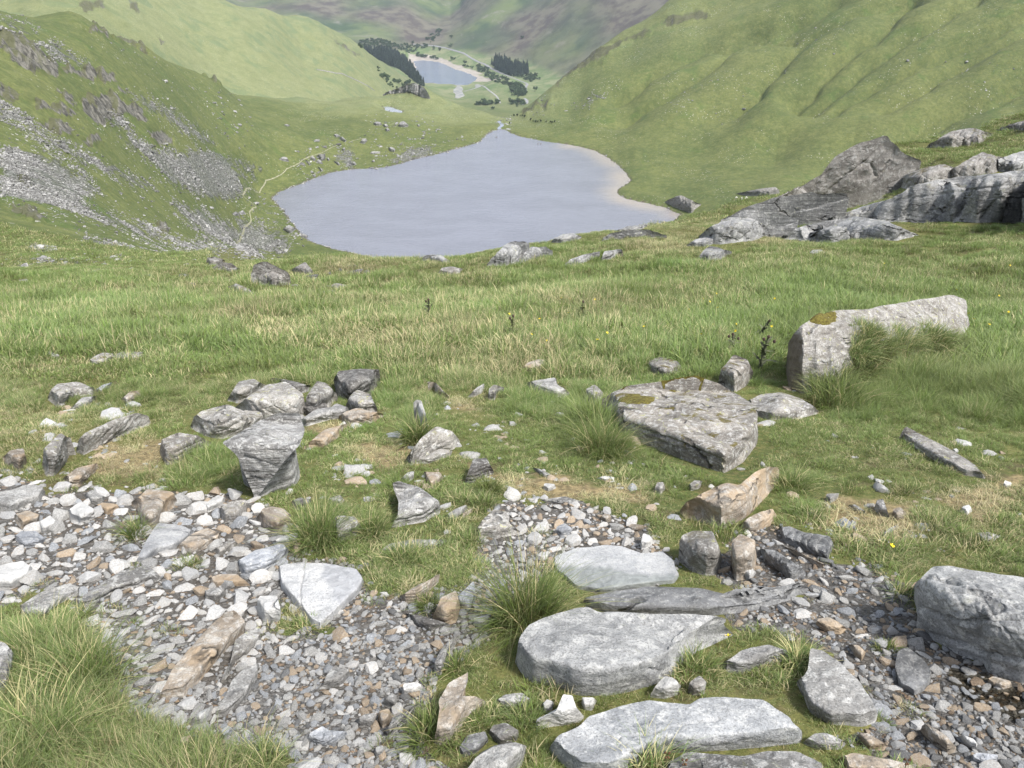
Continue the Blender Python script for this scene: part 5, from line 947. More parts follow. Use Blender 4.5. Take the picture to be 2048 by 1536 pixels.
def scatter(name, pos, rot, scl, idx, meshes, attrs=None, label=None, cat=None):
    """one object of uncountable small pieces, strewn with geometry nodes"""
    me = mesh_np(name, pos, np.zeros((0, 3), int)) if False else bpy.data.meshes.new(name)
    me.vertices.add(len(pos)); me.vertices.foreach_set('co', np.asarray(pos, np.float32).ravel())
    for k, d, ty in (('rot', rot, 'FLOAT_VECTOR'), ('scl', scl, 'FLOAT_VECTOR')):
        me.attributes.new(k, ty, 'POINT').data.foreach_set('vector', np.asarray(d, np.float32).ravel())
    me.attributes.new('pick', 'INT', 'POINT').data.foreach_set('value', np.asarray(idx, np.int32))
    for k, d in (attrs or {}).items(): me.attributes.new(k, 'FLOAT', 'POINT').data.foreach_set('value', np.asarray(d, np.float32))
    src = bpy.data.collections.new(name+"_kinds")
    for i, m_ in enumerate(meshes): src.objects.link(bpy.data.objects.new("%s_kind_%02d" % (name, i), m_))
    ng = bpy.data.node_groups.new(name+"_strew", 'GeometryNodeTree')
    ng.interface.new_socket('Geometry', in_out='INPUT', socket_type='NodeSocketGeometry'); ng.interface.new_socket('Geometry', in_out='OUTPUT', socket_type='NodeSocketGeometry')
    N, L = ng.nodes, ng.links; gi = N.new('NodeGroupInput'); go = N.new('NodeGroupOutput')
    ci = N.new('GeometryNodeCollectionInfo'); ci.inputs['Collection'].default_value = src; ci.inputs['Separate Children'].default_value = True; ci.inputs['Reset Children'].default_value = True
    ip = N.new('GeometryNodeInstanceOnPoints'); ip.inputs['Pick Instance'].default_value = True
    def na(nm, ty):
        a = N.new('GeometryNodeInputNamedAttribute'); a.data_type = ty; a.inputs['Name'].default_value = nm; return a.outputs[0]
    er = N.new('FunctionNodeEulerToRotation'); L.new(na('rot', 'FLOAT_VECTOR'), er.inputs[0]); L.new(er.outputs[0], ip.inputs['Rotation'])
    L.new(na('scl', 'FLOAT_VECTOR'), ip.inputs['Scale']); L.new(na('pick', 'INT'), ip.inputs['Instance Index'])
    L.new(gi.outputs[0], ip.inputs['Points']); L.new(ci.outputs[0], ip.inputs['Instance']); L.new(ip.outputs[0], go.inputs[0])
    ob = link(bpy.data.objects.new(name, me)); ob.modifiers.new("strew", 'NODES').node_group = ng
    return tag(ob, label, cat, kind='stuff')
def look(arr, x, y):
    y = np.maximum(y, .46); return bil(arr, UG, WG, np.clip(x/y, -1.8, 1.8), np.log(y))
def in_rocks(px, py, grow=0.0, Y=None):
    o = np.zeros(len(px), bool)
    for rim, Y0, S in KEEP:
        if grow: c = rim.mean(0); rim = c+(rim-c)*(1+grow)
        b = (px >= rim[:, 0].min()) & (px <= rim[:, 0].max()) & (py >= rim[:, 1].min()) & (py <= rim[:, 1].max())
        if Y is not None: b &= np.abs(Y-Y0) < 2.5*S
        if b.any(): o[b] |= inpoly(px[b], py[b], rim)
    return o
def gdens(px, py):
    a = np.zeros(len(px))
    for p in gravel_polys: a = np.maximum(a, polymask(px, py, p, 14))
    return a
NLOOSE = 300
# candidate stones, big ones first, packed without overlap
rs = np.random.default_rng(5)
cand = []
fan = [(1000, 1010), (1035, 985), (1060, 1005), (1180, 1010), (1290, 1045), (1345, 1105), (1320, 1105), (1290, 1100), (1245, 1090), (1210, 1088), (1140, 1095), (1100, 1125), (1060, 1110), (1040, 1060)]
def zone_of(px, py):
    if inpoly(np.array([px]), np.array([py]), fan)[0]: return 1
    if px > 1400: return 3
    if px < 620 and not (px > 430 and py > 1310): return 0
    return 2
SPEC = {0: (29, .93), 1: (24, .92), 2: (22, .92), 3: (25, .9)}
cx_ = rs.uniform(-90, 2140, 60000); cy_ = rs.uniform(950, 1620, 60000)
ok = (gdens(cx_+20*NB.fbm2(cx_/34, cy_/24, 3), cy_+13*NZ.fbm2(cx_/34, cy_/24, 3)) > rs.uniform(.25, .8, len(cx_))); cx_, cy_ = cx_[ok], cy_[ok]; ok = ~in_rocks(cx_, cy_); cx_, cy_ = cx_[ok], cy_[ok]
infan = inpoly(cx_, cy_, fan)
cz_ = np.where(infan, 1, np.where(cx_ > 1400, 3, np.where((cx_ < 620) & ~((cx_ > 430) & (cy_ > 1310)), 0, 2)))
gritn = NB.fbm2(cx_/60+5, cy_/36, 3)
sizes = np.concatenate([np.geomspace(50, 10, 2400), np.geomspace(10, 5.0, 9500)])
PL = np.full((len(sizes), 3), 1e6); npl = 0; nc = 0
for s in sizes:
    for _ in range(7 if s > 9 else 1):
        nc = (nc+1) % len(cx_); px, py, z = cx_[nc], cy_[nc], cz_[nc]
        if s > SPEC[z][0]*1.35 or (s > SPEC[z][0] and rs.random() < .6): continue
        if z > 1 and s > 7 and gritn[nc] < .02 and rs.random() < .85: continue
        if z == 2 and s > 8 and rs.random() < .25: continue
        if z == 3 and s > 7 and rs.random() < .2: continue
        if npl and (np.hypot(PL[:npl, 0]-px, (PL[:npl, 1]-py)*1.25) < .43*(PL[:npl, 2]+s)).any(): continue
        PL[npl] = (px, py, s); npl += 1; break
placed = PL[:npl]
zn = np.array([zone_of(a, b) for a, b, _ in placed])
X, Y, Z = hit(placed[:, 0], placed[:, 1]); wid = placed[:, 2]*(Y*CP-Z*SP)/F*1.14
kinds = [('white', 'white', .26), ('grey', 'grey', .34), ('slate', 'blue-grey', .2), ('tan', 'tan', .14), ('pale', 'pale grey', .06)]
PROB = {0: (.42, .25, .15, .08, .10), 1: (.50, .14, .08, .22, .06), 2: (.18, .40, .22, .10, .10), 3: (.08, .38, .26, .17, .11)}
LOOSE = {}
M['stone_white'] = mat_rock("white_rubble", (.40, .40, .392), (.56, .555, .54), .3, .3, s=.35, streak=.4, crack=0, tan=.25, bumpd=.012)
M['stone_grey'] = mat_rock("grey_rubble", (.24, .238, .23), (.41, .405, .39), .4, .4, s=.35, streak=.6, crack=0, bumpd=.012)
M['stone_slate'] = mat_rock("slate_rubble", (.23, .243, .26), (.39, .405, .425), .25, .35, s=.35, streak=.8, crack=0, bumpd=.012)
M['stone_tan'] = mat_rock("tan_rubble", (.27, .205, .14), (.42, .35, .27), .25, .35, s=.35, streak=.4, crack=0, tan=.7, bumpd=.012)
M['stone_pale'] = mat_rock("pale_rubble", (.36, .362, .36), (.50, .495, .485), .4, .3, s=.35, streak=.5, crack=0, bumpd=.012)
shp = ((.36, .66, "flat"), (.58, .78, "blocky"), (.42, .45, "long"), (.5, .68, "angular"), (.30, .52, "slabby"))
for ki, (k, cn, _) in enumerate(kinds):
    LOOSE[k] = [(stone_mesh("loose_stone", 'stone_'+k, 100*ki+i, 4, f_, a_, 34, .05), nm) for i, (f_, a_, nm) in enumerate(shp)]
LAND = [("cracked triangular slab", 640, 1180), ("pale wedge slab", 330, 1090), ("speckled tan slab", 390, 1320), ("long grey slab of the lower rubble", 475, 1390), ("buff round boulder", 545, 1040), ("broad blue-grey slab", 35, 1000), ("pointed grey slab", 235, 1170), ("blue slate slab", 525, 1120),
        ("white cube-like rock", 538, 1218), ("flat tan rock", 460, 1160), ("tapering boulder", 310, 1020), ("white angular rock", 160, 1027), ("smooth pale slab", 1230, 1135), ("layered wedge boulder", 840, 1010), ("dark-speckled boulder", 1400, 1107), ("tilted slab", 1680, 1370), ("massive layered boulder", 1930, 1250),
        ("toothlike rock", 900, 1410), ("cream gravel boulder", 893, 1215), ("biggest flat slab", 1250, 1300), ("big tussock", 1060, 1190), ("submerged white-patched rock", 1830, 1345), ("oblong cream stone", 1880, 1475), ("pinkish pillar rock", 1488, 1120), ("bottom grass", 300, 1450), ("egg-shaped stone", 770, 1440), ("thin blue-grey slate", 60, 1080), ("cracked boulder pair", 1000, 1050)]
order = np.argsort(-placed[:, 2]*np.where((placed[:, 0] > -15) & (placed[:, 0] < 2063) & (placed[:, 1] < 1545), 1, .01))
loose_ix, rest_ix = order[:NLOOSE], order[NLOOSE:]
seenlab = {}; first = {}
for j in loose_ix:
    k = rs.choice(5, p=PROB[zn[j]]); kk, cn, _ = kinds[k]; me, sh = LOOSE[kk][rs.integers(5)]
    px, py, s = placed[j]
    li = min(range(len(LAND)), key=lambda i: math.hypot(LAND[i][1]-px, 1.3*(LAND[i][2]-py))); ln, lx, ly = LAND[li]
    rel = "above" if py < ly-22 else ("below" if py > ly+22 else "beside")
    szn = "large" if s > 24 else ("middling" if s > 15 else "small")
    lab = "%s %s %s stone lying loose %s the %s" % (szn, sh, cn, rel, ln)
    seenlab[lab] = seenlab.get(lab, 0)+1
    if me.name in first: ob = first[me.name].copy(); COL.objects.link(ob)
    else: ob = bpy.data.objects.new("loose_stone", me); COL.objects.link(ob); first[me.name] = ob
    w = wid[j]; ob.location = (X[j], Y[j], Z[j]-.10*w); ob.scale = (w*rs.uniform(.9, 1.15), w*rs.uniform(.85, 1.1), w*rs.uniform(.8, 1.1))
    ob.rotation_euler = (rs.normal()*.16-.2, rs.normal()*.16, rs.uniform(0, 6.28)); tag(ob, lab, 'stone', "loose stones of the rubble path")
def chips(mats, n0, sub=2, flat=.5, seed=500): return [stone_mesh("chip", m_, seed+i, sub, flat*(.8+.1*(i % 5)), .6+.08*(i % 5), 30, .04) for i, m_ in enumerate(mats*n0)]
# the rest of the packed stones and the fine chips between them
nfine = 22000
fx = rs.uniform(-90, 2140, nfine*3); fy = rs.uniform(950, 1640, nfine*3); gd = gdens(fx+20*NB.fbm2(fx/34, fy/24, 3), fy+13*NZ.fbm2(fx/34, fy/24, 3))
dry_n = NZ.fbm2(fx/70, fy/50, 3); keep = (gd > .45) | ((fy < 1080) & (fx > 560) & (dry_n > .75) & (rs.random(len(fx)) < .12))
keep &= ~(((fx < 430) | ((fx < 620) & (fy < 1270))) & (rs.random(len(fx)) < .6)); keep &= (NB.fbm2(fx/38, fy/26, 3)+.35*rs.normal(size=len(fx)) > np.where(fx > 1400, .10, .0)); keep &= ~in_rocks(fx, fy); fx, fy = fx[keep][:nfine], fy[keep][:nfine]
FX, FY, FZ = hit(fx, fy)
fw = np.exp(rs.normal(math.log(.0125), .5, len(fx)))
gp = np.concatenate([np.stack([X[rest_ix], Y[rest_ix], Z[rest_ix]-.08*wid[rest_ix]], 1), np.stack([FX, FY, FZ-.002], 1)])
gw = np.concatenate([wid[rest_ix], fw]); n = len(gp)
M['stone_wet'] = mat_rock("wet_grey_rubble", (.095, .096, .098), (.19, .192, .195), .25, .3, s=.35, streak=.6, crack=0, wet=.3, bumpd=.01)
M['stone_wetbrown'] = mat_rock("wet_brown_rubble", (.14, .10, .068), (.24, .18, .125), .2, .3, s=.35, streak=.4, crack=0, wet=.3, bumpd=.01)
gmesh = chips(['stone_white', 'stone_grey', 'stone_slate', 'stone_tan', 'stone_pale'], 4)+chips(['stone_wet', 'stone_wetbrown', 'stone_wet', 'stone_wet'], 2, seed=700)
gz_ = np.concatenate([zn[rest_ix], np.where(inpoly(fx, fy, fan), 1, np.where(fx > 1400, 3, np.where((fx < 620) & ~((fx > 430) & (fy > 1310)), 0, 2)))])
cpr = np.array([np.cumsum(PROB[q]) for q in range(4)])[gz_]; pick = np.minimum((rs.random(n)[:, None] > cpr).sum(1), 4)+5*rs.integers(0, 4, n)
wetk = ((gz_ == 3) & (rs.random(n) < .34)) | ((gz_ == 2) & (rs.random(n) < .12)); pick = np.where(wetk, 20+rs.integers(0, 8, n), pick)
tx = rs.uniform(-60, 2100, 60000); ty_ = rs.uniform(735, 1110, 60000); tn = NZ.fbm2(tx/75, ty_/42, 3)+.45*polymask(tx, ty_, [(620, 830), (1340, 850), (1340, 1010), (1000, 1010), (600, 960)], 60)+.35*polymask(tx, ty_, [(1620, 970), (1900, 980), (1900, 1110), (1640, 1090)], 30)+.3*polymask(tx, ty_, [(0, 760), (330, 800), (330, 950), (0, 950)], 40)
tk = (tn > .52) & (rs.random(len(tx)) < .09) & (gdens(tx, ty_) < .4) & ~in_rocks(tx, ty_); tx, ty_ = tx[tk][:1700], ty_[tk][:1700]; TX, TY, TZ = hit(tx, ty_); tw = np.exp(rs.normal(math.log(.034), .55, len(tx)))*np.clip(TY/3, .8, 1.6)
gp = np.concatenate([gp, np.stack([TX, TY, TZ-.25*tw], 1)]); gw = np.concatenate([gw, tw]); pick = np.concatenate([pick, np.where(rs.random(len(tx)) < .15, 0, rs.choice([1, 2, 3, 4, 6, 7, 8, 11, 13, 16], len(tx)))]); n = len(gp)
scatter("gravel", gp, np.stack([rs.normal(size=n)*.2-.2, rs.normal(size=n)*.2, rs.uniform(0, 6.28, n)], 1), gw[:, None]*rs.uniform(.75, 1.2, (n, 3)), pick, gmesh, None, "small grey, white and tan chips filling the rubble path", "gravel")
# scree: broken stones down the hillside
def pick_from(mask, n, cond):
    w = (mask*cond).ravel()*(1.0); c = np.cumsum(w); i = np.searchsorted(c, rs.random(n)*c[-1]); a, b = np.unravel_index(i, mask.shape)
    u = UG[a]+rs.uniform(-.5, .5, n)*.0018; w_ = WG[b]+rs.uniform(-.5, .5, n)*.0062; y = np.exp(w_); x = u*y; return x, y, gz(x, y)
for k in ('screestone', 'screedark'): pass
smesh = chips(['screestone', 'screestone', 'screedark', 'screestone'], 4, 2, .55, 900)
vis = (PX > -150) & (PX < 2250) & (PY > -60)
patchy = np.clip(.30+1.7*NZ.fbm2(XX/16, YY/16, 4), .02, 1.3)
x1, y1, z1_ = pick_from(sstep(.15, .8, SCREE)*patchy, 44000, vis & (YY > 40))
x2, y2, z2_ = pick_from(SCREE**.5*np.clip(NZ.fbm2(XX/30, YY/30, 3)+.25, 0, 1), 3500, vis & (YY > 40) & (SCREE > .02))
x = np.concatenate([x1, x2]); y = np.concatenate([y1, y2]); z = np.concatenate([z1_, z2_]); n = len(x)
w = np.exp(rs.normal(math.log(.36), .5, n))*np.clip(y/260, .4, 1.25); w[rs.random(n) < .02] *= 2.2
scatter("scree", np.stack([x, y, z-.12*w], 1), np.stack([rs.normal(size=n)*.25, rs.normal(size=n)*.25, rs.uniform(0, 6.28, n)], 1), w[:, None]*rs.uniform(.7, 1.25, (n, 3)), rs.integers(0, len(smesh), n), smesh, None, "grey scree of broken stones running down the hillside in tongues", "scree")
# stones strewn over the moraine, the lower hillside and the opposite fell
near_scree = np.zeros_like(ZZ); mm = (YY > 40) & (YY < 1000)
mor_polys = [(z2(p), v) for p, v in (([(0, 860), (240, 780), (330, 860), (380, 980), (200, 1010), (0, 1060)], .5), ([(380, 700), (760, 690), (900, 800), (1050, 850), (900, 900), (600, 980), (450, 960), (400, 860)], .45), ([(600, 830), (720, 820), (760, 900), (700, 950), (620, 930)], 1.0), ([(480, 900), (620, 880), (640, 960), (560, 980)], 1.0), ([(210, 830), (280, 850), (370, 990), (240, 990)], 1.0),
             ([(1560, 640), (1700, 560), (1860, 500), (1820, 560), (1700, 620)], 1.0), ([(1300, 650), (1450, 560), (1500, 600), (1380, 660)], .6), ([(1165, 700), (1230, 690), (1240, 730), (1190, 760)], 1.0))]
mor_polys += [(z1(p), v) for p, v in (([(1150, 500), (1350, 560), (1450, 700), (1500, 900), (1650, 1000), (1500, 1050), (1350, 900), (1250, 760)], .35), ([(1400, 1130), (1580, 1140), (1700, 1300), (1820, 1420), (1600, 1500), (1400, 1450)], .6), ([(100, 1420), (900, 1400), (1200, 1500), (900, 1536), (100, 1536)], .35), ([(0, 1500), (420, 1480), (400, 1620), (0, 1620)], .4), ([(0, 700), (700, 700), (1400, 1100), (1700, 1480), (0, 1500)], .10), ([(500, 200), (900, 350), (1300, 560), (1000, 560), (600, 350)], .06))]
mor_polys += [(z3([(1400, 300), (2048, 250), (2048, 480), (1600, 480)]), .10), (z3([(60, 450), (500, 330), (700, 600), (200, 640)]), .05), (z3([(600, 150), (1300, 100), (1300, 330), (700, 450)]), .04)]
for p, v in mor_polys: near_scree[mm] = np.maximum(near_scree[mm], v*polymask(WPX[mm], WPY[mm], p, 10))
near_scree *= np.clip(.3+1.5*NB.fbm2(XX/10, YY/10, 3), .02, 1.5)
x, y, z = pick_from(near_scree, 6500, vis & mm & (SHORE > .5)); n = len(x)
w = np.exp(rs.normal(math.log(.8), .55, n))*np.clip(y/450, .18, 1.5)
scatter("strewn_stones", np.stack([x, y, z-.2*w], 1), np.stack([rs.normal(size=n)*.25, rs.normal(size=n)*.25, rs.uniform(0, 6.28, n)], 1), w[:, None]*rs.uniform(.7, 1.25, (n, 3)), rs.integers(0, len(smesh), n), smesh, None, "small pale stones strewn over the turf around the tarn", "stones")
# stones along the waterline
P = np.array(tarn_w+tarn_w[:1]); L = np.concatenate([[0], np.cumsum(np.hypot(*np.diff(P, axis=0).T))]); n = 1500
s = rs.uniform(0, L[-1], n); x = np.interp(s, L, P[:, 0])+rs.normal(size=n)*.8; y = np.interp(s, L, P[:, 1])+rs.normal(size=n)*.8
sx, sy = project(x, y, np.full(n, TARN_Z)); k = (sx < 1010) | (rs.random(n) < .25); x, y = x[k], y[k]; n = len(x)
w = np.exp(rs.normal(math.log(.75), .5, n)); z = np.maximum(gz(x, y), TARN_Z-.1)-.25*w
scatter("shore_stones", np.stack([x, y, z], 1), np.stack([rs.normal(size=n)*.3, rs.normal(size=n)*.3, rs.uniform(0, 6.28, n)], 1), w[:, None]*rs.uniform(.7, 1.3, (n, 3)), rs.integers(0, len(smesh), n), smesh, None, "dark stones edging the tarn at the waterline", "stones")

# half-buried rocks where the meadow runs into the foot of the scree
mr = [stone_mesh("meadow_rock", 'crag' if i % 2 else 'fellrock', 1300+i, 3, .55, .7, 34, .07) for i in range(6)]
for i in range(70):
    px = rs.uniform(-20, 760)**1.0; py = rs.uniform(535, 640) if px < 330 else rs.uniform(528, 590)
    if in_rocks(np.array([px]), np.array([py]))[0]: continue
    a, b, c = (float(v[0]) for v in hit([px], [py])); o = link(bpy.data.objects.new("meadow_rock", mr[i % 6])); w = b*np.exp(rs.normal(math.log(.011), .4)); o.location = (a, b, c-.12*w)
    o.scale = (w*rs.uniform(1, 1.8), w, w*rs.uniform(.9, 1.3)); o.rotation_euler = (rs.normal()*.2, rs.normal()*.2, rs.uniform(0, 6.28)); tag(o, "half-buried grey rock in rough grass between meadow and scree foot", 'rock', "half-buried rocks below the scree")
# ============================================================ grass
def blades(nb, h0, h1, rad, b0, b1, width, seed, out=.6, wind=(.15, -.1), seg=3, heads=0):
    r = np.random.default_rng(seed); a0 = r.uniform(0, 6.283, nb); rr = rad*np.sqrt(r.random(nb)); bx, by = rr*np.cos(a0), rr*np.sin(a0)
    dx = out*np.cos(a0)*(rr/rad)+r.normal(size=nb)*.55+wind[0]; dy = out*np.sin(a0)*(rr/rad)+r.normal(size=nb)*.55+wind[1]
    L = np.hypot(dx, dy)+1e-6; dx /= L; dy /= L
    h = r.uniform(h0, h1, nb)*(1-.25*(rr/rad)**2); bd = r.uniform(b0, b1, nb)*np.minimum(1.3, .5+.6*L)
    tw = r.normal(size=nb)*.7; wx, wy = -dy*np.cos(tw)+dx*np.sin(tw), dx*np.cos(tw)+dy*np.sin(tw)
    V = []; al = []; k = r.random(nb)
    for i in range(seg+1):
        q = i/seg; reach = h*bd*q**1.7; zz_ = h*(q-.42*np.minimum(bd, 1.4)*q**2.2)
        cx = bx+dx*reach; cy_ = by+dy*reach; w = .5*width*(1-q**1.6)*(.7+.6*k)
        if i < seg:
            V += [np.stack([cx-wx*w, cy_-wy*w, zz_-.012*(i == 0)], 1), np.stack([cx+wx*w, cy_+wy*w, zz_-.012*(i == 0)], 1)]; al += [np.full(nb, q)]*2
        else: V.append(np.stack([cx, cy_, zz_], 1)); al.append(np.full(nb, 1.0))
    m_ = 2*seg+1; V = np.stack(V, 1); al = np.stack(al, 1); base = (np.arange(nb)*m_)[:, None]
    qd = np.concatenate([base+np.array([2*i, 2*i+1, 2*i+3, 2*i+2]) for i in range(seg-1)]); tr = base+np.array([2*seg-2, 2*seg-1, 2*seg])
    return V.reshape(-1, 3), qd, tr, al.ravel(), np.repeat(k, m_)
def tuft_mesh(name, mat, parts):
    Vs, Q, T, A, K = [], [], [], [], []; o = 0
    for p in parts:
        V, qd, tr, al, k = blades(**p); Vs.append(V); Q.append(qd+o); T.append(tr+o); A.append(al); K.append(k); o += len(V)
    return mesh_np(name, np.concatenate(Vs), [np.concatenate(Q), np.concatenate(T)], mat, True, {'along': np.concatenate(A), 'rnd': np.concatenate(K)})
M['blade'] = mat_blade("grass_blades", (.170, .160, .072), (.165, .230, .068), (.292, .348, .162), (.48, .43, .27))
M['tussock'] = mat_blade("tussock_blades", (.19, .165, .075), (.140, .198, .058), (.255, .300, .130), (.46, .41, .25), inst=False)
tm = []
for i in range(4): tm.append(tuft_mesh("turf", M['blade'], [dict(nb=90, h0=.022, h1=.062, rad=.085, b0=.5, b1=1.3, width=.0036, seed=i)]))
for i in range(4): tm.append(tuft_mesh("turf", M['blade'], [dict(nb=80, h0=.06, h1=.14, rad=.075, b0=.35, b1=1.1, width=.0036, seed=20+i)]))
for i in range(4): tm.append(tuft_mesh("turf", M['blade'], [dict(nb=95, h0=.12, h1=.27, rad=.08, b0=.3, b1=1.1, width=.0036, seed=40+i), dict(nb=6, h0=.24, h1=.34, rad=.06, b0=.1, b1=.5, width=.003, seed=60+i)]))
for i in range(3): tm.append(tuft_mesh("turf", M['blade'], [dict(nb=80, h0=.02, h1=.06, rad=.09, b0=1.0, b1=2.0, width=.0036, seed=80+i)]))
for i in range(4): tm.append(tuft_mesh("turf", M['blade'], [dict(nb=150, h0=.035, h1=.09, rad=.26, b0=.4, b1=1.2, width=.008, seed=100+i)]))
for i in range(4): tm.append(tuft_mesh("turf", M['blade'], [dict(nb=170, h0=.07, h1=.19, rad=.24, b0=.3, b1=1.0, width=.008, seed=120+i), dict(nb=8, h0=.16, h1=.27, rad=.2, b0=.1, b1=.4, width=.006, seed=140+i)]))
for i in range(3): tm.append(tuft_mesh("turf", M['blade'], [dict(nb=150, h0=.06, h1=.20, rad=.65, b0=.3, b1=1.0, width=.022, seed=160+i)]))
SHORT, MED, LONG, MAT, FSH, FLG, VF = 0, 4, 8, 12, 15, 19, 23
rg_ = np.random.default_rng(99)
def band(n, y0, y1, umax):
    t = rg_.random(n*3); y = np.sqrt(y0*y0+(y1*y1-y0*y0)*t); x = rg_.uniform(-1, 1, n*3)*(umax*y+.3)
    k = np.abs(x) < umax*y+.3; return x[k][:n], y[k][:n]
long_polys = [[(-100, 1260), (60, 1270), (140, 1300), (200, 1370), (230, 1440), (430, 1500), (640, 1520), (640, 1640), (-100, 1640)], [(1560, 640), (1960, 640), (2100, 700), (2100, 860), (1950, 860), (1700, 840), (1640, 800)], [(1150, 830), (1240, 850), (1320, 920), (1180, 920), (1120, 880)],
              [(780, 820), (880, 800), (880, 880), (800, 900)], [(590, 1000), (680, 1000), (760, 1060), (700, 1110), (610, 1090)], [(330, 890), (490, 900), (500, 980), (330, 980), (250, 960)]]
AX, AY, AT, AD, ATi, AS = [], [], [], [], [], []
for n, y0, y1, um, lev in ((9500, .85, 2.6, 1.15, 0), (15000, 2.6, 6.0, 1.0, 0), (15000, 6.0, 13.0, .95, 1), (26000, 13.0, 42.0, .9, 1), (15000, 40.0, 90.0, .85, 2)):
    x, y = band(n, y0, y1, um); z = gz(x, y); px, py = project(x, y, z)
    gr = look(GRAVEL, x, y) if lev < 2 else np.zeros(len(x)); dr = look(DRY, x, y) if lev < 2 else np.zeros(len(x))
    bare = NB.fbm2(x*1.7, y*1.7, 3)
    ok = ((gr < .35) | ((gr < .98) & (rg_.random(len(x)) < .10)) | ((NZ.fbm2(x*4.1, y*4.1, 2) > .75) & (rg_.random(len(x)) < .35))) & ~in_rocks(px, py, 0, y)
    ok &= ~((dr > .35) & (rg_.random(len(x)) < .55)) & ~((bare > .62) & (py > 840) & (rg_.random(len(x)) < .75))
    if lev == 2: ok &= (px > 1200) | (px < 420)
    x, y, px, py, dr, bare = (q[ok] for q in (x, y, px, py, dr, bare)); n = len(x)
    lg = NZ.fbm2(x*.8+3, y*.8, 3)*.6+NB.fbm2(x*.22, y*.22, 2)*.5
    wantlong = lg+.55*sstep(800, 640, py)-.35*sstep(760, 850, py)
    for p in long_polys: wantlong += 1.0*polymask(px, py, p, 20)
    wantlong -= .5*sstep(.2, .6, dr)
    r4 = rg_.integers(0, 4, n); r3 = rg_.integers(0, 3, n); noise = rg_.normal(size=n)*.18
    if lev == 0: ty = np.where(wantlong+noise > .45, LONG+r4, np.where(wantlong+noise > -.05, MED+r4, SHORT+r4)); ty = np.where(gr[ok] > .35, SHORT+r4, ty); ty = np.where((rg_.random(n) < .10) & (ty < LONG), MAT+r3, ty); ty = np.where((dr > .4) & (rg_.random(n) < .7), MAT+r3, ty)
    elif lev == 1: ty = np.where(wantlong+noise > .18, FLG+r4, FSH+r4)
    else: ty = VF+r3
    dd = .09+.26*NB.fbm2(x*.55-7, y*.55, 3)+.16*NZ.fbm2(x*.12, y*.12, 2)+.45*dr+.45*np.isin(ty, (MAT, MAT+1, MAT+2))+.12*rg_.normal(size=n)
    dd += .30*polymask(px, py, [(1180, 470), (1380, 440), (1580, 470), (1560, 510), (1250, 520)], 22)+.15*polymask(px, py, [(600, 640), (1200, 660), (1240, 760), (700, 760)], 60)-.22*polymask(px, py, long_polys[1], 30)-.1*sstep(.5, 1.1, wantlong)
    ti = np.clip(.5+.35*NZ.fbm2(x*.4+11, y*.4, 3)+.16*rg_.normal(size=n), 0, 1)
    sc = rg_.uniform(.75, 1.25, n)*np.where(lev == 2, np.clip(y/60, .8, 1.3), np.clip(1.25-.02*y, .6, 1) if lev == 1 else 1)
    sc = sc*(.72+.56*np.clip(.5+NB.fbm2(x*2.3, y*2.3, 2), 0, 1))*(1-.42*sstep(700, 760, py)*sstep(1120, 1000, py)*(wantlong < .7))*(1-.45*sstep(1050, 1200, py))
    sc = sc*np.where(in_rocks(px, py, .22, y), .5, 1.0)
    AX.append(x); AY.append(y); AT.append(ty); AD.append(np.clip(dd, 0, 1)); ATi.append(ti); AS.append(sc)
x, y, ty, dd, ti, sc = (np.concatenate(q) for q in (AX, AY, AT, AD, ATi, AS)); n = len(x)
scatter("grass", np.stack([x, y, gz(x, y)-.004], 1), np.stack([rg_.normal(size=n)*.08-.12, rg_.normal(size=n)*.08, rg_.uniform(-1.1, 1.1, n)+np.where(rg_.random(n) < .25, 3.1, 0)], 1), np.stack([sc*rg_.uniform(.9, 1.15, n), sc, sc*rg_.uniform(.8, 1.2, n)], 1), ty, tm, {'dry': dd, 'tint': ti},
        "green and straw coloured moorland grass covering the slope", "grass")
# tussocks that stand out from the turf
def tussock(label, px, py, h, rad, nb, dry=.3, wind=(.1, -.25), bend=(.25, 1.1), seed=0, width=.0036, ymin=.5, on=None):
    X, Y, Z = (float(v[0]) for v in hit([px], [py], 0, ymin))
    if on:
        o = next(o for o, *_ in ROCKS if on in o['label']); co = np.array([v.co[:] for v in o.data.vertices])+np.array(o.location); qx, qy = project(*co.T); X, Y, Z = co[np.argmin((qx-px)**2+(qy-py)**2)]
    me = tuft_mesh("grass_tussock", M['tussock'], [dict(nb=int(nb*.75), h0=.55*h, h1=h, rad=rad, b0=bend[0], b1=bend[1], width=width, seed=300+seed, out=1.0, wind=wind, seg=4), dict(nb=int(nb*.25), h0=.25*h, h1=.6*h, rad=rad*1.15, b0=.6, b1=1.5, width=width, seed=400+seed, out=1.2, wind=wind, seg=3)])
    ob = link(bpy.data.objects.new("grass_tussock", me)); ob.location = (X, Y, Z-.01); tag(ob, label, 'tussock', "standout grass tussocks"); return ob
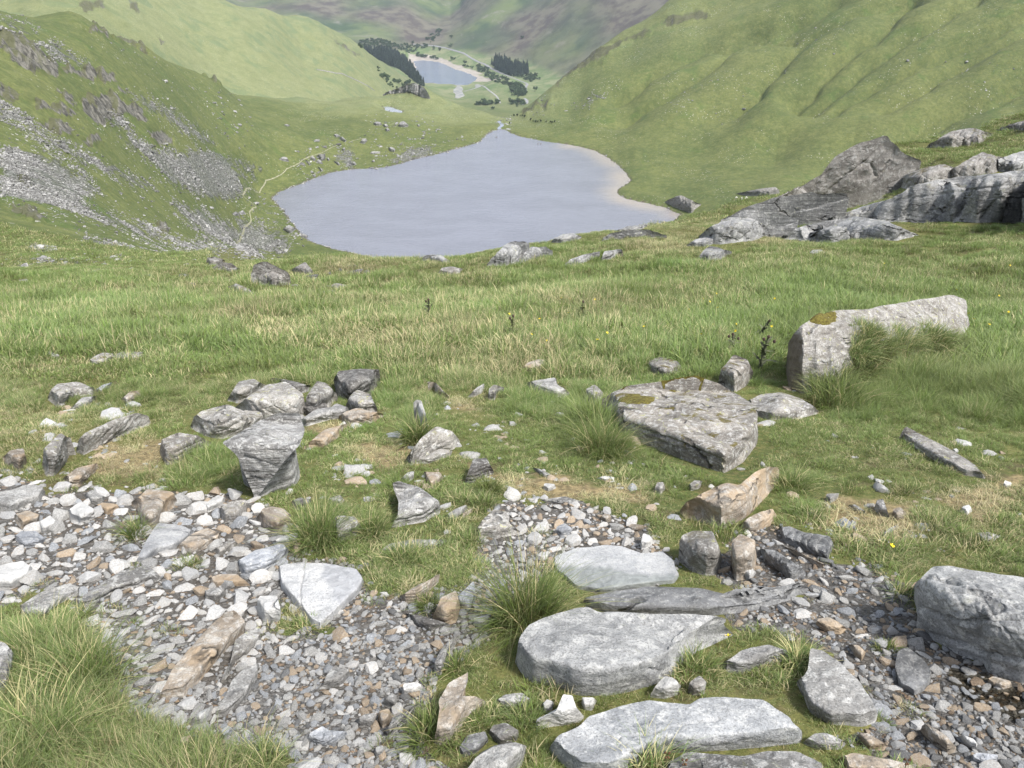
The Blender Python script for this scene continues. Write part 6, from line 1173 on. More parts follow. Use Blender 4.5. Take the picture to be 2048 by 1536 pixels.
for i, a in enumerate((
    ("large upright tussock with pale tips beside the biggest flat slab", 1052, 1245, .40, .105, 900), ("tussock with brown base beside the buff round boulder", 640, 1082, .33, .085, 620), ("dark green tussock at the foot of the whale-backed boulder", 1680, 812, .36, .24, 900),
    ("spreading green tussock over the flank of the whale-backed boulder", 1760, 745, .40, .34, 1600, 'whale-backed boulder with'), ("second green mound of grass on the whale-backed boulder's flank", 1840, 715, .34, .30, 1300, 'whale-backed boulder with'),  ("low fringe of grass at the whale-backed boulder's waist", 1700, 745, .30, .2, 900, 'whale-backed boulder with'), ("grass sheaf in the middle of the whale-backed boulder's flank", 1790, 690, .28, .22, 1100, 'whale-backed boulder with'), ("grass sheaf below the far shoulder of the whale-backed boulder", 1850, 680, .26, .22, 1100, 'whale-backed boulder with'),
    ("outermost grass sheaf by the end of the whale-backed boulder", 1895, 690, .26, .2, 900, 'whale-backed boulder with'), ("leaning grass sheaf above the dark green tussock", 1730, 770, .34, .24, 1000), ("leaning grass sheaf in front of the whale-backed boulder's far half", 1820, 760, .36, .3, 1200), ("grass sheaf creeping up the near end of the whale-backed boulder", 1662, 765, .26, .16, 900, 'whale-backed boulder with'), ("grass sheaf behind the near end of the whale-backed boulder", 1705, 710, .26, .18, 1000, 'whale-backed boulder with'), ("uppermost grass sheaf on the whale-backed boulder", 1730, 668, .20, .16, 900, 'whale-backed boulder with'), ("thick grass spilling over the middle of the whale-backed boulder", 1725, 700, .30, .26, 1200, 'whale-backed boulder with'), ("grass fringe under the far end of the whale-backed boulder", 1905, 700, .28, .24, 900), ("long arching tussock against the big flat-topped boulder", 1205, 905, .36, .15, 800),
    ("bright green tuft below the toothlike rock", 862, 1480, .14, .06, 380), ("small tuft between standing grey rock and big tussock", 915, 1338, .10, .045, 260), ("tuft growing on the top corner of the tilted slab", 1597, 1325, .13, .04, 300), ("dark tuft tucked beside the tapering boulder", 268, 1072, .17, .05, 360),
    ("dark tuft sprouting from the rusty long rock", 862, 1215, .12, .045, 300), ("green tuft between the biggest slab and the wrinkled rock", 1395, 1345, .11, .07, 420), ("broad-bladed tuft against the massive layered boulder", 1806, 1190, .15, .05, 170), ("low tuft under the tip of the cracked triangular slab", 610, 1262, .07, .06, 360),
    ("fan-shaped tuft in front of the pyramid rock", 975, 985, .15, .06, 360), ("tall thin tuft around the white standing stone", 835, 880, .27, .10, 560), ("tall brown-stemmed tussock beside the parallel grey slabs", 80, 1330, .26, .12, 800), ("dense tussock at the grass edge of the lower rubble", 165, 1385, .30, .11, 800),
    ("tall tussock at the bottom corner of the grass", 60, 1500, .30, .13, 800), ("tuft over the low slab with a dry fringe", 800, 1128, .16, .07, 480), ("tuft on top of the dark knobbly rock", 745, 1070, .22, .06, 420), ("tuft behind the saddle-shaped boulder's horn", 1585, 975, .20, .08, 480),
    ("bottom edge tuft in front of the smooth blue-grey slab", 1300, 1560, .16, .08, 500), ("small green tuft in the wet gravel", 1775, 1302, .06, .04, 200), ("tuft of grass on the pale rubble below the cream slab", 372, 1135, .07, .06, 300), ("green tuft at the tip of the pointed grey slab", 160, 1240, .10, .045, 260))):
    tussock(*a[:6], seed=i, on=a[6] if len(a) > 6 else None, width=.003 if a[2] > 900 else .0055)
# ============================================================ fell boulders, paths, trees, plants, sheep, cars
Z6 = lambda p: [(480+x*.15625, 200+y*.15625) for x, y in p]
Z7 = lambda p: [(720+x*.17578, 60+y*.17578) for x, y in p]
Z8 = lambda p: [(960+x*.078125, 170+y*.078125) for x, y in p]
for lab, pts in (
    ("dark flat boulder uphill of the footpath bend", Z6([(495, 760), (545, 725), (600, 732), (635, 795), (560, 785)])), ("lens-shaped boulder on the green bank above the footpath", Z6([(938, 518), (980, 500), (1027, 510), (1022, 534), (950, 537)])),
    ("dark boulder at the top end of the footpath", Z6([(1192, 455), (1215, 433), (1260, 443), (1292, 468), (1230, 482)])), ("pale broken boulder below the dark one at the path top", Z6([(1265, 480), (1310, 468), (1368, 522), (1345, 545), (1300, 520)])),
    ("tilted boulder with dark underside on the moraine bank", Z6([(1525, 548), (1570, 498), (1612, 488), (1633, 520), (1590, 565)])), ("rounded pale boulder alone on the dark green bank", Z6([(1893, 612), (1940, 598), (1994, 630), (1978, 670), (1920, 655)])),
    ("long pale block on the dark green bank", Z6([(1655, 683), (1690, 658), (1793, 658), (1798, 682), (1700, 695)])), ("square boulder touching the footpath", Z6([(887, 742), (930, 712), (978, 755), (950, 792)])),
    ("crooked boulder just below the square one", Z6([(962, 795), (1000, 758), (1032, 768), (1068, 822), (1010, 815)])), ("small boulder beside the crooked one", Z6([(1022, 765), (1050, 732), (1078, 765), (1050, 784)])),
    ("upright white boulder between footpath and water", Z6([(1108, 752), (1130, 733), (1153, 765), (1130, 784)])), ("long slanting boulder above the shore stones", Z6([(1192, 785), (1260, 793), (1288, 832), (1260, 840)])),
    ("thin slanting slab just below the footpath", Z6([(826, 768), (862, 772), (914, 828), (888, 840)])), ("slanting slab close to the shore under the footpath", Z6([(986, 858), (1032, 868), (1070, 907), (1040, 920)])),
    ("triangular white boulder among the shore rubble", Z6([(1422, 825), (1460, 783), (1494, 822), (1470, 840)])), ("grey boulder in the rubble below the path top", Z6([(1296, 632), (1335, 602), (1358, 632), (1325, 654)])),
    ("white boulder standing at the waterline of the bank", Z6([(1712, 893), (1740, 862), (1778, 880), (1773, 900)])), ("boulder at the water's edge below the footpath", Z6([(916, 972), (945, 948), (978, 965), (960, 989)])),
    ("pale flat boulder high on the green hillside", Z6([(556, 322), (600, 306), (646, 325), (610, 343)])), ("large pinkish boulder on the moraine top", Z6([(1702, 305), (1740, 273), (1800, 283), (1823, 322), (1740, 329)])),
    ("dark boulder beside the large pinkish one", Z6([(1822, 318), (1870, 303), (1914, 342), (1860, 354)])), ("grey boulder just below the dark moraine boulder", Z6([(1850, 378), (1890, 353), (1928, 392), (1880, 405)])),
    ("biggest domed boulder on the moraine below the pond", Z7([(426, 1095), (460, 1043), (500, 1035), (555, 1082), (545, 1104), (450, 1104)])), ("small boulder beyond the biggest domed boulder", Z7([(646, 1083), (670, 1068), (688, 1092), (665, 1103)])),
    ("dark boulder on the bank's waterline towards the outlet", Z7([(970, 1403), (1000, 1382), (1028, 1402), (1000, 1415)])), ("first of two dark boulders by the lower footpath", z1([(1356, 1252), (1380, 1236), (1404, 1255), (1380, 1268)])),
    ("second of two dark boulders by the lower footpath", z1([(1393, 1247), (1420, 1228), (1442, 1250), (1415, 1260)])), ("black boulder at the tarn's lower corner", z1([(1755, 1385), (1775, 1365), (1805, 1380), (1795, 1398)])),
    ("boulder heap above the tarn's lower corner", z1([(1650, 1345), (1690, 1312), (1735, 1340), (1700, 1368)]))):
    rock('fell_boulder', lab, 'boulder', 'fellrock', pts, .6, fac=.11, strata=.2, R=10, NS=40, keep=False, group="boulders on the slopes round the tarn")
# lone rocks out in the water
for px, py, lab in ((993, 275, "lone dark rock standing in the narrow end of the tarn"), (1076, 288, "first of two rocks just off the far shore"), (1082, 288, "second of two rocks just off the far shore"), (779, 222, "lone dark rock in the small pond")):
    z = POND_Z if py == 222 else TARN_Z; (x, y), = plane_pts([(px, py)], z); o = link(bpy.data.objects.new("water_rock", stone_mesh("water_rock", 'dark', int(px), 3, .7))); o.location = (x, y, z-.25); o.scale = (1.7, 1.7, 1.6); tag(o, lab, 'rock')
# ribbons laid on the ground
def ribbon(name, pts, width, mat, lift, ymin, kind='structure', wob=.25, step=None):
    L = to_world(pts, ymin)[:, :2]; d = np.concatenate([[0], np.cumsum(np.linalg.norm(np.diff(L, axis=0), axis=1))]); st = step or width*.8; s = np.arange(0, d[-1], st)
    c = np.stack([np.interp(s, d, L[:, 0]), np.interp(s, d, L[:, 1])], 1); k = max(1, int(4)); c[1:-1] = (c[:-2]+2*c[1:-1]+c[2:])/4
    t = np.gradient(c, axis=0); t /= np.linalg.norm(t, axis=1, keepdims=True)+1e-9; nr = np.stack([-t[:, 1], t[:, 0]], 1)
    w = width*(.5+wob*.5*NZ.fbm2(s/(width*4), s*0+3.1, 3)); rows = []
    for q in (-1, -.35, .35, 1):
        p = c+nr*(w*q)[:, None]; rows.append(np.stack([p[:, 0], p[:, 1], gz(p[:, 0], p[:, 1])+lift*(1.0 if abs(q) < .5 else .35)], 1))
    V = np.stack(rows, 1); n = len(s); g = np.arange(n*4).reshape(n, 4); q = np.stack([g[:-1, :-1], g[:-1, 1:], g[1:, 1:], g[1:, :-1]], -1).reshape(-1, 4)
    return tag(link(bpy.data.objects.new(name, mesh_np(name, V.reshape(-1, 3), q, mat))), kind=kind)
M['path'] = mat_plain("trodden_path", (.18, .18, .11), (.28, .27, .19), 1.5, .95, .1)
M['road'] = mat_plain("grey_road", (.20, .20, .21), (.28, .28, .29), .3, .9, .1)
M['bed'] = mat_plain("pale_river_gravel", (.20, .205, .20), (.31, .31, .295), .08, .9, .1)
M['stream'] = mat_water("stream_water", (.20, .22, .26), None, 2.0)
ribbon("footpath", Z6([(140, 1120), (330, 1030), (470, 985), (570, 920), (600, 880), (720, 830), (860, 740), (920, 715), (1050, 675), (1170, 610), (1285, 558)]), .6, M['path'], .22, 300)
ribbon("footpath", Z6([(1405, 537), (1450, 520), (1520, 503), (1620, 492)]), .7, M['path'], .2, 300)
ribbon("footpath", z1([(1470, 1105), (1420, 1145), (1470, 1185), (1500, 1210), (1460, 1240), (1470, 1290), (1430, 1330), (1420, 1370), (1390, 1420), (1382, 1480)]), .6, M['path'], .2, 120)
ribbon("road", Z7([(600, 160), (760, 170), (850, 180), (960, 200), (1100, 240), (1200, 275), (1300, 340), (1420, 390), (1500, 440), (1600, 490), (1700, 530), (1800, 570), (1880, 600), (1908, 615), (1884, 650), (1886, 700)]), 7, M['road'], .8, 1400, wob=.05, step=14)
ribbon("road", Z7([(1872, 780), (1900, 800), (1902, 825), (1880, 848)]), 7, M['road'], .8, 1400, wob=.05, step=8)
ribbon("track", Z7([(1360, 630), (1470, 690), (1560, 760), (1600, 840)]), 4.5, M['bed'], .6, 1400, step=8)
ribbon("river_bed", Z7([(1120, 625), (1128, 660), (1110, 700), (1142, 745), (1105, 775), (1060, 778)]), 20, M['bed'], .5, 1400, wob=.9, step=9)
ribbon("mud_bank", Z7([(735, 600), (850, 604), (960, 608), (1040, 612), (1080, 620)]), 16, M['ground'], .4, 1400, wob=.6, step=9)
ribbon("river_bed", Z7([(1180, 700), (1280, 672), (1350, 650), (1330, 620)]), 12, M['bed'], .5, 1400, wob=1.0, step=9)
ribbon("stream", Z8([(500, 1150), (480, 1100), (570, 1045), (500, 965), (478, 922)]), 3.4, M['stream'], .25, 600, step=2)
ribbon("sand_spit", Z8([(690, 1120), (760, 1140), (850, 1130)]), 3.0, M['bed'], .3, 600, step=2)
# dry stone wall on the pale ridge
M['wallstone'] = mat_plain("wall_stone", (.12, .12, .115), (.28, .27, .26), 1.2, .9, .2)
L = to_world([(634, 140), (670, 147), (713, 161), (735, 172), (752, 184)], 900)
d = np.concatenate([[0], np.cumsum(np.linalg.norm(np.diff(L[:, :2], axis=0), axis=1))]); s = np.arange(0, d[-1], 5.0); c = np.stack([np.interp(s, d, L[:, i]) for i in range(2)], 1); g = gz(c[:, 0], c[:, 1])
V = []; 
for q, hh in ((-.45, -.4), (-.3, 1.4), (.3, 1.4), (.45, -.4)): V.append(np.stack([c[:, 0]+q, c[:, 1]+q, g+hh+.12*rs.normal(size=len(s))*(hh > 0)], 1))
V = np.stack(V, 1); gi_ = np.arange(len(s)*4).reshape(-1, 4); q = np.stack([gi_[:-1, :-1], gi_[:-1, 1:], gi_[1:, 1:], gi_[1:, :-1]], -1).reshape(-1, 4)
tag(link(bpy.data.objects.new("dry_stone_wall", mesh_np("dry_stone_wall", V.reshape(-1, 3), q, M['wallstone']))), "thin dark dry stone wall crossing the pale ridge", "wall")
# ------------------------------------------------------------ trees of the valley
M['conifer'] = mat_plain("conifer_needles", (.045, .068, .050), (.075, .10, .066), .4, .9, .5)
M['leaf'] = mat_plain("broadleaf_leaves", (.050, .085, .040), (.095, .135, .060), .5, .9, .5)
M['juniper'] = mat_plain("juniper_needles", (.028, .040, .020), (.050, .065, .030), 1.5, .9, .5)
M['bark'] = mat_plain("bark", (.06, .045, .035), (.11, .09, .07), 2, .9, .2)
def leafcloud(n, fn, size, seed):
    r = np.random.default_rng(seed); c = fn(r, n); a = r.normal(size=(n, 3)); a /= np.linalg.norm(a, axis=1, keepdims=True); b = np.cross(a, r.normal(size=(n, 3))); b /= np.linalg.norm(b, axis=1, keepdims=True)+1e-9
    sz = size*r.uniform(.6, 1.3, n)[:, None]; V = np.stack([c-a*sz-b*sz*.6, c+a*sz-b*sz*.6, c+a*sz*.8+b*sz*.7, c-a*sz*.8+b*sz*.7], 1).reshape(-1, 3); return V, np.arange(4*n).reshape(n, 4)
def conifer_pts(h, rad):
    def f(r, n): q = r.random(n)**.8; t = np.floor(q*9)/9+.06*r.random(n); a = r.uniform(0, 6.28, n); rr = rad*(1-q)*(.35+.65*r.random(n)**.5)+.1; return np.stack([rr*np.cos(a), rr*np.sin(a), h*(.06+.94*q)-.25*rr], 1)
    return f
def crown_pts(h, rad, seed):
    rc = np.random.default_rng(seed); K = 9; cc = np.stack([rc.normal(size=K)*rad*.5, rc.normal(size=K)*rad*.5, h*rc.uniform(.35, .85, K)], 1); cr = rad*rc.uniform(.3, .55, K)
    def f(r, n): k = r.integers(0, K, n); v = r.normal(size=(n, 3)); v /= np.linalg.norm(v, axis=1, keepdims=True); return cc[k]+v*cr[k][:, None]*(r.random(n)**.33)[:, None]
    return f
def tube(pts, radii, sides=6):
    pts = np.array(pts, float); n = len(pts); V = []
    for i in range(n):
        t = pts[min(i+1, n-1)]-pts[max(i-1, 0)]; t /= np.linalg.norm(t)+1e-9; a = np.cross(t, [1, 0, 0] if abs(t[0]) < .8 else [0, 1, 0]); a /= np.linalg.norm(a); b = np.cross(t, a)
        ang = np.arange(sides)/sides*6.283; V.append(pts[i]+radii[i]*(np.cos(ang)[:, None]*a+np.sin(ang)[:, None]*b))
    V = np.concatenate(V); g = np.arange(n*sides).reshape(n, sides); nx = np.roll(g, -1, 1); return V, np.stack([g[:-1], nx[:-1], nx[1:], g[1:]], -1).reshape(-1, 4)
def plain_mesh(name, V, q, mat): return mesh_np(name, V, q, mat, False)
con = [plain_mesh("conifer", *leafcloud(420, conifer_pts(h, r_), 1.1, 70+i), M['conifer']) for i, (h, r_) in enumerate(((21, 3.6), (18, 3.3), (24, 3.8), (15, 3.2)))]
bro = [plain_mesh("scrub", *leafcloud(300, crown_pts(h, r_, 80+i), .9, 90+i), M['leaf']) for i, (h, r_) in enumerate(((8, 4.2), (6, 3.6), (10, 4.6), (4, 3.0)))]
def wood(name, polys, n, meshes, label, ymin, smin, smax, cat):
    xs, ys = [], []
    for p, k in polys:
        p = np.array(p); m_ = int(n*k); a = rs.uniform(p[:, 0].min(), p[:, 0].max(), m_*4); b = rs.uniform(p[:, 1].min(), p[:, 1].max(), m_*4); o = inpoly(a, b, p); xs.append(a[o][:m_]); ys.append(b[o][:m_])
    X, Y, Z = hit(np.concatenate(xs), np.concatenate(ys), 0, ymin); n = len(X); s = rs.uniform(smin, smax, n)
    scatter(name, np.stack([X, Y, Z-.3], 1), np.stack([0*X, 0*X, rs.uniform(0, 6.28, n)], 1), np.stack([s, s, s*rs.uniform(.85, 1.15, n)], 1), rs.integers(0, len(meshes), n), meshes, None, label, cat)
wood("conifer_plantation", [(Z7([(1500, 395), (1560, 365), (1650, 360), (1740, 420), (1850, 430), (1905, 455), (1928, 492), (1850, 524), (1740, 530), (1650, 505), (1540, 445)]), 1)], 420, con, "dark block of spiky conifers above the reservoir road", 1500, .75, 1.15, "wood")
wood("conifer_plantation", [(Z7([(30, 250), (150, 250), (250, 240), (400, 270), (520, 350), (600, 430), (640, 520), (690, 600), (735, 650), (650, 620), (590, 560), (450, 450), (300, 390), (150, 330)]), 1)], 750, con, "dark conifer wood behind the end of the pale ridge", 2000, .7, 1.05, "wood")
wood("valley_scrub", [(Z7([(980, 350), (1250, 430), (1400, 510), (1500, 585), (1650, 625), (1700, 640), (1720, 750), (1860, 775), (1900, 720), (1870, 640), (1700, 570), (1550, 510), (1480, 470), (1400, 420), (1330, 400), (1340, 470), (1200, 420)]), .5), (Z7([(1300, 838), (1570, 822), (1580, 848), (1320, 862)]), .06),
                      (Z7([(0, 110), (250, 115), (400, 165), (580, 155), (640, 190), (780, 160), (800, 180), (620, 250), (560, 270), (480, 235), (250, 200), (0, 210)]), .25), (Z7([(640, 270), (900, 330), (880, 340), (640, 300)]), .05), (Z7([(740, 80), (880, 0), (960, 0), (860, 110), (800, 150), (740, 130)]), .05),
                      (Z7([(150, 380), (280, 520), (420, 590), (580, 600), (450, 680), (330, 640), (200, 500)]), .06), (Z7([(1780, 540), (2040, 500), (2040, 580), (1930, 590)]), .06), (Z7([(1680, 800), (1860, 790), (1880, 880), (1740, 880)]), .04)], 700, bro, "dark green scrub and small trees along the reservoir shore", 1050, .55, 1.15, "scrub")
def tree(base, h, rad, seed, label):
    X, Y, Z = (float(v[0]) for v in hit([base[0]], [base[1]], 0, 1300)); r = link(bpy.data.objects.new("valley_tree", None)); r.location = (X, Y, Z); tag(r, label, 'tree', "broadleaf trees in the far valley")
    link(bpy.data.objects.new("trunk", mesh_np("trunk", *tube([(0, 0, -.5), (.1, 0, h*.3), (.2, .1, h*.7)], [.5, .38, .15]), M['bark'])), r)
    link(bpy.data.objects.new("crown", plain_mesh("crown", *leafcloud(520, crown_pts(h, rad, seed), .75, seed+1), M['leaf'])), r)
for i, (p, h, rd, lab) in enumerate((((1055, 345), 14, 6.5, "bushy tree pair-shaped on the meadow strip behind the pale beach"), ((1195, 395), 15, 5, "dense oval tree standing alone above the beach"), ((845, 222), 12, 5, "round tree beside the road's far end, first of two"), ((905, 238), 13, 5.2, "round tree beside the road's far end, second of two"),
                                     ((500, 230), 13, 5.5, "tree at the far tip of the conifer wood"), ((1040, 95), 12, 4.5, "lone tree high on the far fell"), ((1030, 195), 14, 6, "tree on the slope just over the road"), ((1990, 700), 12, 5.5, "tree at the foot of the gullied fellside's end"), ((1510, 905), 7, 3.5, "small lone tree on the valley fields"),
                                     ((600, 165), 14, 5, "tree on the far shore above the beach's end"), ((1838, 100), 11, 4.5, "lone tree among the dull heather slopes"))): tree(Z7([p])[0], h, rd, 140+3*i, lab)
jm = [plain_mesh("juniper_bush", *leafcloud(160, crown_pts(1.9, .8, 200+i), .22, 210+i), M['juniper']) for i in range(3)]
for i, p in enumerate(((810, 800), (870, 812), (950, 805), (1030, 808), (1080, 815), (1140, 830), (1300, 920), (1360, 950), (1420, 970), (1480, 962), (1550, 950), (1690, 962), (1800, 972), (1840, 990), (1910, 962), (760, 1000))):
    X, Y, Z = (float(v[0]) for v in hit([Z8([p])[0][0]], [Z8([p])[0][1]], 0, 600)); o = link(bpy.data.objects.new("juniper_bush", jm[i % 3])); o.location = (X, Y, Z); s = .8+.5*rs.random(); o.scale = (s*.8, s*.8, s*1.2)
    tag(o, "small dark juniper bush in the row above the tarn's outlet", 'bush', "juniper bushes by the outlet")
# ------------------------------------------------------------ sheep
def skin(name, pts, edges, radii, mat, sub=1):
    me = bpy.data.meshes.new(name); me.from_pydata(pts, edges, []); ob = bpy.data.objects.new(name, me); COL.objects.link(ob); ob.modifiers.new("s", 'SKIN')
    for i, r_ in enumerate(radii): me.skin_vertices[0].data[i].radius = (r_, r_) if not isinstance(r_, tuple) else r_
    me.skin_vertices[0].data[0].use_root = True
    if sub: ob.modifiers.new("u", 'SUBSURF').levels = sub
    dg = bpy.context.evaluated_depsgraph_get(); out = bpy.data.meshes.new_from_object(ob.evaluated_get(dg)); bpy.data.objects.remove(ob); out.name = name; out.materials.clear(); out.materials.append(mat)
    out.polygons.foreach_set('use_smooth', np.ones(len(out.polygons), bool)); return out
M['wool'] = mat_plain("sheep_wool", (.62, .60, .54), (.78, .76, .70), 20, .95, .1)
sp = [(0, 0, .62), (.35, 0, .63), (-.38, 0, .62), (.55, 0, .55), (.70, 0, .32), (.80, 0, .20), (.33, .13, .35), (.33, .14, .02), (.33, -.13, .35), (.33, -.14, .02), (-.36, .13, .38), (-.40, .13, .20), (-.38, .13, .02), (-.36, -.13, .38), (-.40, -.13, .20), (-.38, -.13, .02)]
sm_ = skin("sheep", sp, [(0, 1), (0, 2), (1, 3), (3, 4), (4, 5), (1, 6), (6, 7), (1, 8), (8, 9), (2, 10), (10, 11), (11, 12), (2, 13), (13, 14), (14, 15)], [.27, .25, .25, .15, .10, .06, .07, .035, .07, .035, .08, .05, .035, .08, .05, .035], M['wool'], 2)
for px, py, rz, lab in ((1472, 397.6, .2, "white sheep grazing on the green flat, first of the row of three"), (1483.5, 399.0, 1.3, "middle white sheep of three, turned end-on on the green flat"), (1492, 397.6, .4, "white sheep nearest to the rocky spur, last of three grazing")):
    X, Y, Z = (float(v[0]) for v in hit([px], [py], 0, 300)); o = link(bpy.data.objects.new("sheep", sm_)); o.location = (X, Y, Z); o.rotation_euler = (0, 0, rz); o.scale = (1.5, 1.5, 1.5); tag(o, lab, 'sheep', "three grazing sheep")
# ------------------------------------------------------------ parked cars at the road end
M['carpaint'] = mat_plain("white_car_paint", (.75, .76, .78), (.8, .8, .82), 1, .3, .05); M['carblue'] = mat_plain("silver_car_paint", (.45, .5, .58), (.5, .55, .62), 1, .3, .05)
M['glass'] = mat_plain("car_glass", (.03, .035, .04), (.04, .045, .05), 1, .1, .05); M['tyre'] = mat_plain("tyre_rubber", (.02, .02, .02), (.03, .03, .03), 1, .8, .05)
import bmesh
def prof(pr, w, z_in=0.0):
    bm = bmesh.new(); a = [bm.verts.new((x, -w, z)) for x, z in pr]; b = [bm.verts.new((x, w, z)) for x, z in pr]; bm.faces.new(a); bm.faces.new(b[::-1]); n = len(pr)
    for i in range(n): bm.faces.new((a[i], b[i], b[(i+1) % n], a[(i+1) % n]))
    bmesh.ops.recalc_face_normals(bm, faces=bm.faces); bmesh.ops.bevel(bm, geom=list(bm.edges), offset=.06, segments=2, affect='EDGES'); return bm
def bm_obj(name, bm, mat, par, loc=(0, 0, 0)):
    me = bpy.data.meshes.new(name); bm.to_mesh(me); bm.free(); me.materials.append(mat); o = link(bpy.data.objects.new(name, me), par); o.location = loc; return o
for i, (px, py, rz, mt, lab) in enumerate(((1044, 210.2, .3, 'carpaint', "white parked car at the end of the row by the road end"), (1048.5, 209.2, .5, 'carblue', "silver-blue parked car in the middle of the road end row"), (1052, 207.6, .6, 'carpaint', "white parked car nearest to the road in the road end row"))):
    X, Y, Z = (float(v[0]) for v in hit([px], [py], 0, 1400)); r = link(bpy.data.objects.new("parked_car", None)); r.location = (X, Y, Z+.1); r.rotation_euler = (0, 0, rz); r.scale = (1.25, 1.25, 1.25); tag(r, lab, 'car', "cars parked at the road end")
    bm_obj("body", prof([(-2.1, .3), (2.1, .3), (2.15, .75), (1.2, .95), (.6, 1.45), (-1.3, 1.5), (-2.0, 1.0)], .85), M[mt], r)
    bm_obj("window", prof([(.5, 1.0), (.35, 1.38), (-1.2, 1.42), (-1.5, 1.02)], .87), M['glass'], r); bm_obj("windscreen", prof([(1.15, .99), (.68, 1.42), (.60, 1.40), (1.05, .97)], .72), M['glass'], r, (.05, 0, .02))
    for wx in (-1.3, 1.3):
        for wy in (-.82, .82):
            bm = bmesh.new(); bmesh.ops.create_cone(bm, cap_ends=True, segments=14, radius1=.33, radius2=.33, depth=.2); bmesh.ops.rotate(bm, verts=bm.verts, cent=(0, 0, 0), matrix=__import__('mathutils').Matrix.Rotation(math.pi/2, 3, 'X')); bm_obj("wheel", bm, M['tyre'], r, (wx, wy, .33))
# ------------------------------------------------------------ thistles, buttercups, rush heads
M['thistle'] = mat_plain("thistle_green", (.095, .105, .045), (.14, .15, .07), 60, .8, .2); M['thistledark'] = mat_plain("dark_thistle", (.07, .08, .045), (.11, .12, .07), 60, .8, .2)
M['thhead'] = mat_plain("thistle_head", (.075, .055, .045), (.12, .075, .06), 80, .8, .2)
def leafspike(l, w, seed):
    r = np.random.default_rng(seed); n = 7; V = []; 
    for i in range(n+1):
        q = i/n; ww = w*(1-q)**.7*(1.0 if i % 2 else .45); z = .35*l*q-.25*l*q*q+.004*r.normal(); V += [(l*q, -ww, z+.2*ww), (l*q, 0, z-.1*w*(1-q)), (l*q, ww, z+.2*ww)]
    g = np.arange((n+1)*3).reshape(n+1, 3); return np.array(V), np.stack([g[:-1, :-1], g[1:, :-1], g[1:, 1:], g[:-1, 1:]], -1).reshape(-1, 4)
def thistle(px, py, h, dark, seed, label, lean=.0, heads=1):
    X, Y, Z = (float(v[0]) for v in hit([px], [py])); r = np.random.default_rng(seed); mt = M['thistledark' if dark else 'thistle']; rt = link(bpy.data.objects.new("thistle", None)); rt.location = (X, Y, Z); tag(rt, label, 'thistle', "thistles standing in the meadow")
    sx = [(0, 0, -.03), (lean*.3*h, 0, .4*h), (lean*h, .01, h)]; link(bpy.data.objects.new("stem", mesh_np("stem", *tube(sx, [.012, .009, .007]), mt)), rt)
    for i in range(9):
        q = .12+.8*i/9; a = i*2.4+r.random(); l = (.16-.10*q)*h/.4*r.uniform(.8, 1.2); V, f = leafspike(l*1.25, .034, seed+i); lf = link(bpy.data.objects.new("leaf", mesh_np("leaf", V, f, mt)), rt); lf.location = (lean*h*q, 0, h*q); lf.rotation_euler = (.2*r.normal(), -.5+.3*r.normal(), a)
    for k in range(heads):
        D, Fc = ICO[2]; V = D*np.array([.014, .014, .018])*(1+.25*np.sin(9*np.arctan2(D[:, 1], D[:, 0])))[:, None]; hd = link(bpy.data.objects.new("flower_head", mesh_np("flower_head", V, Fc, M['thhead'])), rt); hd.location = (lean*h+.035*k*(-1)**k, .01*k, h+.01-.03*k)
for i, a in enumerate(((1025, 690, .36, False, "tallest olive thistle standing alone in mid meadow", .02, 2), (1163, 652, .34, False, "slender thistle beside a yellow-brown moss hummock", .02, 1), (1466, 714, .26, True, "blackish thistle directly above the orange-mossed knobbly rock", -.15, 3),
                           (1517, 742, .36, True, "stout blackish thistle between knobbly rock and whale-backed boulder", .1, 3), (1504, 690, .30, True, "blackish thistle with a head tilted away from its stem", .5, 1), (858, 646, .34, True, "dark thistle in the pale meadow away from the others", .03, 2))): thistle(a[0], a[1], a[2], a[3], 500+20*i, a[4], a[5], a[6])
M['yellow'] = mat_plain("buttercup_yellow", (.72, .52, .01), (.80, .62, .02), 50, .5, .1); M['stalk'] = mat_plain("flower_stalk", (.08, .13, .03), (.12, .17, .05), 30, .8, .1)
def bloom_mesh():
    V, f = [(0, 0, 0)], []
    for k in range(5):
        a = k*1.2566
        for da, rr, z in ((-.55, .012, .003), (-.25, .020, .010), (.25, .020, .010), (.55, .012, .003)): V.append((rr*math.cos(a+da), rr*math.sin(a+da), z))
        b = 1+4*k; f.append((0, b, b+1)); f.append((0, b+1, b+2)); f.append((0, b+2, b+3))
    return mesh_np("bloom", np.array(V), np.array(f), M['yellow'])
blm = bloom_mesh(); stk = mesh_np("stem", *tube([(0, 0, 0), (.01, 0, .5), (0, 0, 1)], [.0022, .002, .0018], 5), M['stalk'])
fl = [(1777, 1112, .06, "yellow buttercup in grass above the massive layered boulder"), (2042, 1118, .08, "yellow buttercup in long grass at the photo's edge"), (1452, 1296, .06, "yellow buttercup at the corner of the biggest flat slab")]
for i in range(34):
    z_ = i % 3; px, py = ((rs.uniform(1230, 1560), rs.uniform(605, 705)), (rs.uniform(880, 1240), rs.uniform(620, 720)), (rs.uniform(1700, 2040), rs.uniform(540, 720)))[z_]
    fl.append((px, py, .2, ("tiny yellow buttercup in the long grass before the mossy knobbly rock", "tiny yellow buttercup among the meadow thistles", "tiny yellow buttercup in the grass beyond the whale-backed boulder")[z_]))
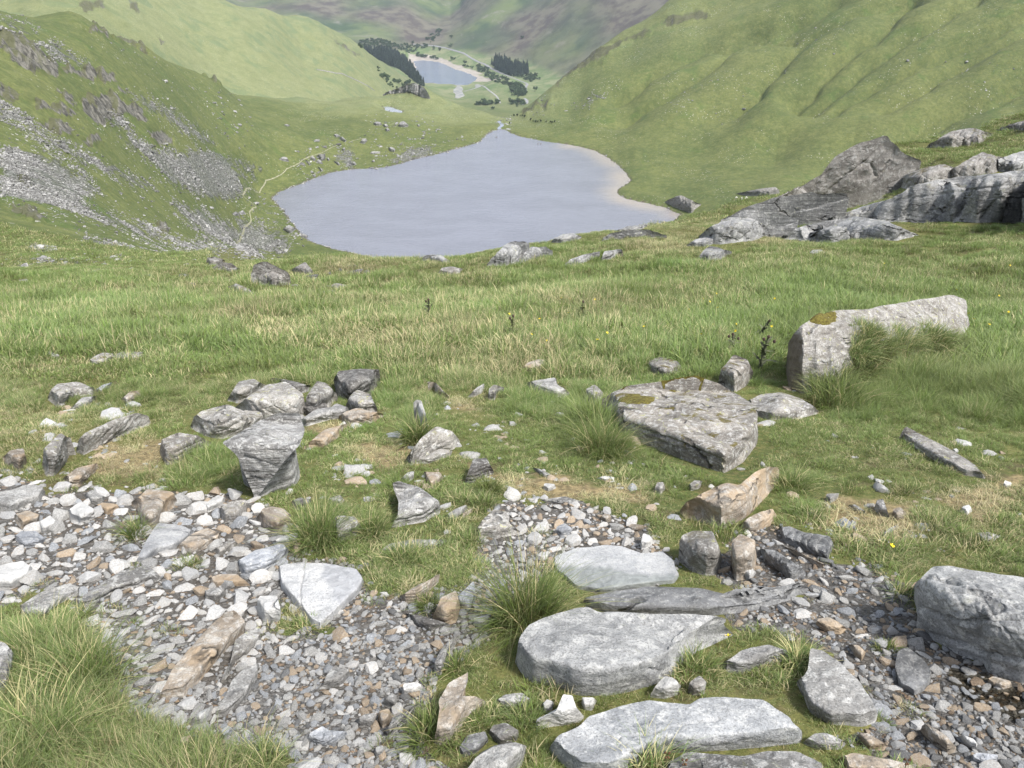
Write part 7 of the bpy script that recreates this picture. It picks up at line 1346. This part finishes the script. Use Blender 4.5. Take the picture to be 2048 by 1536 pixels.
for px, py, h, lab in fl:
    X, Y, Z = (float(v[0]) for v in hit([px], [py])); r = link(bpy.data.objects.new("buttercup", None)); r.location = (X, Y, Z); tag(r, lab, 'flower', "yellow buttercups"); a = link(bpy.data.objects.new("stem", stk), r); a.scale = (1, 1, h)
    b = link(bpy.data.objects.new("bloom", blm), r); b.location = (0, 0, h); b.rotation_euler = (-.5+.3*rs.normal(), .3*rs.normal(), rs.uniform(0, 6)); s = .6 if h < .1 else .75; b.scale = (s, s, s)
M['rush'] = mat_plain("rush_stalk", (.10, .09, .04), (.16, .14, .07), 30, .8, .1); M['rushhead'] = mat_plain("rush_seed_head", (.07, .035, .02), (.15, .08, .04), 80, .8, .2)
for i, (px, py, h, lab) in enumerate(((1326, 1556, .105, "brown-headed rush in front of the smooth bottom slab"), (1362, 1556, .075, "shorter rush with two brown heads beside the other rush"), (1798, 1560, .085, "thin brown rush at the bottom edge by the wet gravel"))):
    X, Y, Z = (float(v[0]) for v in hit([px], [py])); r = link(bpy.data.objects.new("rush", None)); r.location = (X, Y, Z); tag(r, lab, 'rush', "rush stems along the bottom edge")
    link(bpy.data.objects.new("stem", mesh_np("stem", *tube([(0, 0, -.01), (.004, 0, h*.5), (0, 0, h)], [.0016, .0014, .001], 5), M['rush'])), r)
    for k in range(4):
        D, Fc = ICO[2]; hd = link(bpy.data.objects.new("seed_head", mesh_np("seed_head", D*np.array([.0032, .0032, .006]), Fc, M['rushhead'])), r); hd.location = (.006*math.cos(k*2.1), .006*math.sin(k*2.1), h-.006*k+.004); hd.rotation_euler = (.5*math.sin(k), .5*math.cos(k), 0)
# shallow water lying on the wet grit
pm = NT("puddle_water"); gl = pm.n.new('ShaderNodeBsdfGlossy'); gl.inputs['Roughness'].default_value = .06; tr_ = pm.n.new('ShaderNodeBsdfTransparent'); tr_.inputs[0].default_value = (.62, .60, .55, 1); fr_ = pm.n.new('ShaderNodeFresnel'); fr_.inputs[0].default_value = 1.33; mx_ = pm.n.new('ShaderNodeMixShader')
pb_ = pm.bump(pm.noise(pm.coord(), 14, 2), .004, .5); pm.l.new(pb_, gl.inputs['Normal']); pm.l.new(pb_, fr_.inputs['Normal'])
pm.l.new(fr_.outputs[0], mx_.inputs[0]); pm.l.new(tr_.outputs[0], mx_.inputs[1]); pm.l.new(gl.outputs[0], mx_.inputs[2]); pm.l.new(mx_.outputs[0], pm.out.inputs[0])
for poly in ([(1880, 1335), (1925, 1330), (1975, 1350), (2060, 1390), (2130, 1420), (2130, 1470), (2040, 1450), (1970, 1425), (1915, 1395)],):
    p = np.array(poly, float); ga, gb_ = np.meshgrid(np.linspace(p[:, 0].min(), p[:, 0].max(), 60), np.linspace(p[:, 1].min(), p[:, 1].max(), 40), indexing='ij'); k_ = polymask(ga.ravel()+14*NZ.fbm2(ga.ravel()/40, gb_.ravel()/30, 3), gb_.ravel()+9*NB.fbm2(ga.ravel()/40, gb_.ravel()/30, 3), poly, 8) > .5
    a_, b_, c_ = hit(ga.ravel(), gb_.ravel()); g_ = np.arange(ga.size).reshape(ga.shape); q_ = np.stack([g_[:-1, :-1], g_[1:, :-1], g_[1:, 1:], g_[:-1, 1:]], -1).reshape(-1, 4); q_ = q_[k_[q_].all(1)]; i_, v_ = np.unique(q_, return_inverse=True)
    tag(link(bpy.data.objects.new("puddle", mesh_np("puddle", np.stack([a_, b_, c_+.007], 1)[i_], v_.reshape(q_.shape)[:, ::-1], pm.m))), kind='structure')
# moss cushions riding on the boulders
M['mosscap'] = mat_plain("moss", (.060, .048, .010), (.130, .115, .025), 55, .95, .2)
def mosscap(ob, poly, thick):
    me = ob.data; n = len(me.vertices); co = np.empty(n*3); me.vertices.foreach_get('co', co); co = co.reshape(-1, 3); no = np.empty(n*3); me.vertices.foreach_get('normal', no); no = no.reshape(-1, 3)
    W = co+np.array(ob.location); px, py = project(W[:, 0], W[:, 1], W[:, 2]); k = polymask(px+3*NZ.fbm2(px/6, py/6, 3), py+3*NB.fbm2(px/6, py/6, 3), poly, 5)
    if (no*-W).sum(1).mean() < 0: no = -no
    V = co+no*(thick*(k-.35)*(1+.5*NZ.n3(W*40)))[:, None]; f = [list(p.vertices) for p in me.polygons if max(k[v] for v in p.vertices) > .3 and len(p.vertices) == 4]
    if not f: return
    f = np.array(f); ids, inv = np.unique(f, return_inverse=True); link(bpy.data.objects.new("moss", mesh_np("moss", V[ids], inv.reshape(f.shape), M['mosscap'])), ob)
def find(sub): return next(o for o, *_ in ROCKS if sub in o['label'])
mosscap(find("whale-backed boulder with moss"), [(1618, 640), (1632, 626), (1672, 624), (1672, 640), (1655, 650), (1630, 646)], .03)
mosscap(find("big flat-topped lichened"), [(1235, 800), (1262, 788), (1310, 796), (1300, 806), (1250, 806)], .02); mosscap(find("big flat-topped lichened"), [(1330, 778), (1380, 764), (1400, 770), (1350, 782)], .02)
# ============================================================ air
lo = V3.min(0); hi = V3.max(0)
hz = bpy.data.materials.new("haze_air"); hz.use_nodes = True; hn = hz.node_tree.nodes; hl = hz.node_tree.links
for x_ in list(hn): hn.remove(x_)
ho = hn.new('ShaderNodeOutputMaterial'); pv_ = hn.new('ShaderNodeVolumePrincipled'); pv_.inputs['Color'].default_value = (.72, .85, 1.0, 1); pv_.inputs['Density'].default_value = HAZE_D if 'HAZE_D' in globals() else .00007; pv_.inputs['Anisotropy'].default_value = .2
hl.new(pv_.outputs[0], ho.inputs['Volume'])
x0, x1_, y0_, y1_, zb, zt = lo[0]-60, hi[0]+60, -70.0, hi[1]+40, min(lo[2], RES_Z)-2, max(hi[2], 20)+25
bv = np.array([(x, y, z) for x in (x0, x1_) for y in (y0_, y1_) for z in (zb, zt)]); bf = np.array([(0, 1, 3, 2), (4, 6, 7, 5), (0, 4, 5, 1), (2, 3, 7, 6), (0, 2, 6, 4), (1, 5, 7, 3)])
tag(link(bpy.data.objects.new("haze", mesh_np("haze", bv, bf, hz, False))), "thin bluish air over the distant fells", "haze", kind='stuff')
